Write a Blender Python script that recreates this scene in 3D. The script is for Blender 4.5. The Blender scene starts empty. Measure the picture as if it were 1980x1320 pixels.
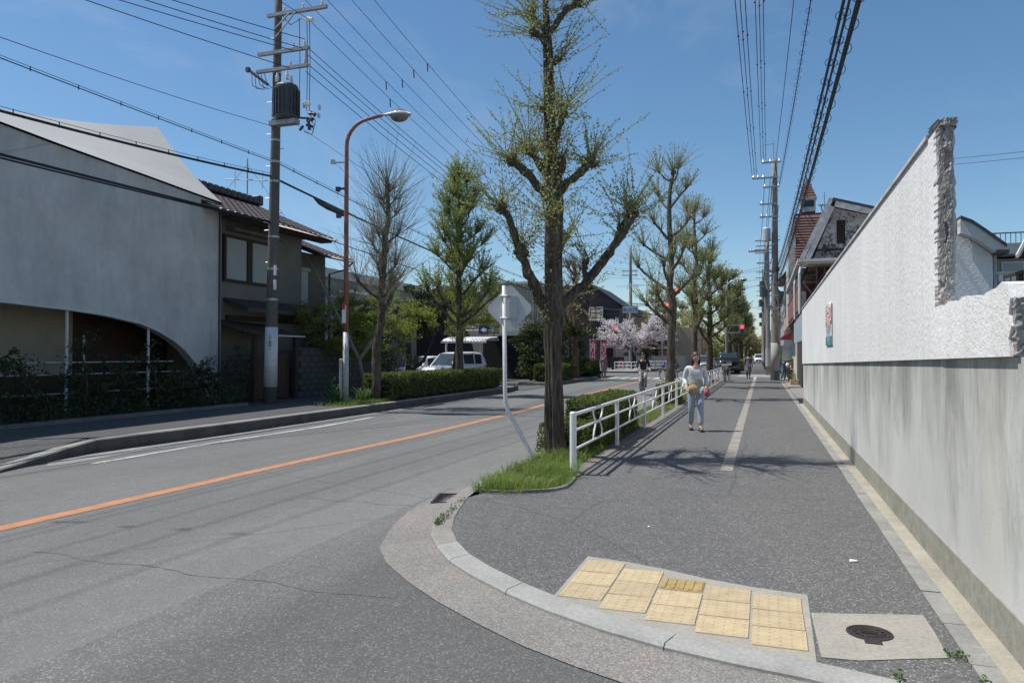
import bpy, math, random
from mathutils import Vector, Matrix, noise as mnoise

sc = bpy.context.scene
col = sc.collection
R = math.radians

# ------------------------------------------------------------------ camera, sky, sun, exposure
FOC, EYE = 1450.0, 1.52
PITCH, YAW = math.atan(25 / FOC), math.atan(484 / FOC)
cam_d = bpy.data.cameras.new('camera')
cam = bpy.data.objects.new('camera', cam_d); col.objects.link(cam)
cam.location = (0, 0, EYE)
cam.rotation_euler = (math.pi / 2 + PITCH, 0, YAW)
cam_d.sensor_width = 36.0
cam_d.lens = 36.0 * FOC / 1980.0
cam_d.clip_start, cam_d.clip_end = 0.05, 3000
sc.camera = cam

SUN_EL, SUN_AZ = R(61.5), R(9)          # light travels towards +X, a little towards +Y
sun_dir = Vector((math.cos(SUN_AZ) * math.cos(SUN_EL), math.sin(SUN_AZ) * math.cos(SUN_EL), -math.sin(SUN_EL)))
sd = bpy.data.lights.new('sun', 'SUN'); sun = bpy.data.objects.new('sun', sd); col.objects.link(sun)
sd.energy = 4.7; sd.angle = R(0.53); sd.color = (1.0, 0.955, 0.89)
sun.rotation_euler = sun_dir.to_track_quat('-Z', 'Y').to_euler()
sun.location = (-30, -5, 50)

w = bpy.data.worlds.new('World'); sc.world = w; w.use_nodes = True
wt = w.node_tree; wt.nodes.clear()
wo = wt.nodes.new('ShaderNodeOutputWorld'); wb = wt.nodes.new('ShaderNodeBackground')
wb.inputs['Strength'].default_value = 0.112
sky = wt.nodes.new('ShaderNodeTexSky'); sky.sky_type = 'NISHITA'; sky.sun_disc = False
sky.sun_elevation = SUN_EL
sky.sun_rotation = math.atan2(-math.cos(SUN_AZ), -math.sin(SUN_AZ)) % (2 * math.pi)
sky.altitude = 20; sky.air_density = 1.0; sky.dust_density = 0.25; sky.ozone_density = 4.0
# thin cirrus streaks mixed into the sky
tc = wt.nodes.new('ShaderNodeTexCoord'); mp = wt.nodes.new('ShaderNodeMapping')
mp.inputs['Scale'].default_value = (2.6, 1.0, 4.2); mp.inputs['Rotation'].default_value = (0.35, 0.62, 0.5); mp.inputs['Location'].default_value = (0.55, 0.2, 0.35)
n1 = wt.nodes.new('ShaderNodeTexNoise'); n1.inputs['Scale'].default_value = 1.6; n1.inputs['Detail'].default_value = 7
n1.inputs['Roughness'].default_value = 0.56; n1.inputs['Distortion'].default_value = 0.7
cr = wt.nodes.new('ShaderNodeValToRGB')
cr.color_ramp.elements[0].position = 0.50; cr.color_ramp.elements[0].color = (0, 0, 0, 1)
cr.color_ramp.elements[1].position = 0.85; cr.color_ramp.elements[1].color = (0.30, 0.30, 0.30, 1)
mx = wt.nodes.new('ShaderNodeMixRGB'); mx.inputs['Color2'].default_value = (5.6, 6.0, 6.5, 1)
wt.links.new(tc.outputs['Generated'], mp.inputs['Vector']); wt.links.new(mp.outputs[0], n1.inputs['Vector'])
wt.links.new(n1.outputs['Fac'], cr.inputs['Fac']); wt.links.new(cr.outputs['Color'], mx.inputs['Fac'])
hs = wt.nodes.new('ShaderNodeHueSaturation'); hs.inputs['Saturation'].default_value = 1.10; hs.inputs['Hue'].default_value = 0.494
wt.links.new(sky.outputs[0], hs.inputs['Color']); wt.links.new(hs.outputs[0], mx.inputs['Color1']); wt.links.new(mx.outputs[0], wb.inputs['Color'])
wt.links.new(wb.outputs[0], wo.inputs[0])

sc.view_settings.view_transform = 'Standard'; sc.view_settings.look = 'None'
sc.view_settings.exposure = 0.12; sc.view_settings.gamma = 1.0; sc.view_settings.use_curve_mapping = False
sc.cycles.max_bounces = 6; sc.cycles.transparent_max_bounces = 6

# ------------------------------------------------------------------ pixel of the survey picture -> place in the street
cyw, syw, cpt, spt = math.cos(YAW), math.sin(YAW), math.cos(PITCH), math.sin(PITCH)
FWD = Vector((-syw * cpt, cyw * cpt, spt)); RGT = Vector((cyw, syw, 0)); UPV = Vector((syw * spt, -cyw * spt, cpt))
def ray(px, py): return FWD + RGT * ((px - 990) / FOC) + UPV * ((660 - py) / FOC)
def on_y(px, py, Y):
    d = ray(px, py); return Vector((0, 0, EYE)) + d * (Y / d.y)
def on_x(px, py, X):
    d = ray(px, py); return Vector((0, 0, EYE)) + d * (X / d.x)
def on_z(px, py, Z):
    d = ray(px, py); return Vector((0, 0, EYE)) + d * ((Z - EYE) / d.z)

# ------------------------------------------------------------------ materials
def S(r, g, b):
    f = lambda c: (c / 12.92 if c <= 0.04045 else ((c + 0.055) / 1.055) ** 2.4)
    return (f(r / 255), f(g / 255), f(b / 255))
MATS = {}
def mat(name, color, rough=0.6, metal=0.0, var=0.0, vscale=3.0, vstretch=(1, 1, 1), bump=0.0, bscale=40.0, spec=0.5,
        emit=None, estr=1.0, trans=0.0, color2=None, coat=0.0):
    m = bpy.data.materials.new(name); m.use_nodes = True
    nt = m.node_tree; b = nt.nodes['Principled BSDF']
    b.inputs['Roughness'].default_value = rough; b.inputs['Metallic'].default_value = metal
    b.inputs['Base Color'].default_value = (*color, 1); b.inputs['Specular IOR Level'].default_value = spec
    if coat: b.inputs['Coat Weight'].default_value = coat; b.inputs['Coat Roughness'].default_value = 0.04
    tcn = None
    if var or color2 or bump:
        tcn = nt.nodes.new('ShaderNodeTexCoord')
    if var or color2:
        mpn = nt.nodes.new('ShaderNodeMapping'); mpn.inputs['Scale'].default_value = vstretch
        nz = nt.nodes.new('ShaderNodeTexNoise'); nz.inputs['Scale'].default_value = vscale; nz.inputs['Detail'].default_value = 6
        nz.inputs['Roughness'].default_value = 0.62
        nt.links.new(tcn.outputs['Object'], mpn.inputs['Vector']); nt.links.new(mpn.outputs[0], nz.inputs['Vector'])
        rp = nt.nodes.new('ShaderNodeValToRGB')
        rp.color_ramp.elements[0].position = 0.32; rp.color_ramp.elements[1].position = 0.7
        c2 = color2 or tuple(min(1, c * (1 + var)) for c in color)
        c1 = color if color2 else tuple(c * (1 - var) for c in color)
        rp.color_ramp.elements[0].color = (*c1, 1); rp.color_ramp.elements[1].color = (*c2, 1)
        nt.links.new(nz.outputs['Fac'], rp.inputs['Fac']); nt.links.new(rp.outputs[0], b.inputs['Base Color'])
    if bump:
        nb = nt.nodes.new('ShaderNodeTexNoise'); nb.inputs['Scale'].default_value = bscale; nb.inputs['Detail'].default_value = 4
        bp = nt.nodes.new('ShaderNodeBump'); bp.inputs['Strength'].default_value = bump; bp.inputs['Distance'].default_value = 0.02
        nt.links.new(tcn.outputs['Object'], nb.inputs['Vector']); nt.links.new(nb.outputs['Fac'], bp.inputs['Height'])
        nt.links.new(bp.outputs[0], b.inputs['Normal'])
    if emit:
        b.inputs['Emission Color'].default_value = (*emit, 1); b.inputs['Emission Strength'].default_value = estr
    if trans:
        out = nt.nodes['Material Output']; tl = nt.nodes.new('ShaderNodeBsdfTranslucent'); ms = nt.nodes.new('ShaderNodeMixShader')
        ms.inputs['Fac'].default_value = trans
        if var or color2: nt.links.new(rp.outputs[0], tl.inputs['Color'])
        else: tl.inputs['Color'].default_value = (*color, 1)
        nt.links.new(b.outputs[0], ms.inputs[1]); nt.links.new(tl.outputs[0], ms.inputs[2]); nt.links.new(ms.outputs[0], out.inputs['Surface'])
    MATS[name] = m
    return m

def N(nt, typ, **kw):
    n = nt.nodes.new(typ)
    for k, v in kw.items():
        if k in n.inputs: n.inputs[k].default_value = v
        else: setattr(n, k, v)
    return n
def ramp(nt, fac, stops):
    r = nt.nodes.new('ShaderNodeValToRGB')
    while len(r.color_ramp.elements) < len(stops): r.color_ramp.elements.new(0.5)
    for e, (p, c) in zip(r.color_ramp.elements, stops):
        e.position = p; e.color = (*c, 1) if len(c) == 3 else c
    nt.links.new(fac, r.inputs['Fac']); return r.outputs['Color']
def mixc(nt, fac, a, b, mode='MIX'):
    m = nt.nodes.new('ShaderNodeMixRGB'); m.blend_type = mode
    for s, v in (('Fac', fac), ('Color1', a), ('Color2', b)):
        if isinstance(v, (int, float)): m.inputs[s].default_value = v
        elif isinstance(v, tuple): m.inputs[s].default_value = (*v, 1)
        else: nt.links.new(v, m.inputs[s])
    return m.outputs[0]
def noise_of(nt, vec, scale, detail=4, rough=0.6, dist=0.0):
    n = N(nt, 'ShaderNodeTexNoise', Scale=scale, Detail=detail, Roughness=rough, Distortion=dist)
    nt.links.new(vec, n.inputs['Vector']); return n.outputs['Fac']
def mapped(nt, vec, scale=(1, 1, 1), rot=(0, 0, 0), loc=(0, 0, 0)):
    n = nt.nodes.new('ShaderNodeMapping'); n.inputs['Scale'].default_value = scale
    n.inputs['Rotation'].default_value = rot; n.inputs['Location'].default_value = loc
    nt.links.new(vec, n.inputs['Vector']); return n.outputs[0]
def bumpn(nt, b, h, strength, dist=0.01):
    bp = N(nt, 'ShaderNodeBump', Strength=strength, Distance=dist); nt.links.new(h, bp.inputs['Height']); nt.links.new(bp.outputs[0], b.inputs['Normal'])
def newmat(name, rough=0.8, spec=0.4):
    m = bpy.data.materials.new(name); m.use_nodes = True; nt = m.node_tree; b = nt.nodes['Principled BSDF']
    b.inputs['Roughness'].default_value = rough; b.inputs['Specular IOR Level'].default_value = spec
    t = nt.nodes.new('ShaderNodeTexCoord'); MATS[name] = m
    return m, nt, b, t.outputs['Object']

def asphalt(name, base, speck=0.5, grain=95.0, lines=False, dust=None):
    m, nt, b, v = newmat(name, 0.86, 0.3)
    vo = N(nt, 'ShaderNodeTexVoronoi', Scale=grain); nt.links.new(v, vo.inputs['Vector'])
    sp = nt.nodes.new('ShaderNodeSeparateColor'); nt.links.new(vo.outputs['Color'], sp.inputs[0])
    stones = ramp(nt, sp.outputs[0], [(0.0, tuple(c * (1 - speck * .55) for c in base)), (0.55, base), (0.86, tuple(c * (1 + speck * .45) for c in base)), (1.0, tuple(min(.5, c * (1 + speck * 2.6)) for c in base))])
    big = noise_of(nt, mapped(nt, v, (1, .35, 1)), 0.7, 6, .6)
    c = mixc(nt, 0.75, stones, ramp(nt, big, [(0.3, (.85, .85, .86)), (0.7, (1.10, 1.10, 1.09))]), 'MULTIPLY')
    mid = noise_of(nt, v, 6.0, 5, .65)
    c = mixc(nt, 0.55, c, ramp(nt, mid, [(0.35, (.88, .88, .88)), (0.65, (1.07, 1.07, 1.06))]), 'MULTIPLY')
    if lines:      # tyre polish running along the carriageway, sealed joints
        tr = noise_of(nt, mapped(nt, v, (1.0, .02, 1)), 1.1, 3, .5)
        c = mixc(nt, 0.6, c, ramp(nt, tr, [(0.35, (.87, .87, .88)), (0.6, (1.06, 1.06, 1.05))]), 'MULTIPLY')
    if dust:       # pale dust swept to the joint between street and carriageway
        sx_ = nt.nodes.new('ShaderNodeSeparateXYZ'); nt.links.new(v, sx_.inputs[0])
        mr = N(nt, 'ShaderNodeMapRange'); mr.inputs['From Min'].default_value = -6.2; mr.inputs['From Max'].default_value = -2.2
        wob = N(nt, 'ShaderNodeMath', operation='MULTIPLY_ADD'); wob.inputs[1].default_value = .5; nt.links.new(noise_of(nt, mapped(nt, v, (1, .3, 1)), 1.3, 5), wob.inputs[0]); nt.links.new(sx_.outputs[0], wob.inputs[2])
        nt.links.new(wob.outputs[0], mr.inputs['Value'])
        c = mixc(nt, 1.0, c, ramp(nt, mr.outputs[0], dust), 'MULTIPLY')
    ck = N(nt, 'ShaderNodeTexVoronoi', Scale=0.23, feature='DISTANCE_TO_EDGE')
    wv = nt.nodes.new('ShaderNodeTexNoise'); wv.inputs['Scale'].default_value = 1.5; nt.links.new(v, wv.inputs['Vector'])
    nt.links.new(mixc(nt, 0.12, v, wv.outputs['Color']), ck.inputs['Vector'])
    c = mixc(nt, ramp(nt, ck.outputs['Distance'], [(0.0, (.45, .45, .45)), (0.002, (0, 0, 0))]), c, tuple(x * .4 for x in base))
    nt.links.new(c, b.inputs['Base Color'])
    bumpn(nt, b, sp.outputs[0], 0.55, 0.006)
    return m
asphalt('road_asphalt', (.160, .161, .156), .28, 130, True, [(0.0, (1, 1, 1)), (.45, (1.0, 1.0, 1.0)), (.66, (1.16, 1.16, 1.14)), (.76, (1.13, 1.13, 1.11)), (1.0, (1.0, 1.0, 1.0))])
asphalt('side_asphalt', (.114, .114, .111), .42, 115, False, [(0.0, (1, 1, 1)), (.66, (1.38, 1.38, 1.38)), (.79, (1.36, 1.36, 1.36)), (.93, (1.0, 1.0, 1.0)), (1.0, (1, 1, 1))])
asphalt('walk_asphalt', (.122, .121, .119), .62, 105)
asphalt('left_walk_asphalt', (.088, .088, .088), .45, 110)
mat('dark_line', (.12, .12, .115), .9)

def aggregate():
    m, nt, b, v = newmat('washed_aggregate', .88, .3)
    vo = N(nt, 'ShaderNodeTexVoronoi', Scale=125.0); nt.links.new(v, vo.inputs['Vector'])
    sp = nt.nodes.new('ShaderNodeSeparateColor'); nt.links.new(vo.outputs['Color'], sp.inputs[0])
    c = ramp(nt, sp.outputs[0], [(0, (.145, .14, .132)), (.3, (.195, .188, .176)), (.55, (.228, .217, .203)), (.8, (.262, .252, .238)), (1, (.35, .34, .325))])
    c = mixc(nt, .8, c, ramp(nt, noise_of(nt, v, 1.3, 5), [(.3, (.84, .84, .84)), (.55, (1.05, 1.03, 1.0)), (.72, (1.24, 1.08, 1.04))]), 'MULTIPLY')
    nt.links.new(c, b.inputs['Base Color']); bumpn(nt, b, sp.outputs[1], .6, .006)
aggregate()
def concrete(name, base, stain=.3, fine=45.0):
    m, nt, b, v = newmat(name, .85, .3)
    c = ramp(nt, noise_of(nt, v, fine, 3, .7), [(.3, tuple(x * .82 for x in base)), (.7, tuple(x * 1.14 for x in base))])
    c = mixc(nt, .8, c, ramp(nt, noise_of(nt, v, 2.2, 6, .65), [(.3, (1 - stain,) * 3), (.65, (1.1, 1.09, 1.06))]), 'MULTIPLY')
    nt.links.new(c, b.inputs['Base Color']); bumpn(nt, b, noise_of(nt, v, fine * 2.5, 3), .35, .006)
    return m
concrete('kerb_pale', (.335, .335, .32), .22)
concrete('kerb_dark', (.27, .255, .235), .35)
concrete('kerb_old', (.20, .195, .18), .4)
concrete('kerb_grimy_shaded', (.115, .11, .10), .5)  # left kerb face: grime, with its shade also put into the colour
concrete('kerb_worn_lit', (.31, .30, .275), .35)  # left kerb top: worn, paler copy that carries the sunlight in its colour
concrete('gutter_grey', (.29, .285, .27), .4)
concrete('gutter_yellow', (.37, .345, .285), .3)
concrete('pad_concrete', (.335, .32, .285), .2)
concrete('pole_concrete', (.25, .24, .225), .25)
concrete('dark_pole_concrete', (.135, .125, .115), .25)
concrete('strip_stone', (.29, .27, .24), .3)
concrete('broken_concrete', (.40, .38, .355), .5, 22)

def wall_white():
    m, nt, b, v = newmat('stucco_white', .9, .2)
    sp = nt.nodes.new('ShaderNodeSeparateXYZ'); nt.links.new(v, sp.inputs[0])
    base = ramp(nt, noise_of(nt, v, .8, 5, .6), [(.3, (.70, .70, .68)), (.7, (.80, .80, .785))])
    streak = noise_of(nt, mapped(nt, v, (1, 5.0, .22)), 1.0, 6, .7)
    c = mixc(nt, .5, base, ramp(nt, streak, [(.36, (.86, .84, .78)), (.55, (1, 1, 1))]), 'MULTIPLY')
    c = mixc(nt, .35, c, ramp(nt, noise_of(nt, v, 26, 3), [(.35, (.85, .85, .85)), (.6, (1, 1, 1))]), 'MULTIPLY')
    nt.links.new(c, b.inputs['Base Color'])
    vo = N(nt, 'ShaderNodeTexVoronoi', Scale=24.0, feature='SMOOTH_F1'); nt.links.new(mixc(nt, .08, v, N(nt, 'ShaderNodeTexNoise', Scale=20.0).outputs['Color']), vo.inputs['Vector'])
    a = N(nt, 'ShaderNodeMath', operation='ADD'); nt.links.new(vo.outputs['Distance'], a.inputs[0]); nt.links.new(noise_of(nt, v, 42, 4), a.inputs[1])
    bumpn(nt, b, a.outputs[0], .42, .012)
wall_white()
def wall_base():
    m, nt, b, v = newmat('stained_concrete', .82, .3)
    sp = nt.nodes.new('ShaderNodeSeparateXYZ'); nt.links.new(v, sp.inputs[0])
    c = ramp(nt, noise_of(nt, v, 1.1, 6, .6), [(.3, (.46, .465, .44)), (.7, (.585, .59, .56))])
    streak = noise_of(nt, mapped(nt, v, (1, 1.5, .42)), 1.0, 10, .76, .5)
    topm = N(nt, 'ShaderNodeMapRange'); topm.inputs['From Min'].default_value = .15; topm.inputs['From Max'].default_value = 1.45
    topm.inputs['To Min'].default_value = -.10; topm.inputs['To Max'].default_value = .15
    nt.links.new(sp.outputs['Z'], topm.inputs['Value'])
    ad = N(nt, 'ShaderNodeMath', operation='SUBTRACT'); nt.links.new(streak, ad.inputs[0]); nt.links.new(topm.outputs[0], ad.inputs[1])
    st = ramp(nt, ad.outputs[0], [(.28, (.36, .365, .35)), (.41, (.76, .76, .735)), (.52, (1, 1, 1))])
    c = mixc(nt, .78, c, st, 'MULTIPLY')
    warm = noise_of(nt, mapped(nt, v, (1, 2.0, .12), loc=(3, 7, 1)), 1.0, 5)
    c = mixc(nt, .6, c, ramp(nt, warm, [(.45, (1, 1, 1)), (.75, (1.04, 1.0, .90))]), 'MULTIPLY')
    gy = N(nt, 'ShaderNodeMath', operation='SUBTRACT'); gy.inputs[1].default_value = 5.75; nt.links.new(sp.outputs['Y'], gy.inputs[0])
    ga = N(nt, 'ShaderNodeMath', operation='ABSOLUTE'); nt.links.new(gy.outputs[0], ga.inputs[0])
    gs_ = N(nt, 'ShaderNodeMath', operation='MULTIPLY_ADD'); gs_.inputs[1].default_value = 1.5; gs_.inputs[2].default_value = -.45
    nt.links.new(noise_of(nt, mapped(nt, v, (1, 2.6, .5)), 1.6, 7, .7), gs_.inputs[0])
    gd_ = N(nt, 'ShaderNodeMath', operation='ADD'); nt.links.new(ga.outputs[0], gd_.inputs[0]); nt.links.new(gs_.outputs[0], gd_.inputs[1])
    c = mixc(nt, .75, c, ramp(nt, gd_.outputs[0], [(.22, (.45, .455, .44)), (.75, (1, 1, 1))]), 'MULTIPLY')
    ckw = N(nt, 'ShaderNodeTexVoronoi', Scale=0.55, feature='DISTANCE_TO_EDGE'); nt.links.new(mixc(nt, .14, v, N(nt, 'ShaderNodeTexNoise', Scale=2.2).outputs['Color']), ckw.inputs['Vector'])
    spots = ramp(nt, noise_of(nt, v, 14, 6, .75), [(.30, (.55, .55, .52)), (.40, (1, 1, 1))])
    c = mixc(nt, .5, c, spots, 'MULTIPLY')
    nt.links.new(c, b.inputs['Base Color']); bumpn(nt, b, noise_of(nt, v, 60, 5), .25, .006)
wall_base()
def plinth():
    m, nt, b, v = newmat('damp_plinth', .85, .3)
    c = ramp(nt, noise_of(nt, v, 9, 7, .7), [(.3, (.22, .215, .19)), (.7, (.37, .36, .32))])
    c = mixc(nt, .7, c, ramp(nt, noise_of(nt, v, 1.2, 4), [(.3, (.7, .72, .62)), (.7, (1.1, 1.08, 1.02))]), 'MULTIPLY')
    nt.links.new(c, b.inputs['Base Color']); bumpn(nt, b, noise_of(nt, v, 70, 4), .4, .008)
plinth()
def facade():
    m, nt, b, v = newmat('facade_concrete', .8, .3)
    c = ramp(nt, noise_of(nt, v, .7, 7, .66), [(.3, (.48, .475, .46)), (.7, (.62, .615, .60))])
    c = mixc(nt, .8, c, ramp(nt, noise_of(nt, mapped(nt, v, (1, 1.6, .35)), 1.0, 7, .68, .4), [(.32, (.80, .81, .81)), (.6, (1.06, 1.06, 1.06))]), 'MULTIPLY')
    c = mixc(nt, .6, c, ramp(nt, noise_of(nt, v, 2.4, 7, .7, .5), [(.34, (.84, .85, .85)), (.6, (1.04, 1.04, 1.04))]), 'MULTIPLY')
    ck = N(nt, 'ShaderNodeTexVoronoi', Scale=0.16, feature='DISTANCE_TO_EDGE'); nt.links.new(mixc(nt, .2, v, N(nt, 'ShaderNodeTexNoise', Scale=1.1, Detail=5).outputs['Color']), ck.inputs['Vector'])
    c = mixc(nt, ramp(nt, ck.outputs['Distance'], [(0.0, (.4, .4, .4)), (.0016, (0, 0, 0))]), c, (.2, .2, .2))
    drip = noise_of(nt, mapped(nt, v, (1, 4.5, .12)), 1.0, 6, .7)
    c = mixc(nt, .55, c, ramp(nt, drip, [(.27, (.72, .725, .72)), (.37, (1, 1, 1))]), 'MULTIPLY')
    nt.links.new(c, b.inputs['Base Color']); bumpn(nt, b, noise_of(nt, v, 30, 5), .15, .006)
facade()
def mould():
    m, nt, b, v = newmat('mouldy_stucco', .9, .2)
    vo = noise_of(nt, v, 11, 5, .7, .6)
    big = noise_of(nt, v, 1.15, 5, .6)
    a = N(nt, 'ShaderNodeMath', operation='ADD'); nt.links.new(vo, a.inputs[0]); nt.links.new(big, a.inputs[1])
    c = ramp(nt, a.outputs[0], [(.34, (.05, .05, .055)), (.45, (.15, .15, .15)), (.53, (.42, .42, .42)), (.66, (.60, .60, .59))])
    for e in c.node.color_ramp.elements: e.position = min(1, e.position * .5 + .24)
    mm = N(nt, 'ShaderNodeMath', operation='MULTIPLY'); mm.inputs[1].default_value = .5; nt.links.new(a.outputs[0], mm.inputs[0])
    nt.links.new(mm.outputs[0], c.node.inputs['Fac'])
    nt.links.new(c, b.inputs['Base Color']); bumpn(nt, b, noise_of(nt, v, 18, 4), .8, .03)
mould()
def bark(name, c1, c2, moss=(.09, .10, .04)):
    m, nt, b, v = newmat(name, .95, .15)
    fur = noise_of(nt, mapped(nt, v, (1, 1, .16)), 22, 6, .72, .3)
    c = ramp(nt, fur, [(.33, c1), (.52, tuple((a + d) / 2 for a, d in zip(c1, c2))), (.7, c2)])
    c = mixc(nt, ramp(nt, noise_of(nt, v, 2.6, 5), [(.52, (0, 0, 0)), (.72, (.55, .55, .55))]), c, moss)
    nt.links.new(c, b.inputs['Base Color']); bumpn(nt, b, fur, 1.0, .05)
bark('ginkgo_bark', (.024, .019, .016), (.235, .195, .16))
bark('dark_bark', (.03, .024, .02), (.14, .11, .085))
bark('pale_twig', (.19, .16, .12), (.40, .35, .28), (.22, .20, .10))
bark('red_twig', (.12, .07, .05), (.24, .16, .12))
def leafmat(name, c1, c2, tr=.35, vs=1.6):
    return mat(name, c1, .55, color2=c2, vscale=vs, trans=tr, spec=.3)
leafmat('ginkgo_bud_leaf', (.24, .28, .055), (.38, .42, .13), .5, 9)
leafmat('ginkgo_green_leaf', (.22, .28, .06), (.38, .43, .15), .5, 3)
leafmat('hedge_leaf', (.065, .105, .02), (.22, .26, .06), .35, 5)
leafmat('hedge_dark_leaf', (.03, .052, .014), (.075, .105, .026), .25, 4)
leafmat('evergreen_leaf', (.022, .036, .013), (.06, .085, .03), .2, 2)
leafmat('maple_leaf', (.14, .195, .028), (.33, .36, .075), .5, 1.6)
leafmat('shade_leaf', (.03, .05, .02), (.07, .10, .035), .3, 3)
leafmat('grass_blade', (.11, .20, .03), (.28, .37, .09), .45, 4)
leafmat('dry_blade', (.20, .19, .08), (.30, .27, .12), .3, 6)
leafmat('cherry_petal', (.80, .70, .71), (.88, .83, .83), .45, 2)
leafmat('plant_leaf', (.06, .13, .03), (.14, .24, .06), .35, 6)
leafmat('far_leaf', (.24, .26, .09), (.40, .41, .19), .5, .8)
leafmat('far_brown_leaf', (.15, .10, .05), (.22, .15, .08), .35, .8)
mat('soil', (.075, .06, .042), .95, var=.35, vscale=9, bump=.6, bscale=30)
mat('earth', (.12, .11, .09), .95, var=.2)
mat('white_paint', (.80, .81, .80), .38, var=.06, vscale=8)
mat('old_white_paint', (.62, .63, .61), .5, var=.14, vscale=14)
def paint(name, colr, wear):
    m, nt, b, v = newmat(name, .85, .25)
    c = ramp(nt, noise_of(nt, v, 5, 5), [(.3, tuple(x * .82 for x in colr)), (.7, tuple(x * 1.1 for x in colr))])
    wn = noise_of(nt, v, 38, 6, .75); w2 = noise_of(nt, v, 1.7, 4, .6)
    ad = N(nt, 'ShaderNodeMath', operation='MULTIPLY_ADD'); ad.inputs[1].default_value = .55; nt.links.new(w2, ad.inputs[0]); nt.links.new(wn, ad.inputs[2])
    c = mixc(nt, ramp(nt, ad.outputs[0], [(wear, (.85, .85, .85)), (wear + .10, (0, 0, 0))]), c, (.17, .17, .165))
    nt.links.new(c, b.inputs['Base Color']); bumpn(nt, b, wn, .3, .004)
paint('line_white', (.64, .64, .62), .66); paint('line_orange', (.50, .23, .115), .64); paint('zebra_paint', (.58, .58, .56), .68)
def tactile():
    m, nt, b, v = newmat('tactile_yellow', .8, .3); oi = nt.nodes.new('ShaderNodeObjectInfo')
    ad = N(nt, 'ShaderNodeVectorMath', operation='ADD'); cb = nt.nodes.new('ShaderNodeCombineXYZ'); mu = N(nt, 'ShaderNodeMath', operation='MULTIPLY'); mu.inputs[1].default_value = 37
    nt.links.new(oi.outputs['Random'], mu.inputs[0]); nt.links.new(mu.outputs[0], cb.inputs[0]); nt.links.new(v, ad.inputs[0]); nt.links.new(cb.outputs[0], ad.inputs[1]); v = ad.outputs[0]
    c = ramp(nt, noise_of(nt, v, 9, 6, .7), [(.3, (.40, .32, .20)), (.65, (.51, .415, .265))])
    c = mixc(nt, 1.0, c, ramp(nt, oi.outputs['Random'], [(0, (.86, .86, .88)), (1, (1.08, 1.07, 1.05))]), 'MULTIPLY')
    c = mixc(nt, ramp(nt, noise_of(nt, v, 30, 6, .75), [(.28, (.6, .6, .6)), (.42, (0, 0, 0))]), c, (.22, .19, .14))
    nt.links.new(c, b.inputs['Base Color']); bumpn(nt, b, noise_of(nt, v, 140, 3), .25, .005)
tactile()
mat('tactile_worn', (.36, .26, .11), .85, var=.22, vscale=16, bump=.3, bscale=90)
mat('cast_iron', (.045, .038, .035), .6, .4, var=.3, vscale=30)
mat('dark_void', (.012, .012, .012), .9)
mat('galv_steel', (.42, .43, .44), .45, .6, var=.15, vscale=10)
mat('sign_back', (.46, .475, .49), .5, .15, var=.1, vscale=5)
mat('lamp_rust', (.27, .105, .08), .6, var=.28, vscale=7)
mat('lamp_grey', (.42, .43, .42), .5, var=.22, vscale=9)
mat('lamp_glass', (.16, .15, .12), .12, spec=.6)
mat('black_rubber', (.014, .014, .015), .55)
mat('cable_black', (.010, .010, .012), .6)
mat('cable_thin', (.03, .032, .036), .5)
mat('insulator', (.70, .69, .66), .2)
mat('transformer_grey', (.075, .078, .082), .55, .2, var=.15, vscale=5)
mat('steel_arm', (.33, .34, .34), .55, .5, var=.15, vscale=6)
mat('tile_clay', (.25, .185, .18), .4, var=.4, vscale=4.2, spec=.5)
mat('tile_dark', (.05, .045, .048), .5, var=.3, vscale=6)
mat('house_plaster', (.19, .185, .168), .9, var=.14, vscale=1.2, bump=.2, bscale=80)
mat('house_plaster_low', (.15, .145, .132), .9, var=.15, vscale=1.4, bump=.2, bscale=80)
mat('shutter_panel', (.40, .42, .41), .6, var=.05, vscale=2)
mat('dark_wood', (.045, .033, .025), .75, var=.3, vscale=5, vstretch=(6, 6, .6))
mat('brown_wood', (.085, .045, .032), .75, var=.3, vscale=4, vstretch=(5, 5, .6))
mat('red_brown_panel', (.235, .105, .09), .7, var=.18, vscale=3)
mat('block_concrete', (.085, .085, .08), .9, var=.28, vscale=4, bump=.3, bscale=60)
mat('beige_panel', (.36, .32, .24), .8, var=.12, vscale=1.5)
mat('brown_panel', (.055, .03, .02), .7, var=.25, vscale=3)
mat('window_glass', (.05, .065, .075), .06, spec=.8)
mat('pale_glass', (.30, .36, .40), .1, spec=.7)
mat('alu_frame', (.55, .56, .56), .4, .5)
mat('flat_concrete', (.30, .285, .26), .9, var=.2, vscale=1.3)
mat('tile_wall', (.38, .34, .265), .6, var=.1, vscale=2)
mat('dark_cladding', (.028, .028, .033), .6, var=.2, vscale=1)
mat('pink_wall', (.42, .28, .235), .85, var=.12, vscale=1)
mat('shingle_brown', (.155, .082, .074), .85, var=.25, vscale=7)
mat('weathered_board', (.42, .415, .41), .85, var=.35, vscale=4)
mat('cream_gutter', (.56, .53, .46), .6, var=.12, vscale=3)
mat('blue_grey_board', (.33, .39, .43), .6, var=.1, vscale=3)
mat('car_white', (.80, .81, .82), .25, coat=.8)
mat('car_dark', (.022, .024, .028), .22, coat=.9)
mat('car_silver', (.45, .47, .49), .28, .4, coat=.8)
mat('car_glass', (.035, .05, .06), .05, spec=.9)
mat('car_plastic', (.02, .02, .022), .6)
mat('chrome', (.75, .76, .77), .15, .95)
mat('tail_red', (.45, .02, .025), .2, coat=.6)
mat('plate_white', (.75, .75, .72), .5)
mat('signal_red', (.9, .05, .03), .4, emit=(1, .10, .045), estr=2.4)
mat('signal_ped_red', (.8, .03, .06), .4, emit=(1, .05, .09), estr=1.2)
mat('signal_off', (.02, .035, .03), .3)
mat('signal_off_amber', (.045, .035, .015), .3)
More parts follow.
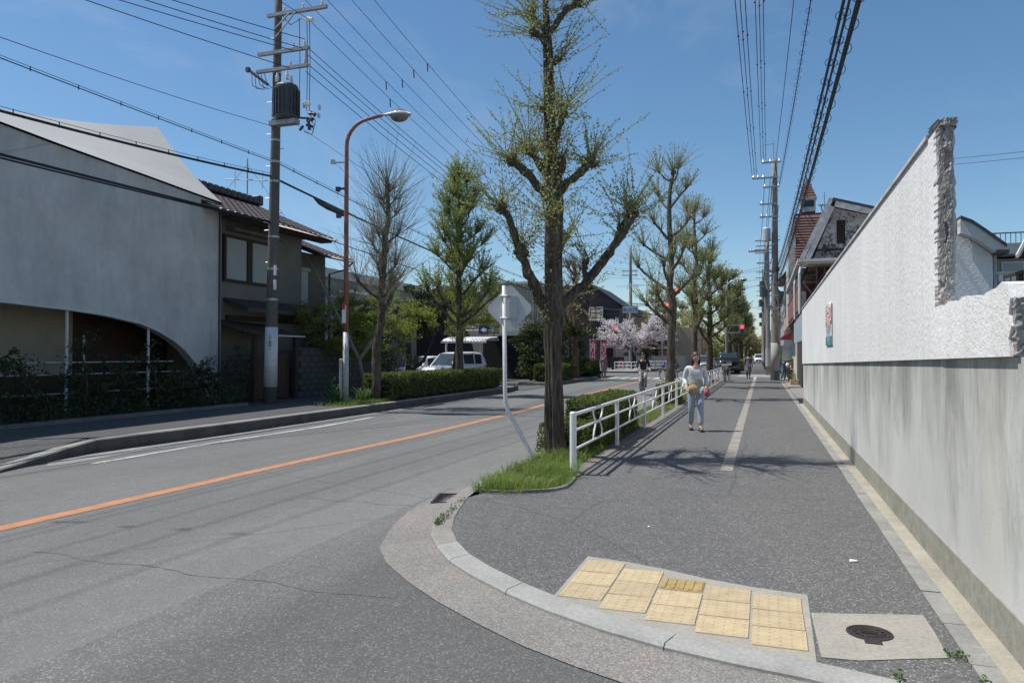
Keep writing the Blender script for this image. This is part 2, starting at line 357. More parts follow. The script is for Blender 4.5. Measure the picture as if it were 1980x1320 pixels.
mat('signal_body', (.16, .17, .165), .6)
mat('pale_blue_sign', (.36, .47, .53), .5)
mat('navy_sign', (.018, .028, .11), .5)
mat('blue_sign', (.03, .10, .42), .4)
mat('sign_white', (.80, .80, .78), .5)
mat('print_dark', (.03, .045, .06), .7)
mat('poster_red', (.47, .045, .075), .5)
mat('poster_grey', (.55, .60, .60), .5)
mat('poster_teal', (.03, .22, .26), .5)
mat('banner_red', (.46, .06, .11), .8, trans=.2)
mat('board_cream', (.62, .58, .44), .6)
mat('print_rust', (.19, .05, .025), .7)
mat('peach_tile', (.62, .41, .24), .7, var=.2, vscale=4)
mat('tan_wall', (.36, .27, .2), .85, var=.12)
mat('grey_wall', (.33, .35, .36), .8, var=.1, vscale=.8)
mat('roof_white', (.37, .37, .362), .8, var=.06, vscale=.7)
mat('light_wall', (.55, .54, .50), .85, var=.12, vscale=.8)
mat('skin', (.55, .34, .25), .55)
mat('hair_dark', (.035, .022, .016), .5, var=.3, vscale=40)
mat('hair_brown', (.075, .042, .026), .5, var=.3, vscale=40)
mat('hair_black', (.012, .011, .012), .45)
mat('cloth_white', (.60, .61, .64), .9, var=.08, vscale=12)
mat('cloth_greygreen', (.30, .33, .31), .9, var=.12, vscale=10)
mat('cloth_camel', (.42, .30, .17), .9, var=.12, vscale=10)
mat('cloth_pale_jean', (.34, .38, .44), .9, var=.15, vscale=14)
mat('cloth_dark', (.03, .031, .036), .9, var=.25, vscale=12)
mat('cloth_denim', (.075, .13, .20), .9, var=.25, vscale=14)
mat('cloth_navy', (.025, .03, .05), .9, var=.2, vscale=10)
mat('cloth_mauve', (.27, .20, .20), .9, var=.12, vscale=10)
mat('cloth_beige', (.36, .31, .28), .9, var=.1, vscale=10)
mat('cloth_grey', (.14, .14, .15), .9, var=.15, vscale=10)
mat('bag_crimson', (.36, .06, .09), .6)
mat('bag_violet', (.07, .06, .30), .6, var=.4, vscale=18)
mat('eye_dark', (.01, .008, .007), .3)
mat('lip', (.36, .14, .12), .5)
mat('stripe_cloth', (.62, .62, .64), .9)
mat('terracotta', (.30, .12, .06), .85, var=.2, vscale=10)
mat('far_blue', (.20, .30, .36), .6)
def grid_tiles(name, base, joint, sx, sz):
    m, nt, b, v = newmat(name, .6, .4)
    br = N(nt, 'ShaderNodeTexBrick'); br.offset = 0.0; br.inputs['Scale'].default_value = 1.0
    br.inputs['Mortar Size'].default_value = .012; br.inputs['Brick Width'].default_value = sx; br.inputs['Row Height'].default_value = sz
    br.inputs['Color1'].default_value = (*base, 1); br.inputs['Color2'].default_value = (*[c * 1.12 for c in base], 1); br.inputs['Mortar'].default_value = (*joint, 1)
    s = nt.nodes.new('ShaderNodeSeparateXYZ'); cb = nt.nodes.new('ShaderNodeCombineXYZ'); nt.links.new(v, s.inputs[0])
    ad = N(nt, 'ShaderNodeMath', operation='ADD'); nt.links.new(s.outputs[0], ad.inputs[0]); nt.links.new(s.outputs[1], ad.inputs[1])
    nt.links.new(ad.outputs[0], cb.inputs[0]); nt.links.new(s.outputs[2], cb.inputs[1]); nt.links.new(cb.outputs[0], br.inputs['Vector'])
    nt.links.new(br.outputs['Color'], b.inputs['Base Color'])
grid_tiles('grid_tile', (.33, .30, .235), (.11, .10, .08), .2, .2)

# ------------------------------------------------------------------ mesh building
ORG = {}
class MB:
    def __init__(self): self.v = []; self.f = []; self.m = []; self.mi = 0; self.sm = []; self.smooth = False
    def vert(self, p): self.v.append(tuple(p)); return len(self.v) - 1
    def face(self, idx): self.f.append(tuple(idx)); self.m.append(self.mi); self.sm.append(self.smooth)
    def poly(self, pts): self.face([self.vert(p) for p in pts])
    def box(self, x0, y0, z0, x1, y1, z1, bev=0.0, xf=None):
        if bev > 0:
            b = min(bev, abs(x1 - x0) * .45, abs(y1 - y0) * .45, abs(z1 - z0) * .45)
            rings = []
            for z, i in ((z0, b), (z0 + b, 0), (z1 - b, 0), (z1, b)):
                c = b
                ring = [(x0 + i + c * (i == 0), y0 + i, z), (x1 - i - c * (i == 0), y0 + i, z), (x1 - i, y0 + i + c * (i == 0), z), (x1 - i, y1 - i - c * (i == 0), z),
                        (x1 - i - c * (i == 0), y1 - i, z), (x0 + i + c * (i == 0), y1 - i, z), (x0 + i, y1 - i - c * (i == 0), z), (x0 + i, y0 + i + c * (i == 0), z)]
                rings.append([self.vert(xf @ Vector(p) if xf else p) for p in ring])
            for a, c in zip(rings, rings[1:]):
                for k in range(8): self.face((a[k], a[(k + 1) % 8], c[(k + 1) % 8], c[k]))
            self.face(rings[0][::-1]); self.face(rings[-1]); return
        p = [(x0, y0, z0), (x1, y0, z0), (x1, y1, z0), (x0, y1, z0), (x0, y0, z1), (x1, y0, z1), (x1, y1, z1), (x0, y1, z1)]
        i = [self.vert(xf @ Vector(q) if xf else q) for q in p]
        for q in ((0, 3, 2, 1), (4, 5, 6, 7), (0, 1, 5, 4), (1, 2, 6, 5), (2, 3, 7, 6), (3, 0, 4, 7)): self.face([i[k] for k in q])
    def tube(self, pts, rad, n=6, cap=True, wob=0.0, rnd=None):
        pts = [Vector(p) for p in pts]; rings = []
        rads = rad if isinstance(rad, (list, tuple)) else [rad] * len(pts)
        t0 = (pts[1] - pts[0]).normalized(); ref = Vector((0, 0, 1)) if abs(t0.z) < .9 else Vector((1, 0, 0))
        u = t0.cross(ref).normalized()
        for i, p in enumerate(pts):
            t = (pts[min(i + 1, len(pts) - 1)] - pts[max(i - 1, 0)])
            t = t.normalized() if t.length > 1e-9 else t0
            u = (u - t * u.dot(t)); u = u.normalized() if u.length > 1e-6 else t.orthogonal().normalized()
            v_ = t.cross(u); ring = []
            for k in range(n):
                a = 2 * math.pi * k / n; r = rads[i] * (1 + (rnd.uniform(-wob, wob) if wob else 0))
                ring.append(self.vert(p + u * (math.cos(a) * r) + v_ * (math.sin(a) * r)))
            rings.append(ring)
        for a, c in zip(rings, rings[1:]):
            for k in range(n): self.face((a[k], a[(k + 1) % n], c[(k + 1) % n], c[k]))
        if cap and n > 2: self.face(rings[0][::-1]); self.face(rings[-1])
    def cyl(self, p0, p1, r0, r1=None, n=12): self.tube([p0, p1], [r0, r0 if r1 is None else r1], n)
    def prism(self, pts, d):
        d = Vector(d); a = [self.vert(p) for p in pts]; c = [self.vert(Vector(p) + d) for p in pts]; n = len(a)
        self.face(a[::-1]); self.face(c)
        for k in range(n): self.face((a[k], a[(k + 1) % n], c[(k + 1) % n], c[k]))
    def lathe(self, c, prof, n=14, axis='z'):
        rings = []
        for r, h in prof:
            ring = []
            for k in range(n):
                a = 2 * math.pi * k / n; x, y = math.cos(a) * r, math.sin(a) * r
                q = (x, y, h) if axis == 'z' else ((h, x, y) if axis == 'x' else (x, h, y))
                ring.append(self.vert(Vector(c) + Vector(q)))
            rings.append(ring)
        for a, b in zip(rings, rings[1:]):
            for k in range(n): self.face((a[k], a[(k + 1) % n], b[(k + 1) % n], b[k]))
        self.face(rings[0][::-1]); self.face(rings[-1])
    def torus(self, c, R0, r, n=16, k=6, axis='x'):
        pts = []
        for i in range(n + 1):
            a = 2 * math.pi * i / n; x, y = math.cos(a) * R0, math.sin(a) * R0
            pts.append(Vector(c) + Vector((0, x, y) if axis == 'x' else ((x, 0, y) if axis == 'y' else (x, y, 0))))
        self.tube(pts, r, k, False)
    def ball(self, c, r, n=8, m=6, wob=0, rnd=None):
        rx, ry, rz = r if isinstance(r, (tuple, list)) else (r, r, r)
        rings = []
        for i in range(1, m):
            t = math.pi * i / m; ring = []
            for k in range(n):
                a = 2 * math.pi * k / n; q = 1 + (rnd.uniform(-wob, wob) if wob else 0)
                ring.append(self.vert(Vector(c) + Vector((math.cos(a) * math.sin(t) * rx * q, math.sin(a) * math.sin(t) * ry * q, math.cos(t) * rz * q))))
            rings.append(ring)
        top = self.vert(Vector(c) + Vector((0, 0, rz))); bot = self.vert(Vector(c) - Vector((0, 0, rz)))
        for a, b in zip(rings, rings[1:]):
            for k in range(n): self.face((a[k], b[k], b[(k + 1) % n], a[(k + 1) % n]))
        for k in range(n): self.face((top, rings[0][k], rings[0][(k + 1) % n])); self.face((bot, rings[-1][(k + 1) % n], rings[-1][k]))
    def leaf(self, c, size, rnd, up=.3, asp=.62, bend=.0):
        n = Vector((rnd.gauss(0, 1), rnd.gauss(0, 1), rnd.gauss(0, 1) + up)); n = n.normalized() if n.length > .01 else Vector((0, 0, 1))
        a = n.orthogonal().normalized(); a.rotate(Matrix.Rotation(rnd.uniform(0, 6.283), 3, n)); b = n.cross(a)
        c = Vector(c); s = size * rnd.uniform(.7, 1.25)
        self.poly((c - a * s * .5, c + b * s * asp * .5 + n * s * .08, c + a * s * .5, c - b * s * asp * .5 + n * s * .08))
    def build(self, name, mats, parent=None, local=False, kind=None, smooth=False, label=None):
        me = bpy.data.meshes.new(name)
        vs = self.v
        if parent is not None and not local:
            o = ORG.get(parent.name, Vector((0, 0, 0)))
            vs = [(x - o.x, y - o.y, z - o.z) for x, y, z in vs]
        me.from_pydata(vs, [], self.f)
        for m_ in (mats if isinstance(mats, (list, tuple)) else [mats]): me.materials.append(MATS[m_])
        me.polygons.foreach_set('material_index', self.m)
        if smooth or any(self.sm): me.polygons.foreach_set('use_smooth', [smooth or s for s in self.sm])
        me.update()
        ob = bpy.data.objects.new(name, me); col.objects.link(ob)
        if parent is not None:
            ob.parent = parent; ORG[ob.name] = ORG.get(parent.name, Vector((0, 0, 0)))
        if kind: ob['kind'] = kind
        if label: ob['label'] = label
        return ob
def thing(name, label, cat, loc=(0, 0, 0), rz=0.0, group=None):
    o = bpy.data.objects.new(name, None); col.objects.link(o); o.empty_display_size = .2
    o.location = loc; o.rotation_euler = (0, 0, rz); o['label'] = label; o['category'] = cat
    if group: o['group'] = group
    ORG[o.name] = Vector(loc); return o
def tag(o, label, cat, group=None):
    o['label'] = label; o['category'] = cat
    if group: o['group'] = group
    return o
def structure(mb, name, m, **k): return mb.build(name, m, kind='structure', **k)
def share(src, parent, name=None, loc=None, rot=None):
    c = src.copy(); col.objects.link(c); c.parent = parent
    if loc is not None: c.location = loc
    if rot is not None: c.rotation_euler = rot
    ORG[c.name] = ORG.get(parent.name, Vector((0, 0, 0))); return c
def dup(root, loc, rz=None, label=None):
    r = root.copy(); col.objects.link(r); r.location = loc
    if rz is not None: r.rotation_euler = (0, 0, rz)
    if label: r['label'] = label
    ORG[r.name] = Vector(loc)
    def kids(o, p):
        for ch in list(o.children):
            c = ch.copy(); col.objects.link(c); c.parent = p; kids(ch, c)
    kids(root, r); return r
def text_mesh(txt, size, m, parent, origin, xdir, ydir, name='lettering', local=False, depth=.002, align='CENTER', sx=1.0):
    cu = bpy.data.curves.new(name, 'FONT'); cu.body = txt; cu.size = size; cu.align_x = align; cu.align_y = 'CENTER'; cu.space_line = .9
    cu.resolution_u = 2; cu.extrude = depth
    tmp = bpy.data.objects.new('tmp_text', cu); col.objects.link(tmp); bpy.context.view_layer.update()
    me = bpy.data.meshes.new_from_object(tmp.evaluated_get(bpy.context.evaluated_depsgraph_get()))
    bpy.data.objects.remove(tmp); bpy.data.curves.remove(cu)
    x, y = Vector(xdir).normalized(), Vector(ydir).normalized(); z = x.cross(y); o = Vector(origin)
    if parent is not None and not local: o = o - ORG.get(parent.name, Vector())
    me.transform(Matrix(((x.x * sx, y.x, z.x, o.x), (x.y * sx, y.y, z.y, o.y), (x.z * sx, y.z, z.z, o.z), (0, 0, 0, 1))))
    me.materials.clear(); me.materials.append(MATS[m]); me.name = name
    ob = bpy.data.objects.new(name, me); col.objects.link(ob)
    if parent is not None: ob.parent = parent; ORG[ob.name] = ORG.get(parent.name, Vector())
    return ob
# ------------------------------------------------------------------ ground, carriageway, pavements
ZR = -.06            # road surface; right pavement 0, left pavement .12
LP = .145
mb = MB(); mb.poly([(-400, -60, -.30), (400, -60, -.30), (400, 900, -.30), (-400, 900, -.30)]); structure(mb, 'ground', 'earth')
mb = MB(); mb.poly([(-12.6, -20, ZR), (-3.52, -20, ZR), (-3.52, 8.2, ZR), (-1.8, 8.2, ZR), (-1.8, 420, ZR), (-12.6, 420, ZR)]); structure(mb, 'road', 'road_asphalt')
mb = MB(); mb.poly([(-3.52, -20, ZR), (9, -20, ZR), (9, 8.2, ZR), (-3.52, 8.2, ZR)]); structure(mb, 'side_street', 'side_asphalt')
mb = MB(); mb.poly([(-70, 53.2, ZR + .004), (60, 53.2, ZR + .004), (60, 63.5, ZR + .004), (-70, 63.5, ZR + .004)]); structure(mb, 'cross_street', 'road_asphalt')

# carriageway markings (worn, with uneven ends)
def ribbon(xs, y0, y1, w_, z, step=.6, rnd=None):
    b = MB(); y = y0; prev = None
    while y <= y1 + 1e-6:
        x = xs(y); j = rnd.uniform(-.008, .008) if rnd else 0
        cur = (b.vert((x - w_ / 2 + j, y, z)), b.vert((x + w_ / 2 + j, y, z)))
        if prev: b.face((prev[0], prev[1], cur[1], cur[0]))
        prev = cur; y += step
    return b
rl = random.Random(3)
def cx(y):
    pts = [(-20, -6.62), (5, -6.57), (10, -6.49), (13, -6.36), (19.5, -6.38), (26, -6.6), (38, -6.8), (46, -6.8)]
    for (a, b_), (c, d) in zip(pts, pts[1:]):
        if y <= c: return b_ + (d - b_) * (y - a) / (c - a)
    return pts[-1][1]
structure(ribbon(cx, -14, 45.5, .185, ZR + .004, .6, rl), 'centre_line', 'line_orange')
structure(ribbon(lambda y: -9.25 + .05 * math.sin(y), 8.4, 16.8, .12, ZR + .004, .6, rl), 'edge_line', 'line_white')
structure(ribbon(lambda y: -6.7, 66, 250, .15, ZR + .004, 8), 'far_centre_line', 'line_orange')
mb = MB()
for k in range(9):
    x = -9.7 + k * .72; mb.poly([(x, 48.6, ZR + .005), (x + .4, 48.6, ZR + .005), (x + .4, 51.8, ZR + .005), (x, 51.8, ZR + .005)])
mb.poly([(-6.2, 46.6, ZR + .005), (-3.5, 46.6, ZR + .005), (-3.5, 47.0, ZR + .005), (-6.2, 47.0, ZR + .005)])
for k in range(7):
    y = 54.4 + k * 1.15; mb.poly([(-1.7, y, ZR + .009), (.7, y, ZR + .009), (.7, y + .5, ZR + .009), (-1.7, y + .5, ZR + .009)])
structure(mb, 'crossing_markings', 'zebra_paint')

def ragged_line(pts, w_):
    b = MB(); prev = None
    for i, (x, y) in enumerate(pts):
        ww = w_ * rl.uniform(.4, 1.3); cur = (b.vert((x, y - ww, ZR + .003)), b.vert((x, y + ww, ZR + .003)))
        if prev: b.face((prev[0], cur[0], cur[1], prev[1]))
        prev = cur
    return b
for (a_, c_) in ((on_z(585, 962, ZR), on_z(878, 985, ZR)), (on_z(60, 1066, ZR), on_z(760, 1160, ZR))):  # one crack, then a longer faint dark line
    pts = []
    for k in range(60): p = a_.lerp(c_, k / 59); pts.append((p.x, p.y + .035 * math.sin(k * .35) + rl.uniform(-.014, .014)))
    structure(ragged_line(pts, .004), 'road_dark_line', 'dark_line')
# right corner: apron of washed aggregate, kerb stones, pavement
inner = [(-3.06, 8.6), (-3.04, 7.9), (-2.98, 7.45), (-2.86, 6.95), (-2.72, 6.45), (-2.55, 6.0), (-2.36, 5.66), (-2.12, 5.33), (-1.86, 5.07), (-1.52, 4.78), (-1.18, 4.54), (-.82, 4.33), (-.45, 4.17), (-.10, 4.08), (.24, 4.01), (.60, 3.9), (.95, 3.77), (1.35, 3.60), (2.1, 3.3), (3.2, 2.9)]
outer = [(-3.24, 8.6), (-3.22, 7.85), (-3.15, 7.36), (-3.02, 6.83), (-2.87, 6.33), (-2.68, 5.85), (-2.48, 5.52), (-2.21, 5.16), (-1.93, 4.89), (-1.58, 4.60), (-1.25, 4.37), (-.87, 4.16), (-.5, 4.01), (-.14, 3.91), (.2, 3.84), (.55, 3.73), (.9, 3.60), (1.3, 3.42), (2.05, 3.12), (3.15, 2.7)]
apron = [(-3.30, 8.75), (-3.42, 8.3), (-3.47, 7.7), (-3.42, 7.1), (-3.32, 6.55), (-3.16, 6.0), (-2.98, 5.5), (-2.70, 5.1), (-2.35, 4.74), (-1.98, 4.42), (-1.62, 4.15), (-1.25, 3.90), (-.9, 3.72), (-.5, 3.55), (-.1, 3.42), (.3, 3.3), (.7, 3.17), (1.15, 2.98), (1.9, 2.68), (3.0, 2.25)]
mb = MB(); n = len(outer)
for k in range(n - 1):
    for t0, t1 in ((0, .5), (.5, 1)):
        q = []
        for (kk, t) in ((k, t0), (k + 1, t0), (k + 1, t1), (k, t1)):
            o_, a_ = Vector(outer[kk]), Vector(apron[kk]); p = o_.lerp(a_, t)
            q.append((p.x, p.y, (-.030 if t == 0 else (-.042 if t == .5 else ZR + .006))))
        mb.poly(q[::-1])
mb.smooth = True
apron_o = structure(mb, 'gutter_apron', 'washed_aggregate')
kerb = thing('corner_kerb', 'curved kerb of pale and brown concrete stones round the street corner', 'kerb', (-2, 5.5, 0))
joints = [0, 2, 4, 6, 7, 9, 12, 15, 18, 19]
for a, b_ in zip(joints, joints[1:]):
    m_ = MB(); g = .004
    for k in range(a, b_):
        i0, i1, o0, o1 = Vector(inner[k]), Vector(inner[k + 1]), Vector(outer[k]), Vector(outer[k + 1])
        if k == a: d = (i1 - i0).normalized() * g; i0 = i0 + d; o0 = o0 + d
        if k == b_ - 1: d = (i1 - i0).normalized() * g; i1 = i1 - d; o1 = o1 - d
        zt = .006
        mb_pts = lambda p, z: (p.x, p.y, z)
        m0, m1 = o0.lerp(i0, .12), o1.lerp(i1, .12)
        m_.poly([mb_pts(i0, zt), mb_pts(m0, zt - .002), mb_pts(m1, zt - .002), mb_pts(i1, zt)])
        m_.poly([mb_pts(m0, zt - .002), mb_pts(o0, -.014), mb_pts(o1, -.014), mb_pts(m1, zt - .002)])
        m_.poly([mb_pts(o0, -.014), mb_pts(o0, -.12), mb_pts(o1, -.12), mb_pts(o1, -.014)])
        if k == a: m_.poly([mb_pts(i0, zt), mb_pts(i0, -.12), mb_pts(o0, -.12), mb_pts(o0, -.014), mb_pts(m0, zt - .002)])
        if k == b_ - 1: m_.poly([mb_pts(i1, zt), mb_pts(m1, zt - .002), mb_pts(o1, -.014), mb_pts(o1, -.12), mb_pts(i1, -.12)])
    m_.build('kerb_stone', 'kerb_dark' if a < 6 else 'kerb_pale', kerb)

# right pavement
XP, XG, XY = -2.19, .955, 1.075
mb = MB()
pts = [(XP, 53.0), (XP, 8.25), (-2.28, 8.06), (-2.6, 7.93), (-2.9, 7.8)] + [p for p in inner[2:16]] + [(XG, 3.77), (XG, 53.0)]
mb.poly([(x, y, 0) for x, y in pts])
for a, b_ in zip(pts, pts[1:] + pts[:1]): mb.poly([(*a, 0), (*a, -.3), (*b_, -.3), (*b_, 0)])
structure(mb, 'right_pavement', 'walk_asphalt')
mb = MB(); mb.poly([(XG + .004, 3.5, .002), (6, 1.3, .002), (6, 3.9, .002), (XG + .004, 3.9, .002)])
# far pavement beyond the crossing
mb = MB(); mb.box(-2.2, 63.9, -.3, 1.4, 420, -.002); structure(mb, 'far_right_pavement', 'walk_asphalt')
mb = MB(); mb.box(-3.2, 66, -.3, -2.22, 420, .03); structure(mb, 'far_planting_strip', 'soil')
mb = MB(); mb.box(-17, 63.9, -.3, -10.05, 420, .09); structure(mb, 'far_left_pavement', 'walk_asphalt')
# gutter slabs along the wall: grey slab course then pale yellow mortar course
gs = thing('gutter_course', 'grey concrete slab course laid along the foot of the stained wall', 'gutter', (1, 14, 0))
y = 3.62; rr = random.Random(8)
while y < 24.6:
    L_ = .6 if y < 12 else 1.2
    m_ = MB(); z = .004 + rr.uniform(0, .004); m_.box(XG + .003 + rr.uniform(0, .006), y + .004, -.1, XY - .003, y + L_ - .004, z); m_.build('slab', 'gutter_grey', gs); y += L_
mb = MB(); mb.box(XY, 3.55, -.1, 1.205, 24.9, .002); structure(mb, 'mortar_strip', 'gutter_yellow')
mb = MB(); mb.box(XG, 25.4, -.1, 1.1, 53, .004); structure(mb, 'gutter_edge', 'gutter_grey')
mb = MB(); mb.box(1.12, 27.2, -.28, 4, 53, .03); structure(mb, 'forecourt', 'gutter_grey')
# flush stone stripe down the pavement
ss = thing('stone_stripe', 'narrow pale stone stripe set flush down the middle of the pavement', 'paving stripe', (-.45, 20, 0))
y = 10.2; k = 0
while y < 52:
    L_ = .45 if y < 24 else 1.8
    m_ = MB(); m_.box(-.535, y + .003, -.03, -.375, y + L_ - .003, .004 + rr.uniform(0, .002)); m_.build('paver', 'strip_stone' if y < 46 else 'zebra_paint', ss); y += L_

# tactile paving
tp = thing('tactile_paving', 'field of yellow tactile paving tiles let into the pavement at the kerb', 'tactile paving', (-.5, 4.7, 0))
lefts = [-1.235, -.945, -.655, -.365, -.07]; bots = [4.575, 4.435, 4.325, 4.22, 4.135]
m_ = MB(); m_.poly([(-1.255, 4.50, .003), (-.95, 4.33, .003), (-.655, 4.19, .003), (-.36, 4.09, .003), (-.06, 4.0, .003), (.245, 3.93, .003), (.262, 5.115, .003), (-.07, 5.17, .003), (-.38, 5.27, .003), (-.66, 5.40, .003), (-.94, 5.50, .003), (-1.255, 5.565, .003)])
m_.build('mortar_bed', 'pad_concrete', tp)
tm = MB(); S_ = .1395
tm.box(-S_, -S_, -.03, S_, S_, .010, .003)
for i in range(5):
    for j in range(5):
        x, y_ = (i - 2) * .056, (j - 2) * .056; r_ = .0125
        ring = [tm.vert((x + math.cos(a) * r_, y_ + math.sin(a) * r_, .010)) for a in [q * math.pi / 3 for q in range(6)]]
        top = [tm.vert((x + math.cos(a) * r_ * .6, y_ + math.sin(a) * r_ * .6, .0138)) for a in [q * math.pi / 3 for q in range(6)]]
        for q in range(6): tm.face((ring[q], ring[(q + 1) % 6], top[(q + 1) % 6], top[q]))
        tm.face(top)
proto = None
for c, (lx, by) in enumerate(zip(lefts, bots)):
    for r_ in range(3):
        if c == 2 and r_ == 2:
            g_ = MB(); g_.box(-S_, -S_ * .85, -.03, S_, S_ * .85, .008, .003)
            for i in range(5): g_.box(-S_ * .93 + i * .058, -S_ * .7, .008, -S_ * .93 + i * .058 + .03, S_ * .7, .013, .003)
            o = g_.build('guide_tile', 'tactile_worn', tp, local=True, label='worn ochre tile with raised bars')
        elif proto is None:
            proto = o = tm.build('dot_tile', 'tactile_yellow', tp, local=True)
        else: o = share(proto, tp)
        o.location = Vector((lx + .148, by + .146 + r_ * .293, 0)) - ORG[tp.name]
        o.rotation_euler = (rr.uniform(-.004, .004), rr.uniform(-.004, .004), rr.uniform(-.008, .008) - .01)

# manhole pad with cover
mb = MB(); mb.poly([(.272, 4.085, .004), (.45, 4.10, .004), (.66, 4.19, .004), (.875, 4.275, .004), (.885, 4.6, .004), (.88, 4.93, .004), (.62, 4.86, .004), (.40, 4.8, .004), (.262, 4.765, .004)])
structure(mb, 'concrete_pad', 'pad_concrete')
mh = thing('hydrant_cover', 'round dark iron cover with hinge tab set in a concrete pad', 'manhole cover', (.545, 4.515, .005))
m_ = MB(); m_.lathe((0, 0, 0), [(.118, -.02), (.118, .004), (.104, .006), (.102, .001), (.001, .001)], 28); m_.build('frame_ring', 'cast_iron', mh, local=True)
m_ = MB(); m_.lathe((0, 0, 0), [(.099, -.02), (.099, .004), (.088, .005), (.086, .002), (.06, .002), (.058, .006), (.05, .006), (.048, .002), (.001, .002)], 28)
for k in range(14):
    a = 2 * math.pi * k / 14; q = Matrix.Translation((math.cos(a) * .073, math.sin(a) * .073, 0)) @ Matrix.Rotation(a, 4, 'Z'); m_.box(-.009, -.007, .001, .009, .007, .006, xf=q)
for k in (-1, 0, 1): m_.box(-.04, k * .014 - .004, .002, .04, k * .014 + .004, .007)
m_.build('lid', 'cast_iron', mh, local=True)
m_ = MB(); m_.box(-.04, -.165, -.01, .045, -.112, .005, .003); m_.build('hinge_tab', 'cast_iron', mh, local=True)

# street drain grate in the apron
dg = thing('drain_grate', 'small black iron gully grate in the aggregate gutter', 'drain grate', (-3.27, 7.52, -.04), R(14))
m_ = MB(); m_.box(-.105, -.25, -.06, .105, .25, -.035); m_.build('gully_hole', 'dark_void', dg, local=True)
m_ = MB()
for s in (-1, 1): m_.box(s * .105 - .012, -.26, -.03, s * .105 + .012, .26, .008); m_.box(-.117, s * .25 - .012, -.03, .117, s * .25 + .012, .0085)
m_.build('grate_frame', 'cast_iron', dg, local=True)
for k in range(7):
    m_ = MB(); y_ = -.21 + k * .07; m_.box(-.093, y_ - .011, -.02, .093, y_ + .011, .006); m_.build('bar', 'cast_iron', dg, local=True)
for k in (-1, 1):
    m_ = MB(); m_.box(k * .035 - .008, -.238, -.022, k * .035 + .008, .238, .003); m_.build('cross_bar', 'cast_iron', dg, local=True)
dg2 = thing('drain_cover', 'dark steel channel grating at the foot of the wall corner', 'drain grate', (1.14, 3.72, .006))
m_ = MB()
for k in range(5): m_.box(-.09 + k * .045, -.16, -.03, -.07 + k * .045, .16, .004)
m_.build('grating_bars', 'galv_steel', dg2, local=True); m_ = MB(); m_.box(-.1, -.17, -.05, .11, .17, -.031); m_.build('channel', 'dark_void', dg2, local=True)

# planting strip on the right with edging and soil
mb = MB(); mb.poly([(-3.06, 8.0, .008), (-2.9, 7.84, .008), (-2.55, 7.97, .008), (-2.30, 8.12, .008), (-2.20, 8.35, .008), (-2.24, 9.2, .015), (-2.36, 9.5, .02), (-2.36, 46.5, .02), (-3.10, 46.5, .02), (-3.08, 9.2, .02)])
structure(mb, 'planting_soil', 'soil')
ek = thing('strip_kerb', 'concrete roadside kerb along the right planting strip', 'kerb', (-3.2, 25, 0))
y = 8.62
while y < 46:
    L_ = 1.2; m_ = MB(); m_.box(-3.25, y + .004, -.2, -3.09, y + L_ - .004, .035 if y > 9.5 else .012, .012); m_.build('kerb_stone', 'kerb_old', ek); y += L_
ed = thing('strip_edging', 'low concrete edging between the planting strip and the pavement', 'kerb', (-2.3, 25, 0))
y = 9.05
while y < 46:
    m_ = MB(); m_.box(-2.36, y + .004, -.15, -2.19, y + 1.5 - .004, .022, .008); m_.build('edging_stone', 'kerb_old', ed); y += 1.5

tk = thing('grass_border', 'thin pale concrete border curving round the tip of the grass patch', 'kerb', (-2.6, 7.95, 0))
bp_ = [(-2.99, 7.80), (-2.86, 7.77), (-2.70, 7.80), (-2.5, 7.88), (-2.33, 7.97), (-2.2, 8.1), (-2.12, 8.3), (-2.13, 8.6), (-2.17, 9.0)]
for (x0_, y0_), (x1_, y1_) in zip(bp_, bp_[1:]):
    d = Vector((x1_ - x0_, y1_ - y0_)).normalized(); nn = Vector((-d.y, d.x)) * .055; m_ = MB()
    m_.prism([(x0_, y0_, -.1), (x1_, y1_, -.1), (x1_ + nn.x, y1_ + nn.y, -.1), (x0_ + nn.x, y0_ + nn.y, -.1)], (0, 0, .128 + rr.uniform(-.006, .004))); m_.build('border_stone', 'kerb_dark', tk)
# left pavement and kerb
mb = MB()
pl = [(-10.22, 31.5), (-10.22, 10.6), (-10.5, 9.7), (-11.0, 9.3), (-19, 4.5), (-19, 31.5)]
mb.poly([(x, y, LP) for x, y in pl])
for a, b_ in zip(pl, pl[1:] + pl[:1]): mb.poly([(*a, LP), (*a, -.3), (*b_, -.3), (*b_, LP)])
structure(mb, 'left_pavement', 'left_walk_asphalt')
mb = MB(); mb.poly([(-40, -20, ZR + .006), (-12.55, -20, ZR + .006), (-12.55, 2.0, ZR + .006), (-9.75, 6.9, ZR + .006), (-10.6, 9.5, .14), (-19, 4.6, .14)])
structure(mb, 'left_side_apron', 'left_walk_asphalt')
lk = thing('left_kerb', 'tall weathered kerb with a ramped end along the shaded left pavement', 'kerb', (-10.1, 18, 0))
kp = [(-9.50, 6.9, -.035), (-9.78, 7.7, .01), (-10.08, 8.75, .10), (-10.22, 9.4, .15), (-10.16, 10.2, .158), (-10.08, 11.2, .16)]
y = 12.4
while y < 31.4: kp.append((-10.04, y, .16)); y += 1.2
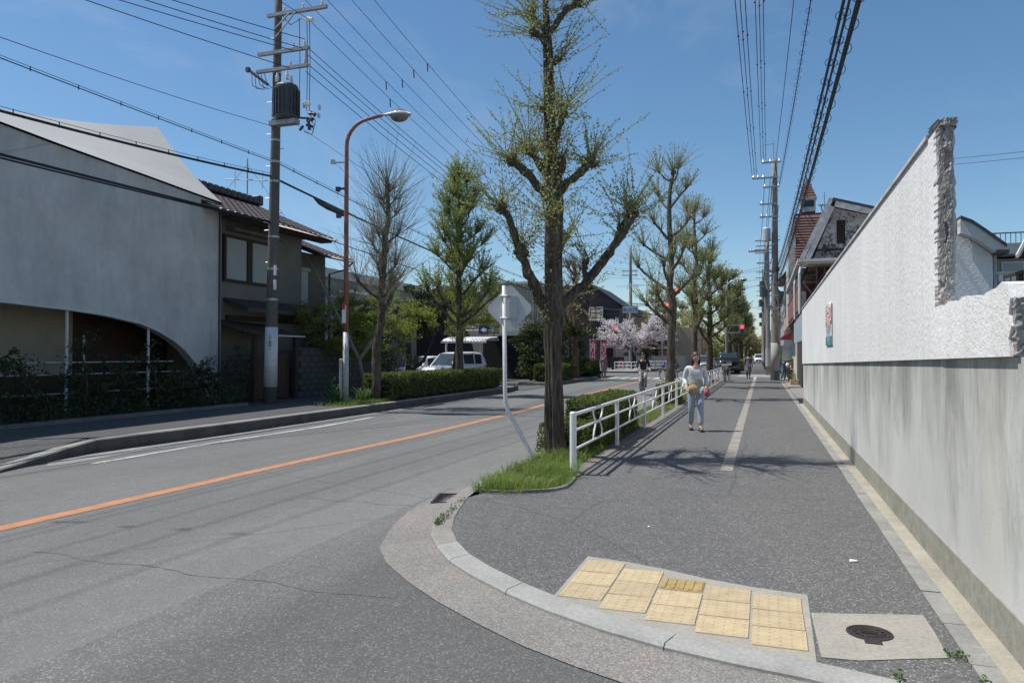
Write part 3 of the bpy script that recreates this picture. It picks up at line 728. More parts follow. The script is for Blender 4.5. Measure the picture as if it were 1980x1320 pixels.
for (a, b_) in zip(kp, kp[1:]):
    m_ = MB(); w_ = .20; g = .004
    d = (Vector(b_[:2]) - Vector(a[:2])).normalized(); nn = Vector((-d.y, d.x)) * w_
    a0 = Vector(a[:2]) + d * g; b0 = Vector(b_[:2]) - d * g
    prof = lambda p, z: [(p.x, p.y, -.3), (p.x, p.y, z - .02), (p.x + nn.x * .1, p.y + nn.y * .1, z), (p.x + nn.x, p.y + nn.y, z), (p.x + nn.x, p.y + nn.y, -.3)]
    A = [m_.vert(q) for q in prof(a0, a[2])]; B = [m_.vert(q) for q in prof(b0, b_[2])]
    for q in range(4): m_.mi = 1 if q in (1, 2) else 0; m_.face((A[q], B[q], B[q + 1], A[q + 1]))  # sides get the shaded copy, top and chamfer the lit one
    m_.mi = 0; m_.face(A); m_.face(B[::-1]); m_.build('kerb_stone', ['kerb_grimy_shaded', 'kerb_worn_lit'], lk)
mb = MB(); mb.poly([(-10.06, 8.4, ZR + .005), (-9.6, 8.0, ZR + .005), (-9.5, 8.3, ZR + .005), (-9.72, 10.2, ZR + .005), (-9.8, 14, ZR + .005), (-9.78, 31, ZR + .005), (-10.04, 31, ZR + .005), (-10.08, 10.5, ZR + .005)])
structure(mb, 'left_gutter', 'gutter_grey')
# second island beyond the car park entrance
mb = MB(); mb.poly([(-30, 31.5, ZR + .012), (-10.0, 31.5, ZR + .012), (-10.0, 53.2, ZR + .012), (-30, 53.2, ZR + .012)]); structure(mb, 'car_park', 'side_asphalt')
mb = MB(); mb.box(-11.9, 36.6, -.2, -10.05, 47.5, .09, .02); structure(mb, 'hedge_island', 'kerb_old')
mb = MB(); mb.box(-13.2, 64.2, -.2, -10.3, 75, .1, .02); structure(mb, 'far_corner_island', 'kerb_pale')
# bits of litter
for i, (px, py, s_) in enumerate(((1650, 1084, .030), (1255, 1018, .014))):
    p = on_z(px, py, .004); m_ = MB(); m_.poly([p + Vector((-s_, -s_ * .6, 0)), p + Vector((s_, -s_ * .4, .006)), p + Vector((s_ * .8, s_, .002)), p + Vector((-s_ * .7, s_ * .7, .008))])
    tag(m_.build('paper_scrap', 'sign_white'), ['larger white paper scrap lying on the pavement near the wall gutter', 'tiny white paper scrap alone in the middle of the pavement'][i], 'litter', 'scraps of paper on the pavement')
# ------------------------------------------------------------------ right boundary wall with broken end
def wob(a, s=0.02): return a
rw = random.Random(21)
bw = thing('boundary_wall', 'tall white stucco wall on a stained concrete base with a broken-off end', 'wall', (1.3, 14, 0))
WX = 1.2
mb = MB(); mb.box(WX - .012, 1.8, -.15, WX + .2, 24.88, .215); mb.build('plinth', 'damp_plinth', bw)
# base with top line falling slightly away from the camera
zt = lambda y: 1.565 - .0135 * y
mb = MB(); ys = [1.8, 4.2, 8, 12, 16, 20, 24.9]
F = [[mb.vert((x, y, z)) for (x, z) in ((WX, .215), (WX, zt(y)), (WX + .22, zt(y)), (WX + .22, .215))] for y in ys]
for a, c in zip(F, F[1:]):
    for q in range(3): mb.face((a[q], c[q], c[q + 1], a[q + 1]))
mb.face(F[0]); mb.face(F[-1][::-1]); mb.build('concrete_base', 'stained_concrete', bw)
# high stucco part and low stucco part: outlines run along the street, thickness towards the plot
def slab_x(outline, x0, x1, name, m_, parent, lip=0):
    b = MB(); b.prism([(x0, y, z) for y, z in outline], (x1 - x0, 0, 0)); return b.build(name, m_, parent)
hi = [(24.86, zt(24.86) + .003), (24.86, 2.90), (20, 2.955), (15, 3.005), (10, 3.06), (6.15, 3.10), (5.96, 3.10), (5.90, 2.6), (5.935, 2.2), (5.92, 1.9), (5.92, zt(5.92) + .003)]
slab_x(hi, WX - .03, WX + .075, 'stucco_panel', 'stucco_white', bw)
lo = [(5.918, zt(5.918) + .003), (5.918, 1.862)]
y = 5.7
while y > 4.32: lo.append((y, 1.865 + rw.uniform(-.018, .014) + (.02 if y < 4.6 else 0))); y -= .09
lo += [(4.30, 1.80), (4.33, 1.72), (4.29, 1.66), (4.335, 1.6), (4.31, zt(4.3) + .003)]
slab_x(lo, WX - .034, WX + .12, 'low_stucco_panel', 'stucco_white', bw)
# coping strip on the high part
b = MB(); ys = [24.9, 15, 8, 6.2]; F = []
for y in ys:
    z = 3.1 - (y - 6.15) * .0107 + .003
    F.append([b.vert(p) for p in ((WX - .05, y, z - .0), (WX - .045, y, z + .035), (WX + .09, y, z + .05), (WX + .09, y, z))])
for a, c in zip(F, F[1:]):
    for q in range(4): b.face((a[q], a[(q + 1) % 4], c[(q + 1) % 4], c[q]))
b.face(F[0]); b.face(F[-1][::-1]); b.build('coping', 'weathered_board', bw)
# broken cross section: rough core facing the camera
def rough_slab(x0, x1, yf, z0, z1, nx, nz, amp, seed, back):
    b = MB(); r = random.Random(seed); g = []
    for j in range(nz + 1):
        row = []
        for i in range(nx + 1):
            x = x0 + (x1 - x0) * i / nx; z = z0 + (z1 - z0) * j / nz
            edge = i in (0, nx)
            d = amp * (mnoise.fractal(Vector((x * 16, seed, z * 9)), 1.0, 2.1, 4) * .8 + r.uniform(-.35, .35))
            chip = .035 if mnoise.noise(Vector((x * 9 + 4, seed * 2, z * 4))) > .32 else 0
            row.append(b.vert((x + (r.uniform(-.007, .007)), yf + d * (.4 if edge else 1) + chip, z + r.uniform(-.005, .005))))
        g.append(row)
    for j in range(nz):
        for i in range(nx): b.face((g[j][i], g[j][i + 1], g[j + 1][i + 1], g[j + 1][i]))
    for j in range(nz):
        for i in (0, nx):
            p, q = b.v[g[j][i]], b.v[g[j + 1][i]]
            b.poly([p, q, (q[0], yf + back, q[2]), (p[0], yf + back, p[2])])
    p = [b.v[k] for k in g[-1]]
    for s, t in zip(p, p[1:]): b.poly([s, t, (t[0], yf + back, t[2] + .02), (s[0], yf + back, s[2] + .02)])
    return b
core = rough_slab(WX - .028, WX + .008, 5.875, 1.84, 3.135, 5, 90, .008, 3, .14); core.build('ridged_edge', 'broken_concrete', bw)
core = rough_slab(WX + .006, WX + .050, 5.86, 1.85, 3.135, 8, 80, .013, 6, .14); core.build('broken_core', 'broken_concrete', bw)
core = rough_slab(WX + .048, WX + .075, 5.885, 1.85, 3.12, 3, 40, .010, 8, .12); core.build('cut_render', 'light_wall', bw)
core = rough_slab(WX - .03, WX + .085, 5.85, 3.10, 3.155, 10, 4, .02, 5, .34); core.build('broken_cap', 'kerb_pale', bw)
core = rough_slab(WX - .02, WX + .11, 4.27, zt(4.3), 1.80, 7, 18, .03, 11, .12); core.build('broken_low_core', 'broken_concrete', bw)
# notice on the wall
nt_ = thing('wall_notice', 'narrow red, grey and teal notice board fixed to the white wall', 'notice', (WX - .034, 14.8, 2.05))
x_ = WX - .036
mb = MB(); mb.box(x_ - .012, 14.17, 1.685, x_, 15.46, 2.415); mb.build('board', 'poster_grey', nt_)
mb = MB(); mb.box(x_ - .016, 14.17, 2.05, x_ - .0125, 15.46, 2.417); mb.build('red_panel', 'poster_red', nt_)
mb = MB(); mb.box(x_ - .016, 14.17, 1.683, x_ - .0125, 15.46, 1.845); mb.build('teal_panel', 'poster_teal', nt_)
text_mesh('管理地', .40, 'sign_white', nt_, (x_ - .018, 14.815, 2.265), (0, -1, 0), (0, 0, 1), sx=1.0)
text_mesh('売物件募集', .15, 'sign_white', nt_, (x_ - .018, 14.815, 2.085), (0, -1, 0), (0, 0, 1))
text_mesh('お問い合わせ', .15, 'sign_back', nt_, (x_ - .0145, 14.815, 1.985), (0, -1, 0), (0, 0, 1))
text_mesh('株式会社', .12, 'sign_back', nt_, (x_ - .0145, 14.815, 1.90), (0, -1, 0), (0, 0, 1))
text_mesh('不動産', .2, 'pale_blue_sign', nt_, (x_ - .018, 14.815, 1.765), (0, -1, 0), (0, 0, 1))

# ------------------------------------------------------------------ left: white curved-roof building
B1 = thing('curved_roof_building', 'grey concrete building with a sail-like roof and an arched opening', 'building', (-16, 5, LP))
FX = -14.8
def top_z(y):
    pts = [(-12, 7.2), (0, 6.75), (8, 6.4), (11.2, 6.24), (12.49, 6.15), (13.6, 6.09), (15.1, 6.01), (16.56, 5.92), (17.72, 5.86)]
    for (a, z0), (c, z1) in zip(pts, pts[1:]):
        if y <= c: return z0 + (z1 - z0) * (y - a) / (c - a)
    return pts[-1][1]
arch = [(-12, 2.6), (0, 2.66), (8, 2.64), (11.2, 2.61), (12.9, 2.53), (13.8, 2.46), (14.9, 2.30), (15.5, 2.12), (16.0, 1.90), (16.4, 1.66), (16.75, 1.36), (17.0, 1.05), (17.12, .7), (17.16, .10)]
ysl = [-12 + i * (29.72 / 60) for i in range(61)]
outl = [(y, z) for y, z in arch] + [(17.72, .10)] + [(y, top_z(y)) for y in reversed(ysl)]
mb = MB()
def strip_face(x):
    # tall quads between arch and top edge
    va, vt = [], []
    def az(y):
        for (a, z0), (c, z1) in zip(arch, arch[1:]):
            if y <= c: return z0 + (z1 - z0) * (y - a) / (c - a)
        return .10
    ys_ = sorted(set([round(y, 3) for y in ysl] + [a for a, _ in arch] + [17.17, 17.72]))
    for y in ys_: va.append(mb.vert((x, y, az(y) if y <= 17.16 else .10))); vt.append(mb.vert((x, y, top_z(y))))
    for k in range(len(ys_) - 1): mb.face((va[k], va[k + 1], vt[k + 1], vt[k]))
    return va, vt
fa, ft = strip_face(FX); ba, bt = strip_face(FX - .28)
for A, B in ((fa, ba), (ft, bt)):
    for k in range(len(A) - 1): mb.face((A[k], A[k + 1], B[k + 1], B[k]))
mb.face((fa[-1], ft[-1], bt[-1], ba[-1])); mb.build('facade', 'facade_concrete', B1)
mb = MB(); pts = [(FX + .012, y, z - .004) for y, z in arch[:-1]]
mb.tube(pts, .028, 6); mb.build('arch_trim', 'old_white_paint', B1)
# roof: swept surface from the facade head to a rising back edge
mb = MB(); G_ = []
back = lambda y: (-20.0, 7.9 + (.052 * max(0, y - 8)) + .0078 * max(0, y - 13) ** 2, y)
nv = 14
for i in range(41):
    t = i / 40; yf = -12 + 29.72 * t; yb = -12 + 32.8 * t
    bz = 7.98 + .02 * (yb - 11) if yb < 11 else 7.98 + .025 * (yb - 11) + .0126 * (yb - 11) ** 2
    row = []
    for j in range(nv + 1):
        s = j / nv; y = yf + (yb - yf) * s; x = FX + .10 + (-20.0 - FX - .1) * s
        z = top_z(yf) + .02 + (bz - top_z(yf)) * s - .18 * math.sin(math.pi * s) * (.3 + .7 * t)
        row.append(mb.vert((x, y, z)))
    G_.append(row)
for a, c in zip(G_, G_[1:]):
    for j in range(nv): mb.face((a[j], c[j], c[j + 1], a[j + 1]))
mb.sm = [True] * len(mb.f)
e = [mb.v[k] for k in G_[-1]]
for p, q in zip(e, e[1:]): mb.poly([p, q, (q[0], q[1], .1), (p[0], p[1], .1)])
e = [r[-1] for r in G_]; e = [mb.v[k] for k in e]
for p, q in zip(e, e[1:]): mb.poly([p, q, (q[0] - 3, q[1] + 1, .1), (p[0] - 3, p[1] + 1, .1)])
mb.build('roof', 'roof_white', B1, smooth=False)
# recess behind the arch
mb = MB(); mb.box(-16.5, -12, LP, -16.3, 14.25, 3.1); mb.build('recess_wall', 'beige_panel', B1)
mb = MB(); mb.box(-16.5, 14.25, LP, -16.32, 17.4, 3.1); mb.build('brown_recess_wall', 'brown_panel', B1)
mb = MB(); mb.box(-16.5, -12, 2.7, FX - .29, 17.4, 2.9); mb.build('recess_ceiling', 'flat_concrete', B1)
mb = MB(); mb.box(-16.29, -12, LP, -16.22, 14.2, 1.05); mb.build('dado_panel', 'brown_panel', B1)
for y in (12.92, 15.3):
    mb = MB(); mb.cyl((FX - .15, y, .1), (FX - .15, y, 2.6 if y < 14 else 2.25), .035, n=8); mb.build('column', 'old_white_paint', B1)
mb = MB(); mb.cyl((-16.1, 14.4, 1.0), (-16.1, 14.4, 2.0), .03, n=6); mb.build('inner_post', 'old_white_paint', B1)
for z in (.62, 1.05, 1.32):
    mb = MB(); mb.cyl((FX - .2, -12, z), (FX - .2, 16.7 if z < 1.3 else 16.2, z + .02), .014, n=5); mb.build('rail_bar', 'old_white_paint', B1)
mb = MB(); mb.box(FX - .2, -8, LP - .02, -13.3, 17.0, .2); structure(mb, 'planter_bed', 'soil')
mb = MB()
for a, c in (((-8, -13.3), (17.0, -13.3)),): mb.box(-13.3, -8, -.05, -13.18, 17.0, .22)
tag(mb.build('planter_edging', 'kerb_old'), 'low dark edging of the shaded planter under the arched building', 'kerb')

# ------------------------------------------------------------------ left: two-storey tiled house
H2 = thing('tiled_roof_house', 'shaded two-storey plaster house with brown clay tile roofs behind the pole', 'house', (-17, 21, LP))
HX = -15.2
mb = MB(); mb.box(-21, 17.95, LP, HX, 22.4, 5.75); mb.build('wall', 'house_plaster', H2)
mb = MB(); mb.box(-21, 22.41, LP, HX - .45, 24.6, 5.2); mb.build('rear_wing_wall', 'house_plaster_low', H2)
def clay_roof(y0, y1, xe, ze, xr, zr, rowlen, colw, parent, keep=None):
    d = Vector((xr - xe, 0, zr - ze)); L_ = d.length; d.normalize(); nrm = Vector((-d.z, 0, d.x)); nrm = nrm if nrm.z > 0 else -nrm
    b = MB(); A = Vector((xe, 0, ze)); B_ = Vector((xr, 0, zr))
    b.prism([A + Vector((0, y0, -.02)), A + Vector((0, y1, -.02)), B_ + Vector((0, y1, -.02)), B_ + Vector((0, y0, -.02))], -nrm * .14); b.build('roof_deck', 'dark_wood', parent)
    rows = int(L_ / rowlen); cols = int((y1 - y0) / colw)
    t = MB(); hw, ln = colw / 2, rowlen * 1.12; prof = [(-hw, .012), (-hw * .6, .0), (-hw * .1, -.008), (hw * .45, .012), (hw * .72, .05), (hw * .98, .045)]
    r0 = [t.vert((0, a, c + .068)) for a, c in prof]; r1 = [t.vert((ln, a, c + .012)) for a, c in prof]; r2 = [t.vert((0, a, c + .015)) for a, c in prof]
    for k in range(5): t.face((r0[k], r0[k + 1], r1[k + 1], r1[k])); t.face((r2[k], r2[k + 1], r0[k + 1], r0[k]))
    first = None; rr_ = random.Random(4); ang = math.atan2(d.z, -d.x)
    for r in range(rows):
        for c in range(cols):
            p = A + d * (r * rowlen - .05) + Vector((0, y0 + (c + .5) * colw, 0)) + nrm * .005
            if first is None: first = o = t.build('roof_tile', 'tile_clay', parent, local=True)
            else: o = share(first, parent)
            o.location = p - ORG[parent.name]
            o.rotation_euler = (0, math.pi + ang, 0) if False else (0, 0, 0)
            M = Matrix((( d.x, 0, nrm.x), (d.y, 1, nrm.y), (d.z, 0, nrm.z)))
            o.rotation_mode = 'QUATERNION'; o.rotation_quaternion = M.to_quaternion()
    b = MB(); y = y0 - .05
    while y < y1 + .05: b.box(xr - .16, y, zr - .02, xr + .16, y + .28, zr + .24 + (.0 if y < y1 - .2 else .1), .04); y += .29
    b.build('ridge', 'tile_dark', parent)
clay_roof(17.0, 22.9, -14.25, 5.62, -17.4, 6.95, .31, .30, H2)
clay_roof(22.6, 24.9, -14.7, 5.12, -17.0, 6.0, .31, .30, H2)
mb = MB(); mb.box(-14.75, 17.75, 5.42, -14.3, 22.9, 5.50); mb.build('eave_soffit', 'dark_wood', H2)
mb = MB(); mb.tube([(-14.2, 17.75, 5.52), (-14.2, 22.95, 5.50)], .05, 6); mb.build('eave_gutter', 'dark_wood', H2)
mb = MB(); mb.tube([(-14.65, 22.6, 5.02), (-14.65, 24.95, 5.0), (-14.95, 24.8, 4.7), (-15.5, 24.65, 4.55), (-15.5, 24.65, .2)], .04, 6); mb.build('downpipe', 'dark_wood', H2)
wf = MB(); 
for (a, b_, c, d) in ((18.35, 20.75, 5.10, 5.02), (18.35, 20.75, 3.78, 3.70)): wf.box(HX, a, d, HX + .09, b_, c)
wf.box(HX, 18.35, 3.78, HX + .09, 18.45, 5.02); wf.box(HX, 20.65, 3.78, HX + .09, 20.75, 5.02); win = wf.build('window', 'dark_wood', H2)
m_ = MB(); m_.box(HX, 19.4, 3.78, HX + .11, 19.62, 5.02); m_.build('mullion', 'dark_wood', win)
for a, c in ((18.46, 19.39), (19.63, 20.64)):
    m_ = MB(); m_.box(HX + .01, a, 3.785, HX + .06, c, 5.015); m_.build('shutter_panel', 'shutter_panel', win)
mb = MB(); mb.box(HX, 18.5, 5.22, HX + .35, 20.9, 5.29); mb.build('window_hood', 'house_plaster_low', H2)
mb = MB(); mb.box(HX - .44, 22.45, 4.5, HX - .3, 23.4, 4.62); mb.box(HX - .445, 22.45, 3.3, HX - .40, 23.4, 4.5); mb.build('side_window', 'shutter_panel', H2)
clay = MB(); clay.prism([(HX, 18.4, 3.22), (HX, 22.6, 3.22), (HX + .9, 22.6, 2.88), (HX + .9, 18.4, 2.88)], (0, 0, -.10)); clay.build('lean_to_roof', 'tile_dark', H2)
clay = MB(); clay.prism([(HX - .45, 22.45, 3.15), (HX - .45, 24.6, 3.15), (HX + .2, 24.6, 2.8), (HX + .2, 22.45, 2.8)], (0, 0, -.09)); clay.build('rear_lean_to_roof', 'tile_clay', H2)
mb = MB(); mb.box(HX, 18.5, 2.55, HX + .12, 22.2, 2.7); mb.build('lintel', 'dark_wood', H2)
# entrance porch, gate and block wall
mb = MB(); mb.prism([(-15.1, 17.8, 2.55), (-15.1, 20.3, 2.48), (-13.75, 20.3, 2.1), (-13.75, 17.8, 2.18)], (0, 0, -.07)); mb.build('porch_roof', 'dark_wood', H2)
mb = MB(); mb.box(-13.76, 18.9, 2.06, -13.70, 20.4, 2.10); mb.build('porch_fascia', 'old_white_paint', H2)
for y in (18.15, 20.15):
    mb = MB(); mb.box(-13.95, y - .06, LP, -13.83, y + .06, 2.1); mb.build('porch_post', 'dark_wood', H2)
gt = thing('entrance_gate', 'dark boarded double gate under the porch of the tiled house', 'gate', (-14.1, 19.1, LP))
for i in range(10):
    mb = MB(); y = 18.25 + i * .185; mb.box(-14.12, y, LP + .04, -14.07, y + .17, 1.55); mb.build('board', 'brown_wood', gt)
for z in (.4, 1.3):
    mb = MB(); mb.box(-14.17, 18.25, z, -14.122, 20.1, z + .09); mb.build('ledge', 'dark_wood', gt)
bwall = thing('block_wall', 'shaded grey concrete block garden wall beside the utility pole', 'wall', (-14.1, 22, LP))
pb = None; bz = .19; by = .40; r_ = random.Random(5)
for row in range(8):
    for c in range(13):
        y = 20.45 + c * by + (by / 2 if row % 2 else 0)
        if y + by > 25.7: continue
        if pb is None:
            t = MB(); t.box(-.07, .004, .004, .07, by - .004, bz - .004, .008); pb = o = t.build('block', 'block_concrete', bwall, local=True)
        else: o = share(pb, bwall)
        o.location = Vector((-14.1 + r_.uniform(-.006, .006), y, LP + row * bz)) - ORG[bwall.name]
mb = MB(); mb.box(-14.18, 20.4, LP + 8 * bz + .002, -14.02, 25.7, LP + 8 * bz + .07); mb.build('coping', 'block_concrete', bwall)
mb = MB(); mb.box(-14.15, 20.46, LP, -14.08, 25.6, LP + 8 * bz); mb.build('mortar_core', 'soil', bwall)
# roof antenna
an = thing('roof_antenna', 'thin television antenna on the ridge of the tiled house', 'antenna', (-17.4, 22.3, 6.9))
mb = MB(); mb.cyl((-17.4, 22.3, 6.4), (-17.4, 22.3, 8.5), .022, n=5); mb.build('mast', 'steel_arm', an)
mb = MB(); mb.cyl((-18.1, 22.0, 7.75), (-16.6, 22.6, 7.72), .016, n=4)
for t in (-.4, 0, .5): mb.cyl((-17.4 + t, 22.3 + t * .4, 7.45), (-17.4 + t, 22.3 + t * .4, 8.05), .012, n=4)
mb.build('aerial', 'steel_arm', an)
mb = MB()
for q in ((-18.6, 21.4), (-16.2, 23.2), (-18.3, 23.4)): mb.cyl((-17.4, 22.3, 8.3), (q[0], q[1], 6.2), .006, n=3)
mb.build('guy_wires', 'cable_thin', an)

# ------------------------------------------------------------------ left background buildings
FB = thing('flat_roof_house', 'low grey concrete house with a flat roof behind the bare street tree', 'house', (-20, 34, 0))
mb = MB(); mb.box(-36, 33.5, -.1, -22.3, 46.3, 5.65); mb.build('wall', 'flat_concrete', FB)
mb = MB(); mb.box(-36.3, 33.2, 5.66, -22.0, 46.6, 6.15); mb.build('parapet', 'light_wall', FB)
mb = MB(); mb.prism([(-28, 36, 6.16), (-26.4, 36, 6.8), (-24.8, 36, 6.16)], (0, 5, 0)); mb.build('rear_roof', 'tile_dark', FB)
mb = MB(); mb.box(-22.29, 36.4, 4.95, -21.6, 38.5, 5.08); mb.build('window_awning', 'white_paint', FB)
for y in (36.5, 40.4):
    mb = MB(); mb.box(-22.297, y, 3.3, -22.27, y + 1.6, 4.5); w_ = mb.build('window', 'window_glass', FB)
    mb = MB(); mb.box(-22.297, y - .06, 3.24, -22.24, y + 1.66, 3.298); mb.box(-22.297, y - .06, 4.502, -22.24, y + 1.66, 4.56); mb.box(-22.268, y + .77, 3.3, -22.24, y + .83, 4.5); mb.build('frame', 'alu_frame', w_)
DB = thing('dark_gable_house', 'dark brown low house with a long sloping roof behind the parked cars', 'house', (-20, 46, 0))
mb = MB(); mb.prism([(-27, 48.5, -.1), (-17.4, 48.5, -.1), (-17.4, 48.5, 4.2), (-21, 48.5, 6.1), (-27, 48.5, 4.6)], (0, 10, 0)); mb.build('wall', 'dark_cladding', DB)
mb = MB(); mb.prism([(-27.4, 48.1, 4.7), (-21, 48.1, 6.35), (-17.0, 48.1, 4.3), (-17.0, 48.1, 4.1), (-21, 48.1, 6.12), (-27.4, 48.1, 4.5)], (0, 10.6, 0)); mb.build('roof', 'tile_dark', DB)
TB = thing('tile_clad_house', 'sloping-walled house clad in small beige square tiles', 'house', (-15.5, 43, 0))
mb = MB(); A = [(-17.3, 45.0, 3.2), (-14.9, 45.0, 2.9), (-14.4, 45.0, 5.95), (-16.8, 45.0, 5.9), (-17.6, 45, 5.1)]
mb.prism([(-17.0, 45.0, -.1), (-13.6, 45.0, -.1), (-13.6, 45.0, 5.95), (-16.9, 45.0, 5.95), (-18.3, 45.0, 3.9)], (0, 9, 0)); mb.build('wall', 'grid_tile', TB)
mb = MB(); mb.prism([(-17.1, 44.9, 5.96), (-13.4, 44.9, 5.96), (-13.4, 44.9, 6.1), (-17.1, 44.9, 6.1)], (0, 9.2, 0)); mb.build('roof_cap', 'weathered_board', TB)
mb = MB(); mb.box(-16.4, 44.5, 2.7, -14.0, 44.99, 3.05); mb.build('porch_beam', 'weathered_board', TB)
mb = MB(); mb.box(-16.95, 44.93, 0, -13.62, 44.995, 2.66); mb.build('dark_lower_sheet', 'dark_void', TB)  # added near-black sheet painting the lower wall's shade, no real opening
cp = thing('carport', 'white corrugated carport canopy on a bent post above the parked cars', 'carport', (-16.6, 42.6, 0))
mb = MB(); 
for i in range(14):
    x = -18.2 + i * .2
    z = 2.45; pr = [(x, 41.2, z - .16), (x, 41.5, z - .03), (x, 42.0, z + .05), (x, 43.4, z + .12)]
    for j, dz in ((0, 0), (1, .045)):
        pass
    a = [mb.vert(p) for p in pr]; c = [mb.vert((p[0] + .1, p[1], p[2] + .05)) for p in pr]; d = [mb.vert((p[0] + .2, p[1], p[2])) for p in pr]
    for k in range(3): mb.face((a[k], c[k], c[k + 1], a[k + 1])); mb.face((c[k], d[k], d[k + 1], c[k + 1]))
mb.build('canopy', 'white_paint', cp)
mb = MB(); mb.box(-18.25, 41.2, 2.2, -15.35, 41.27, 2.29); mb.box(-18.25, 43.4, 2.36, -15.35, 43.46, 2.5); mb.build('canopy_frame', 'alu_frame', cp)
for x in (-18.1, -15.9):
    mb = MB(); mb.tube([(x, 41.7, 0), (x, 41.7, 2.1), (x + .1, 41.6, 2.28), (x + .3, 41.4, 2.3)], .06, 8); mb.build('post', 'old_white_paint', cp)
ps = thing('parking_sign', 'small navy direction sign with a white left arrow beside the carport', 'sign', (-15.2, 41.3, 2.9))
mb = MB(); mb.box(-15.85, 41.28, 2.72, -14.55, 41.34, 3.22); mb.build('panel', 'navy_sign', ps)
mb = MB(); mb.prism([(-15.72, 41.27, 2.96), (-15.5, 41.27, 3.12), (-15.5, 41.27, 3.03), (-15.36, 41.27, 3.03), (-15.36, 41.27, 2.89), (-15.5, 41.27, 2.89), (-15.5, 41.27, 2.80)], (0, -.006, 0)); mb.build('arrow', 'sign_white', ps)
text_mesh('半', .4, 'sign_white', ps, (-15.02, 41.272, 2.97), (1, 0, 0), (0, 0, 1))
for z in (2.95, 3.15):
    mb = MB(); mb.box(-16.7, 41.32, z - .03, -15.84, 41.40, z + .05); mb.build('bracket', 'white_paint', ps)
CB = thing('dark_restaurant', 'black-clad shop with a long sloping roof and a cream sign board', 'building', (-13, 60, 0))
y0 = 80.0
P2 = [on_y(x, y, y0) for x, y in ((1080, 560), (1145, 553), (1197, 590))]
mb = MB(); x0, x1 = P2[0].x - 3, P2[2].x
mb.prism([(x0, y0, -.1), (x1, y0, -.1), (x1, y0, P2[2].z), (P2[1].x, y0, P2[1].z), (x0, y0, P2[1].z - .3)], (0, 10, 0)); mb.build('wall', 'dark_cladding', CB)
mb = MB(); mb.prism([(x0, y0 - .5, P2[1].z - .25), (P2[1].x, y0 - .5, P2[1].z + .05), (x1 + .4, y0 - .5, P2[2].z - .15), (x1 + .4, y0 - .5, P2[2].z - .02), (P2[1].x, y0 - .5, P2[1].z + .2), (x0, y0 - .5, P2[1].z - .1)], (0, 11, 0)); mb.build('roof', 'dark_cladding', CB)
a_, c_ = on_y(1168, 658, y0), on_y(1206, 706, y0)
mb = MB(); mb.box(a_.x, y0 - .3, .0, c_.x, y0 - .01, a_.z); mb.build('pink_lower_wall', 'pink_wall', CB)
d_ = on_y(1178, 660, y0); mb = MB(); mb.box(d_.x - .6, y0 - .34, .1, d_.x + .7, y0 - .31, 2.2); mb.build('doorway', 'dark_void', CB)
sg = thing('shop_board', 'square cream sign board with rust-brown markings on the dark shop', 'sign', (-13, 65.5, 5))
a_, c_ = on_y(1139, 620, y0 - .6), on_y(1166, 593, y0 - .6)
mb = MB(); mb.box(a_.x, y0 - .75, a_.z, c_.x, y0 - .52, c_.z); mb.build('board', 'board_cream', sg)
text_mesh('庄', (c_.z - a_.z) * .95, 'print_rust', sg, ((a_.x + c_.x) / 2 - .1, y0 - .757, (a_.z + c_.z) / 2), (1, 0, 0), (0, 0, 1))
mb = MB()
for k in range(2): mb.box(c_.x - .28, y0 - .757, a_.z + .55 + k * .3, c_.x - .12, y0 - .751, a_.z + .7 + k * .3)
mb.build('small_marks', 'print_dark', sg)
for i, (px, txt) in enumerate(((1141, '全リト'), (1150, ''), (1162, '大リク'))):
    p = on_y(px, 715, 58); b_ = thing('banner_flag', ['red banner flag with white letters, left of the three by the shop', 'furled pale red banner flag between the other two', 'red banner flag with white letters nearest the crossing'][i], 'banner', (p.x, 58, 0), 0, 'banner flags by the dark shop')
    m_ = MB(); m_.cyl((p.x, 58, 0), (p.x, 58, 2.75), .018, n=5); m_.cyl((p.x, 58, 2.7), (p.x + .45, 58, 2.7), .012, n=4); m_.build('pole', 'white_paint', b_)
    m_ = MB(); w_ = .46 if txt else .14; nn = 8
    for k in range(nn):
        za, zb = .75 + 1.95 * k / nn, .75 + 1.95 * (k + 1) / nn; f = lambda z: .03 * math.sin(z * 3 + i)
        m_.poly([(p.x + .02, 58 + f(za), za), (p.x + w_, 58 - f(za), za), (p.x + w_, 58 - f(zb), zb), (p.x + .02, 58 + f(zb), zb)])
    m_.build('cloth', 'banner_red', b_)
    if txt: text_mesh('\n'.join(txt), .5, 'sign_white', b_, (p.x + .24, 57.94, 1.75), (1, 0, 0), (0, 0, 1))
PH = thing('peach_roof_house', 'tan house with peach tiled roofs beyond the cherry tree', 'house', (-10, 78, 0))
yb = 82
a_, c_ = on_y(1248, 662, yb), on_y(1300, 688, yb)
mb = MB(); mb.box(a_.x - 5, yb, 0, c_.x + 3, yb + 8, a_.z + 1.6); mb.build('wall', 'tan_wall', PH)
mb = MB()
for px0, px1, pt, pbm in ((1244, 1284, 628, 648), (1250, 1294, 660, 674)):
    q0, q1, q2, q3 = on_y(px0, pbm, yb - .8), on_y(px1, pbm, yb - .8), on_y(px1 - 8, pt, yb + 1.2), on_y(px0 - 4, pt, yb + 1.2)
    mb.prism([q0, q1, q2, q3], (0, .1, .12))
mb.build('roof', 'peach_tile', PH)
mb = MB(); p = on_y(1279, 655, yb - .9); mb.box(p.x, yb - .9, 0, p.x + .12, yb - .8, p.z); mb.build('porch_post', 'cream_gutter', PH)
for px in (1262, 1286):
    p = on_y(px, 655, yb); mb = MB(); mb.box(p.x, yb - .02, p.z - 1.2, p.x + .9, yb - .005, p.z); mb.build('window', 'window_glass', PH)
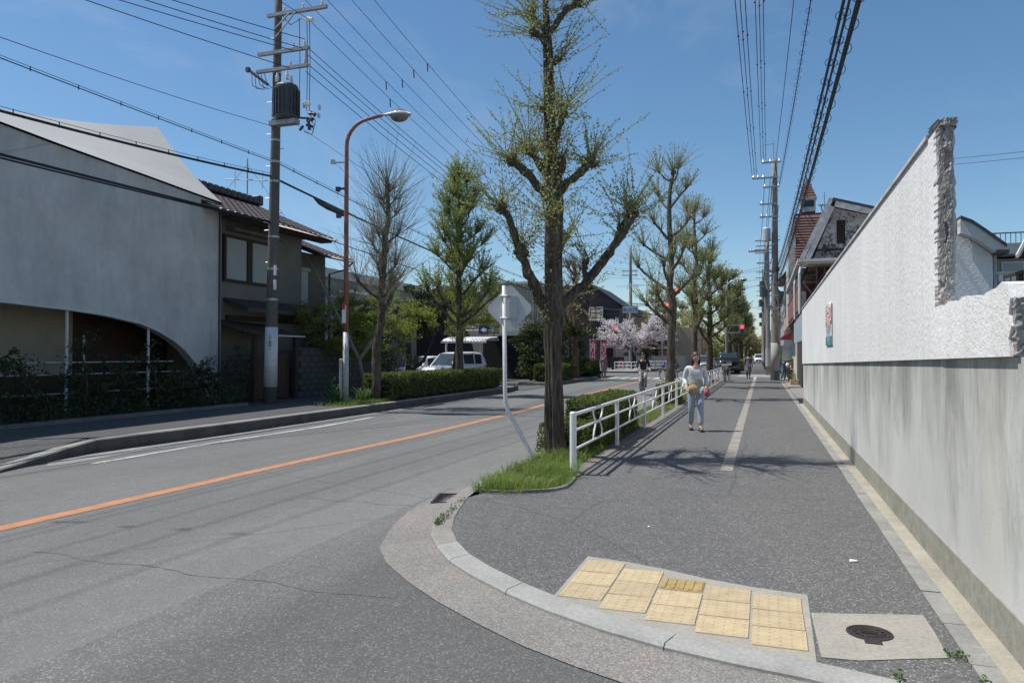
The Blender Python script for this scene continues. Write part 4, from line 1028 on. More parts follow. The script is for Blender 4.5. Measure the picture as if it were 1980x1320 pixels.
mb = MB(); p = on_y(1255, 688, 79); q = on_y(1300, 710, 79); mb.box(p.x - 3, 79, 0, q.x + 2, 79.2, p.z); tag(mb.build('garden_wall', 'gutter_grey'), 'low grey garden wall in front of the peach-roofed house', 'wall')

# ------------------------------------------------------------------ right background buildings
RA = thing('gabled_house', 'mould-stained gabled house with a brown balcony behind the white wall', 'house', (3, 30, 0))
g0 = 27.6
ap, el, er = Vector((2.30, g0, 6.72)), Vector((1.36, g0, 4.72)), Vector((5.2, g0, 5.72))
mb = MB(); mb.prism([(1.6, g0, 4.62), (2.36, g0, 6.5), (5.2, g0, 5.66), (5.2, g0, 4.62)], (0, 12, 0)); mb.build('upper_wall', 'mouldy_stucco', RA)
mb = MB(); mb.box(2.05, g0 + .5, 0, 5.2, g0 + 11.9, 4.619); mb.build('lower_wall', 'brown_wood', RA)
def board(p, q, th, y0, y1, name, m_, parent):
    b = MB(); p, q = Vector(p), Vector(q); d = (q - p).normalized(); nn = Vector((-d.z, 0, d.x)) * th
    nn = nn if nn.z > 0 else -nn
    b.prism([(p.x, y0, p.z), (q.x, y0, q.z), (q.x + nn.x, y0, q.z + nn.z), (p.x + nn.x, y0, p.z + nn.z)], (0, y1 - y0, 0)); return b.build(name, m_, parent)
board((1.24, 0, 4.5), (2.28, 0, 6.70), .14, g0 - .55, g0 + 12.2, 'steep_roof', 'weathered_board', RA)
board((2.24, 0, 6.66), (5.4, 0, 5.72), .10, g0 - .55, g0 + 12.2, 'shallow_roof', 'tile_dark', RA)
board((2.3, 0, 6.44), (5.4, 0, 5.50), .19, g0 - .60, g0 - .552, 'barge_board', 'weathered_board', RA)
board((1.46, 0, 4.5), (2.31, 0, 6.42), .17, g0 - .60, g0 - .552, 'steep_barge_board', 'weathered_board', RA)
mb = MB(); mb.box(2.42, g0 - .06, 5.28, 2.68, g0 - .005, 6.05); lv = mb.build('louvre', 'dark_void', RA)
mb = MB()
for k in range(9): mb.box(2.43, g0 - .09, 5.3 + k * .083, 2.67, g0 - .062, 5.345 + k * .083)
mb.build('louvre_slats', 'dark_wood', lv)
mb = MB(); mb.box(1.75, g0 - .12, 5.05, 3.6, g0 - .005, 5.10); mb.build('ledge', 'dark_wood', RA)
mb = MB(); mb.box(3.18, g0 - .09, 5.55, 3.6, g0 - .005, 5.86); aw = mb.build('attic_window', 'white_paint', RA)
mb = MB(); mb.box(3.24, g0 - .11, 5.6, 3.54, g0 - .092, 5.81); mb.build('pane', 'window_glass', aw)
mb = MB(); mb.box(1.26, g0 - .62, 4.56, 3.9, g0 + .4, 4.615); mb.build('porch_soffit', 'cream_gutter', RA)
mb = MB(); mb.box(1.24, g0 - .72, 4.62, 3.9, g0 - .62, 4.72); mb.box(1.14, g0 - .72, 4.62, 1.24, g0 + 12, 4.72); mb.build('gutter', 'cream_gutter', RA)
for y in (g0 - .6, g0 + 3.4):
    mb = MB(); mb.tube([(1.5, y + .15, 4.6), (1.24, y + .05, 4.45), (1.2, y, 4.25), (1.2, y, 2.9), (1.42, y + .1, 2.8)], .045, 7); mb.build('downpipe', 'old_white_paint', RA)
mb = MB(); mb.box(1.26, g0, 2.95, 2.04, g0 + 13, 3.10); mb.build('balcony_floor', 'brown_wood', RA)
for k in range(13):
    mb = MB(); mb.box(1.24, g0 + k + .01, 3.12, 1.285, g0 + k + .97, 3.95); mb.build('balcony_panel', 'red_brown_panel', RA)
mb = MB(); mb.box(1.22, g0 - .03, 3.96, 1.31, g0 + 13, 4.03); mb.box(1.28, g0 - .03, 3.96, 2.04, g0 + .04, 4.03); mb.build('balcony_rail', 'red_brown_panel', RA)
mb = MB(); mb.tube([(1.35, g0 - .02, 3.95), (2.0, g0 - .02, 3.1)], .03, 5); mb.tube([(1.75, g0, 4.0), (2.1, g0, 4.35)], .03, 5); mb.build('brace', 'red_brown_panel', RA)
for x in (1.75, 2.0):
    mb = MB(); mb.box(x, g0 - .05, 3.1, x + .05, g0, 4.56); mb.build('balcony_post', 'red_brown_panel', RA)
fsx = 1.24
mb = MB()
fs = thing('shop_fascia', 'plain blue-grey shop fascia board at the end of the white wall', 'fascia', (1.3, 28, 2))
for k in range(7):
    mb = MB(); mb.box(fsx, 25.6 + k * 1.06, 1.98, fsx + .05, 26.64 + k * 1.06, 2.9 - .02 * k); mb.build('fascia_panel', 'blue_grey_board', fs)
mb = MB(); mb.box(fsx - .02, 25.55, 2.9, fsx + .2, 33.1, 2.94); mb.build('fascia_cap', 'dark_wood', fs)
mb = MB(); mb.box(fsx + .02, 25.5, 0, fsx + .09, 26.3, 1.98); mb.build('fascia_post', 'blue_grey_board', fs)
mb = MB(); mb.box(1.7, 33.6, .0, 2.04, 46, 2.94); mb.build('shop_recess', 'dark_wood', RA)
RB = thing('mansard_house', 'brick-red shingled mansard house with a small pyramid turret', 'house', (2.5, 42, 0))
yb = 40.2
q = {k: on_y(*v, yb) for k, v in dict(tl=(1538, 411), tr=(1588, 411), bl=(1537, 518), br=(1592, 518)).items()}
nrow = 19; mb = MB()
for k in range(nrow):
    t0, t1 = k / nrow, (k + 1) / nrow
    l0, l1 = q['bl'].lerp(q['tl'], t0), q['bl'].lerp(q['tl'], t1); r0, r1 = q['br'].lerp(q['tr'], t0), q['br'].lerp(q['tr'], t1)
    yy0, yy1 = yb - .10 + t0 * .9, yb + t1 * .9
    r0.x += 1.6; r1.x += 1.6
    mb.poly([(l0.x, yy0, l0.z), (r0.x, yy0, r0.z), (r1.x, yy1 - .02, l1.z), (l1.x, yy1 - .02, l1.z)])
    mb.poly([(l0.x, yy0, l0.z), (r0.x, yy0, r0.z), (r0.x, yy0 + .09, l0.z), (l0.x, yy0 + .09, l0.z)])
    mb.poly([(l0.x, yy0, l0.z), (l1.x, yy1 - .02, l1.z), (l1.x, yb + 7, l1.z), (l0.x, yb + 7, l0.z)])
mb.build('mansard_shingles', 'shingle_brown', RB, kind='stuff')
mb = MB(); mb.box(q['bl'].x + .06, yb + .2, 0, q['br'].x + 1.5, yb + 7, q['bl'].z); mb.build('wall', 'light_wall', RB)
mb = MB(); mb.box(q['tl'].x - .02, yb + .86, q['tl'].z - .01, q['tr'].x + 1.7, yb + 7, q['tl'].z + .08); mb.build('flat_cap', 'dark_wood', RB)
mb = MB(); mb.box(q['bl'].x - .3, yb + .3, 3.0, q['bl'].x + .05, yb + 4, on_y(1533, 455, yb).z); mb.build('chimney_wall', 'weathered_board', RB)
t0, t1 = on_y(1548, 410, yb + 1.2), on_y(1577, 384, yb + 1.2); tw = t1.x - t0.x
mb = MB(); mb.box(t0.x, yb + 1.2, t0.z, t1.x, yb + 1.2 + tw, t1.z); tu = mb.build('turret', 'weathered_board', RB)
mb = MB(); mb.box(t0.x + .08, yb + 1.17, t0.z + .25, t1.x - .08, yb + 1.198, t1.z - .08); mb.build('turret_louvre', 'print_dark', tu)
mb = MB(); mb.box(t0.x - .06, yb + 1.14, t1.z, t1.x + .06, yb + 1.26 + tw, t1.z + .06); mb.build('turret_cornice', 'cream_gutter', tu)
apx = on_y(1562, 346, yb + 1.2 + tw / 2); mb = MB(); c0 = Vector(((t0.x + t1.x) / 2, yb + 1.2 + tw / 2, 0)); nr = 8
for k in range(nr):
    h0, h1 = t1.z + .06 + (apx.z - t1.z) * k / nr, t1.z + .06 + (apx.z - t1.z) * (k + 1) / nr; s0, s1 = (tw / 2 + .06) * (1 - k / nr) + .015, (tw / 2 + .03) * (1 - (k + 1) / nr) + .005
    a = [(c0.x + sx * s0, c0.y + sy_ * s0, h0) for sx, sy_ in ((-1, -1), (1, -1), (1, 1), (-1, 1))]; c = [(c0.x + sx * s1, c0.y + sy_ * s1, h1) for sx, sy_ in ((-1, -1), (1, -1), (1, 1), (-1, 1))]
    for j in range(4): mb.poly([a[j], a[(j + 1) % 4], c[(j + 1) % 4], c[j]])
    mb.poly(a)
mb.build('pyramid_roof', 'shingle_brown', tu)
# further terrace
RC = thing('terrace_shop', 'pinkish terrace shop with overhanging upper floor and red awning past the right pole', 'building', (2, 55, 0))
mb = MB(); mb.box(2.15, 47.5, 0, 7, 62, 3.0); mb.build('wall', 'light_wall', RC)
mb = MB(); mb.box(1.36, 47.5, 3.01, 7, 52.8, 6.3); mb.build('upper_wall', 'pink_wall', RC)
mb = MB(); mb.prism([(1.02, 47.2, 6.05), (1.3, 47.2, 6.0), (3.6, 47.2, 9.0), (3.4, 47.2, 9.1)], (0, 5.9, 0)); mb.build('steep_roof', 'tile_dark', RC)
mb = MB(); mb.prism([(1.05, 41.5, 2.5), (1.75, 41.5, 3.3), (1.75, 41.5, 3.2), (1.10, 41.5, 2.45)], (0, 11.3, 0)); mb.build('awning', 'red_brown_panel', RC)
mb = MB(); mb.prism([(1.12, 53.0, 2.5), (1.9, 53.0, 3.1), (1.9, 53.0, 2.5)], (0, 1.6, 0)); mb.build('red_awning', 'poster_red', RC)
for k in range(3):
    mb = MB(); mb.box(1.325, 47.9 + k * 1.6, 4.0, 1.357, 49.1 + k * 1.6, 5.3); w_ = mb.build('window', 'window_glass', RC)
    mb = MB(); mb.box(1.28, 47.86 + k * 1.6, 3.92, 1.324, 49.14 + k * 1.6, 3.98); mb.build('sill', 'cream_gutter', w_)
RD = thing('lattice_screen', 'white lattice screen and shutters standing behind the potted plants', 'screen', (1.9, 46.4, 0))
for (a, c, m_) in ((1.05, 1.62, 'light_wall'),):
    mb = MB(); mb.box(1.10, 46.9, .9, 1.66, 47.0, 2.0); mb.build('shutter', 'white_paint', RD)
for i in range(5):
    mb = MB(); x = 1.72 + i * .13; mb.box(x, 46.9, .9, x + .05, 46.96, 2.05); mb.build('slat', 'white_paint', RD)
for j in range(7):
    mb = MB(); z = .95 + j * .16; mb.box(1.7, 46.86, z, 2.36, 46.895, z + .05); mb.build('cross_slat', 'white_paint', RD)
far_r = [('far_shop', 'grey shop front beyond the crossing on the right', 1.7, 66, 9, 12, 6.5, 'grey_wall'), ('far_house', 'tan two-storey house further along the right side', 1.6, 79, 8, 11, 7.2, 'tan_wall'), ('far_house', 'pale house with dark roof far along the right side', 1.8, 92, 9, 14, 6.4, 'light_wall'), ('far_block', 'pale grey block at the far end of the right side', 1.6, 108, 10, 20, 9, 'light_wall')]
for nme, lab, x, y, wd, ln, h, m_ in far_r:
    t = thing(nme, lab, 'house', (x, y, 0)); mb = MB(); mb.box(x, y, -.1, x + wd, y + ln, h); mb.build('wall', m_, t)
    mb = MB(); mb.box(x - .35, y - .2, h, x + wd + .3, y + ln + .2, h + .25); mb.build('roof', 'tile_dark', t)
    for k in range(int(ln / 3)):
        for zz in (1.0, 4.0):
            mb = MB(); mb.box(x - .03, y + .7 + k * 3, zz, x - .003, y + 2.3 + k * 3, zz + 1.3); mb.build('window', 'window_glass', t)
    for k in range(2):
        mb = MB(); mb.box(x + 1 + k * 3, y - .03, 4, x + 2.4 + k * 3, y - .003, 5.3); mb.build('window', 'window_glass', t)
far_l = [('far_house', 'grey house beyond the corner on the left side', -14.5, 84, 'tan_wall', 6.2), ('far_house', 'pale flat-fronted house far along the left side', -14, 98, 'light_wall', 6.0), ('far_house', 'brown house at the far end of the left side', -14.5, 116, 'grey_wall', 7.0)]
for nme, lab, x, y, m_, h in far_l:
    t = thing(nme, lab, 'house', (x, y, 0)); mb = MB(); mb.box(x - 9, y, -.1, x, y + 11, h); mb.build('wall', m_, t)
    mb = MB(); mb.prism([(x - 9.5, y - .3, h), (x + .5, y - .3, h), (x - 4.5, y - .3, h + 1.8)], (0, 11.6, 0)); mb.build('roof', 'tile_dark', t)
    for k in range(3):
        mb = MB(); mb.box(x + .003, y + 1 + k * 3.3, 3.6, x + .03, y + 2.6 + k * 3.3, 4.8); mb.build('window', 'window_glass', t)
# annex with rough white stucco behind the broken wall
AN = thing('stucco_annex', 'rough white stucco house end with a curved roof verge behind the broken wall', 'house', (5, 20, 0))
ya = 20.0
pt = [on_y(x, y, ya) for x, y in ((1850, 428), (1872, 436), (1896, 452), (1937, 481))]
pw = [on_y(x, y, ya) for x, y in ((1850, 455), (1872, 462), (1890, 472), (1919, 492))]
mb = MB(); mb.prism([(pw[0].x - 2.4, ya, 0)] + [(pw[3].x, ya, 0)] + [(p.x, ya, p.z) for p in reversed(pw)] + [(pw[0].x - 2.4, ya, pw[0].z - .2)], (0, 6, 0)); mb.build('wall', 'stucco_white', AN)
for a, c, A, C in zip(pt, pt[1:], pw, pw[1:]):
    mb = MB(); mb.prism([(A.x, ya - .35, A.z), (C.x, ya - .35, C.z), (c.x, ya - .35, c.z), (a.x, ya - .35, a.z)], (0, .3, 0)); mb.build('verge_board', 'light_wall', AN)
    mb = MB(); mb.prism([(a.x, ya - .4, a.z), (c.x, ya - .4, c.z), (c.x, ya - .4, c.z + .07), (a.x, ya - .4, a.z + .07)], (0, 6.6, 0)); mb.build('roof_sheet', 'tile_dark', AN)
mb = MB(); mb.box(pw[3].x - .02, ya - .4, pw[3].z - .02, pt[3].x + .05, ya + 6, pw[3].z + .06); mb.build('eave_gutter', 'tile_dark', AN)
mb = MB(); mb.tube([(pw[3].x + .06, ya + .05, pw[3].z), (pw[3].x + .06, ya + .05, 0)], .04, 6); mb.build('downpipe', 'weathered_board', AN)
AP = thing('grey_apartment', 'grey flat-roofed building with a roof railing at the right edge', 'building', (10, 32, 0))
yp = 32.0
a_, c_ = on_y(1921, 503, yp), on_y(1978, 480, yp)
mb = MB(); mb.box(a_.x - 2, yp, 0, a_.x + 9, yp + 8, on_y(1950, 500, yp).z); mb.build('wall', 'grey_wall', AP)
mb = MB(); mb.box(a_.x - 2.1, yp - .9, on_y(1950, 496, yp).z, a_.x + 9, yp + 8.1, on_y(1950, 476, yp).z); mb.build('parapet', 'grey_wall', AP)
wz0, wz1 = on_y(1950, 528, yp).z, on_y(1950, 506, yp).z
for k in range(3):
    x = on_y(1936, 520, yp).x + k * .78
    mb = MB(); mb.box(x, yp - .05, wz0, x + .74, yp - .003, wz1); w_ = mb.build('window', 'white_paint', AP)
    mb = MB(); mb.box(x + .05, yp - .065, wz0 + .06, x + .69, yp - .051, wz1 - .06); mb.build('pane', 'pale_glass', w_)
mb = MB(); z = on_y(1950, 548, yp).z
for k in range(24): mb.box(a_.x - 1.9 + k * .2, yp - 1.0, z, a_.x - 1.75 + k * .2, yp - .95, wz0 - .12)
mb.build('balcony_slats', 'alu_frame', AP)
mb = MB(); mb.box(a_.x - 2, yp - 1.04, wz0 - .118, a_.x + 4, yp - .93, wz0 - .04); mb.build('balcony_rail', 'grey_wall', AP)
rz0, rz1 = on_y(1950, 476, yp).z, on_y(1950, 456, yp).z
rl_ = MB()
for k in range(40): rl_.cyl((a_.x - 1.9 + k * .16, yp - .8, rz0), (a_.x - 1.9 + k * .16, yp - .8, rz1), .012, n=4)
rl_.build('railing_bars', 'print_dark', AP)
rl_ = MB(); rl_.cyl((a_.x - 2, yp - .8, rz1), (a_.x + 5, yp - .8, rz1), .025, n=5); rl_.build('roof_railing', 'print_dark', AP)
EV = thing('dark_roof_house', 'dark roof corner with a white verge at the right edge above the wall', 'house', (7.6, 22, 0))
yv = 22.0; a_, c_ = on_y(1966, 492, yv), on_y(1984, 455, yv)
mb = MB(); mb.prism([(a_.x, yv, a_.z), (c_.x + .6, yv, c_.z + 1.2), (c_.x + .6, yv, c_.z + 1.1), (a_.x + .03, yv, a_.z - .08)], (0, .12, 0)); mb.build('verge', 'white_paint', EV)
mb = MB(); mb.prism([(a_.x + .12, yv + .13, a_.z - .04), (c_.x + 2, yv + .13, a_.z - .04), (c_.x + 2, yv + .13, c_.z + 2.0), (c_.x + .6, yv + .13, c_.z + 1.05)], (0, .5, 0)); mb.build('gable', 'dark_wood', EV)
b0 = on_y(1951, 530, yv); mb = MB(); mb.prism([(b0.x, yv - .5, b0.z), (b0.x + 1.5, yv - .5, b0.z + .4), (b0.x + 1.5, yv - .5, b0.z + .34), (b0.x, yv - .5, b0.z - .08)], (0, 1, 0)); mb.build('porch_roof', 'dark_wood', EV)
mb = MB(); mb.box(b0.x + .15, yv - .3, 0, b0.x + 1.5, yv, b0.z - .05); mb.build('porch_wall', 'tan_wall', EV)
for k in range(3): 
    mb = MB(); mb.box(b0.x + .13 + k * .3, yv - .4, 1.8, b0.x + .2 + k * .3, yv - .31, b0.z + .05); mb.build('porch_post', 'dark_wood', EV)
ra = thing('roof_aerial', 'small aerial and bracket on the ridge behind the stained gable', 'antenna', (2.15, 33, 7))
ya_ = 33; p0, p1, p2, p3 = [on_y(x, y, ya_) for x, y in ((1594, 372), (1594, 440), (1584, 397), (1606, 396))]
mb = MB(); mb.cyl(p0, p1, .025, n=5); mb.build('mast', 'galv_steel', ra)
mb = MB(); mb.cyl(p2, p3, .025, n=4)
for t in (0, .33, .66, 1): p = p2.lerp(p3, t); mb.cyl(p, p + Vector((0, .25, .07)), .03, n=4)
mb.cyl(p2.lerp(p3, .15), p1 + Vector((0, 0, .3)), .02, n=4); mb.cyl(p2.lerp(p3, .85), p1 + Vector((0, 0, .3)), .02, n=4); mb.build('aerial_head', 'print_dark', ra)
# ------------------------------------------------------------------ white guard rail
gr = thing('guard_rail', 'white steel pedestrian guard rail with curved ornaments along the planting strip', 'guard rail', (-2.28, 25, 0))
RX = -2.28
py_ = [9.28 + i * 3.02 for i in range(13)]
pm = MB(); pm.lathe((0, 0, 0), [(.044, -.1), (.044, .775), (.036, .79), (.012, .797), (.001, .797)], 14); pproto = None
bmesh_base = MB(); bmesh_base.box(-.11, -.16, -.1, .10, .16, .028, .01); bproto = None
pm2 = MB(); pm2.box(-.028, -.045, -.1, .028, .045, .775, .008)
p2 = None
for i, y in enumerate(py_):
    if i == 0: o = pm.build('post', 'white_paint', gr, local=True)
    elif p2 is None: p2 = o = pm2.build('post', 'white_paint', gr, local=True)
    else: o = share(p2, gr)
    o.location = Vector((RX, y, .0)) - ORG[gr.name]
    if bproto is None: bproto = b_ = bmesh_base.build('post_base', 'kerb_old', gr, local=True)
    else: b_ = share(bproto, gr)
    b_.location = Vector((RX + .01, y, 0)) - ORG[gr.name]
for a, c in zip(py_, py_[1:]):
    for z, r_, nm in ((.755, .026, 'top_rail'), (.55, .018, 'middle_rail'), (.31, .018, 'bottom_rail')):
        m_ = MB(); m_.tube([(RX, a + .03, z), (RX, c - .03, z)], r_, 8); m_.build(nm, 'white_paint', gr)
    ym = (a + c) / 2
    for s, z0, z1, nm in ((1, .74, .555, 'upper_arc'), (-1, .32, .545, 'lower_arc')):
        m_ = MB(); pts = []
        for k in range(13):
            t = math.pi * k / 12; pts.append((RX, ym - math.cos(t) * .33 * (1 if s > 0 else .92), z0 + (z1 - z0) * math.sin(t)))
        m_.tube(pts, .013, 6); m_.build(nm, 'white_paint', gr)

# ------------------------------------------------------------------ bent sign post seen from behind
bs = thing('bent_sign_post', 'kinked white sign post leaning over the grass, diamond sign seen from behind', 'road sign', (-3.05, 10.15, 0))
m_ = MB(); m_.tube([(-3.04, 10.15, -.1), (-3.05, 10.15, .01), (-3.20, 10.13, .30), (-3.36, 10.11, .60), (-3.43, 10.1, .72), (-3.465, 10.1, .82), (-3.475, 10.1, 1.0), (-3.49, 10.1, 2.50)], .0305, 12, True); m_.smooth = True
m_.sm = [True] * len(m_.f); m_.build('post', 'old_white_paint', bs)
m_ = MB(); cx_, cz_ = -3.425, 2.175; pts = []
for k in range(4):
    a0 = math.pi / 2 * k
    for d in (-.5, -.25, 0, .25, .5):
        ctr = Vector((math.cos(a0), 0, math.sin(a0))) * .255
        an_ = a0 + d * math.pi / 2; pts.append(Vector((cx_, 10.155, cz_)) + ctr + Vector((math.cos(an_), 0, math.sin(an_))) * .075)
m_.prism(pts, (0, .004, 0)); pl_ = m_.build('sign_plate', 'sign_back', bs)
m_ = MB(); m_.prism([p + Vector((0, .0045, 0)) for p in pts], (0, .001, 0)); m_.build('sign_face', 'line_orange', bs)
for z in (2.03, 2.345):
    m_ = MB(); m_.box(-3.545, 10.06, z - .016, -3.43, 10.135, z + .016, .004); m_.box(-3.43, 10.128, z - .013, -3.32, 10.153, z + .013); m_.build('bracket', 'galv_steel', bs)
m_ = MB(); m_.box(-3.42, 10.14, 2.345, -3.30, 10.1545, 2.03); m_.build('stiffener', 'sign_back', bs)

# ------------------------------------------------------------------ street lamps
def street_lamp(name, label, base, h, reach, two_tone, rz=0, group='street lamps'):
    t = thing(name, label, 'street lamp', base, rz, group); bx, by, bz = base
    n = 11; arc = []
    r = min(1.0, reach * .75)
    arc = [(0, 0, h - r)] + [(r - r * math.cos(a), 0, h - r + r * math.sin(a) * 1.0) for a in [math.pi / 2 * k / 8 for k in range(1, 8)]] + [(reach, 0, h + .08)]
    lo_h = h * .25 if two_tone else h * .12
    m_ = MB(); m_.tube([(0, 0, -.1), (0, 0, lo_h)], [.085, .078], 14); m_.smooth = True; m_.sm = [True] * len(m_.f); m_.build('lower_pole', 'lamp_grey' if two_tone else 'galv_steel', t, local=True)
    m_ = MB(); m_.tube([(0, 0, lo_h - .02), (0, 0, h * .55)] + arc, [.075, .068] + [.058 - .015 * k / 9 for k in range(len(arc))], 12); m_.sm = [True] * len(m_.f)
    m_.build('upper_pole', 'lamp_rust' if two_tone else 'galv_steel', t, local=True)
    hd = MB(); e = Vector((reach, 0, h + .08)); secs = []
    prof = [(-.05, .05, .04, .05), (.12, .075, .055, .07), (.30, .15, .09, .12), (.50, .195, .12, .17), (.68, .165, .085, .13), (.80, .08, .05, .05)]
    rings = []
    for x, wy, up_, dn in prof:
        ring = [hd.vert(e + Vector((x, math.cos(a) * wy, math.sin(a) * (up_ if math.sin(a) > 0 else .02)))) for a in [2 * math.pi * k / 14 for k in range(14)]]
        rings.append(ring)
    for a, c in zip(rings, rings[1:]):
        for k in range(14): hd.face((a[k], a[(k + 1) % 14], c[(k + 1) % 14], c[k]))
    hd.face(rings[0]); hd.face(rings[-1][::-1]); hd.sm = [True] * len(hd.f); hd.build('lamp_head', 'old_white_paint', t, local=True)
    g = MB(); g.ball(e + Vector((.48, 0, -.02)), (.275, .17, .185), 14, 8); g.sm = [True] * len(g.f); g.build('lamp_bowl', 'lamp_glass', t, local=True)
    return t
L1 = street_lamp('street_lamp', 'rust-red and grey curved street lamp rising from the left grass verge', (-11.04, 18.41, LP), 7.98, 1.02, True, R(14))
m_ = MB(); m_.box(-.088, -.088, 2.25, .02, .0, 2.75); m_.build('notice_sticker', 'sign_white', L1, local=True)
m_ = MB(); m_.box(-.09, -.09, 2.62, .0, -.03, 2.8); m_.build('red_sticker', 'poster_red', L1, local=True)
for z, x in ((6.05, -.2), (5.3, -.18)):
    m_ = MB(); m_.box(x - .1, -.05, z - .1, x + .02, .05, z + .02); m_.box(x + .02, -.02, z - .06, -.05, .02, z); m_.build('control_box', 'transformer_grey', L1, local=True)
m_ = MB(); m_.box(-.33, -.02, 6.74, -.05, .02, 6.78); m_.box(-.45, -.03, 6.72, -.33, .03, 6.84); m_.build('photocell', 'old_white_paint', L1, local=True)
m_ = MB(); m_.box(-.17, -.06, .15, -.09, .06, 1.25, .01); m_.build('conduit_box', 'lamp_grey', L1, local=True)
p = on_y(1405, 700, 66)
L2 = street_lamp('street_lamp', 'distant grey street lamp arching out above the second row of street trees', (-2.87, 66, 0), 7.75, .95, False, R(-8))

# ------------------------------------------------------------------ utility poles
def pole(name, label, base, top, r0, r1, lean=(0, 0), group='concrete utility poles', mat_='pole_concrete'):
    t = thing(name, label, 'utility pole', base, 0, group); b = Vector(base); e = Vector((base[0] + lean[0], base[1] + lean[1], top))
    m_ = MB(); pts = [b + (e - b) * k / 8 for k in range(9)]; pts[0] = pts[0] - Vector((0, 0, .2)); m_.tube(pts, [r0 + (r1 - r0) * k / 8 for k in range(9)], 18); m_.sm = [True] * len(m_.f)
    m_.build('shaft', mat_, t); return t, b, e
def insul(m_, p, h=.16, r=.045):
    m_.lathe(p, [(.02, 0), (r, .02), (r * .6, .05), (r, .07), (r * .6, .10), (r * .9, .12), (.02, h)], 8)
def steps(t, b, e, r, z0, z1):
    m_ = MB(); z = z0; k = 0
    while z < z1:
        f = (z - b.z) / (e.z - b.z); c = b.lerp(e, f); s = 1 if k % 2 else -1; m_.cyl(c, c + Vector((s * (r + .14), -.02, 0)), .010, n=4); z += .45; k += 1
    m_.build('climbing_steps', 'galv_steel', t, kind='stuff')
def bands(t, b, e, r0, r1, zs):
    for z in zs:
        f = (z - b.z) / (e.z - b.z); c = b.lerp(e, f); r = r0 + (r1 - r0) * f + .006; m_ = MB(); m_.cyl(c - Vector((0, 0, .03)), c + Vector((0, 0, .03)), r, n=18); m_.build('steel_band', 'galv_steel', t)
PL, b, e = pole('utility_pole', 'tall dark concrete utility pole with transformer and white wrap on the left pavement', (-13.04, 17.74, LP), 12.3, .178, .095, (.22, 0), mat_='dark_pole_concrete')
ax = lambda z: b.lerp(e, (z - b.z) / (e.z - b.z))
steps(PL, b, e, .15, 3.2, 11); bands(PL, b, e, .178, .095, (3.05, 3.9, 4.8, 6.35, 6.9, 7.5, 8.1, 9.4))
m_ = MB(); c0, c1 = ax(.62), ax(2.28); m_.tube([c0, c1], [.186, .173], 20); m_.sm = [True] * len(m_.f); m_.build('white_wrap', 'old_white_paint', PL)
text_mesh('丘\nノ\n東\n四\n二', .085, 'print_dark', PL, ax(1.85) + Vector((.09, -.19, 0)), (1, .45, 0), (0, 0, 1))
for z in (3.45, 3.85): 
    m_ = MB(); c0 = ax(z); m_.box(c0.x + .14, c0.y - .16, z - .14, c0.x + .20, c0.y - .10, z + .14); m_.build('marker_tube', 'sign_white', PL)
def arm(t, z, x0, x1, y, ins, th=.045, both=True):
    m_ = MB(); m_.box(x0, y - th, z - th, x1, y + th, z + th); a_ = m_.build('cross_arm', 'steel_arm', t)
    m_ = MB()
    for x in ins: insul(m_, (x, y, z + th))
    if ins: m_.build('insulators', 'insulator', a_)
    return a_
Y0 = 17.55
arm(PL, 10.95, -13.05, -11.15, Y0, (-12.5, -11.9, -11.3)); arm(PL, 9.9, -13.35, -11.72, Y0, (-12.2, -11.85)); arm(PL, 9.42, -13.4, -11.74, Y0, (-12.3, -11.85))
for p_, q_, r_ in (((-12.75, Y0 - .05, 10.55), (-12.3, Y0 - .05, 10.92), .02), ((-12.75, Y0 - .05, 10.3), (-12.1, Y0 - .05, 10.92), .02), ((-11.78, Y0, 9.4), (-11.78, Y0, 9.9), .04)):
    m_ = MB(); m_.cyl(p_, q_, r_, n=6); m_.build('arm_brace', 'steel_arm', PL)
m_ = MB(); m_.box(-13.55, Y0 - .3, 9.35, -13.45, Y0 - .2, 9.47); m_.tube([(-13.5, Y0 - .25, 9.42), (-12.95, Y0 - .1, 8.98)], .045, 6); m_.build('stay_arm', 'transformer_grey', PL)
m_ = MB(); tx, ty = -12.45, 17.6
pr = [(math.cos(a) * .44, math.sin(a) * .34) for a in [2 * math.pi * k / 12 for k in range(12)]]
m_.lathe((tx, ty, 8.0), [(.27, 0), (.32, .05), (.32, .9), (.29, .95), (.05, .99)], 20)
for k in range(20):
    a = 2 * math.pi * k / 20; q = Matrix.Translation((tx + math.cos(a) * .34, ty + math.sin(a) * .34, 8.47)) @ Matrix.Rotation(a, 4, 'Z'); m_.box(-.03, -.012, -.38, .022, .012, .35, xf=q)
tr = m_.build('transformer', 'transformer_grey', PL)
m_ = MB()
for dx, dy in ((-.2, -.15), (.15, -.2), (.05, .15)): insul(m_, (tx + dx, ty + dy, 9.02), .26, .06)
m_.build('bushings', 'insulator', tr)
m_ = MB(); m_.box(tx - .5, ty - .12, 7.86, tx + .35, ty + .12, 7.99); m_.build('transformer_bracket', 'steel_arm', tr)
m_ = MB(); rq = random.Random(2)
for k in range(6): insul(m_, (-11.95 + rq.uniform(0, .5), 17.5 + rq.uniform(-.2, .2), 8.05 + rq.uniform(-.1, .35)), .14, .05)
m_.build('fuse_insulators', 'insulator', PL)
m_ = MB()
for k in range(9):
    p = Vector((-11.98 + rq.uniform(0, .45), 17.5 + rq.uniform(-.2, .2), 7.7 + rq.uniform(0, .4))); m_.cyl(p, p + Vector((rq.uniform(-.12, .2), rq.uniform(-.1, .1), rq.uniform(-.22, .1))), rq.uniform(.025, .05), n=6)
m_.cyl((-12.1, 17.5, 8.0), (-11.5, 17.5, 7.9), .03, n=5); m_.build('cutout_switches', 'transformer_grey', PL)
m_ = MB()
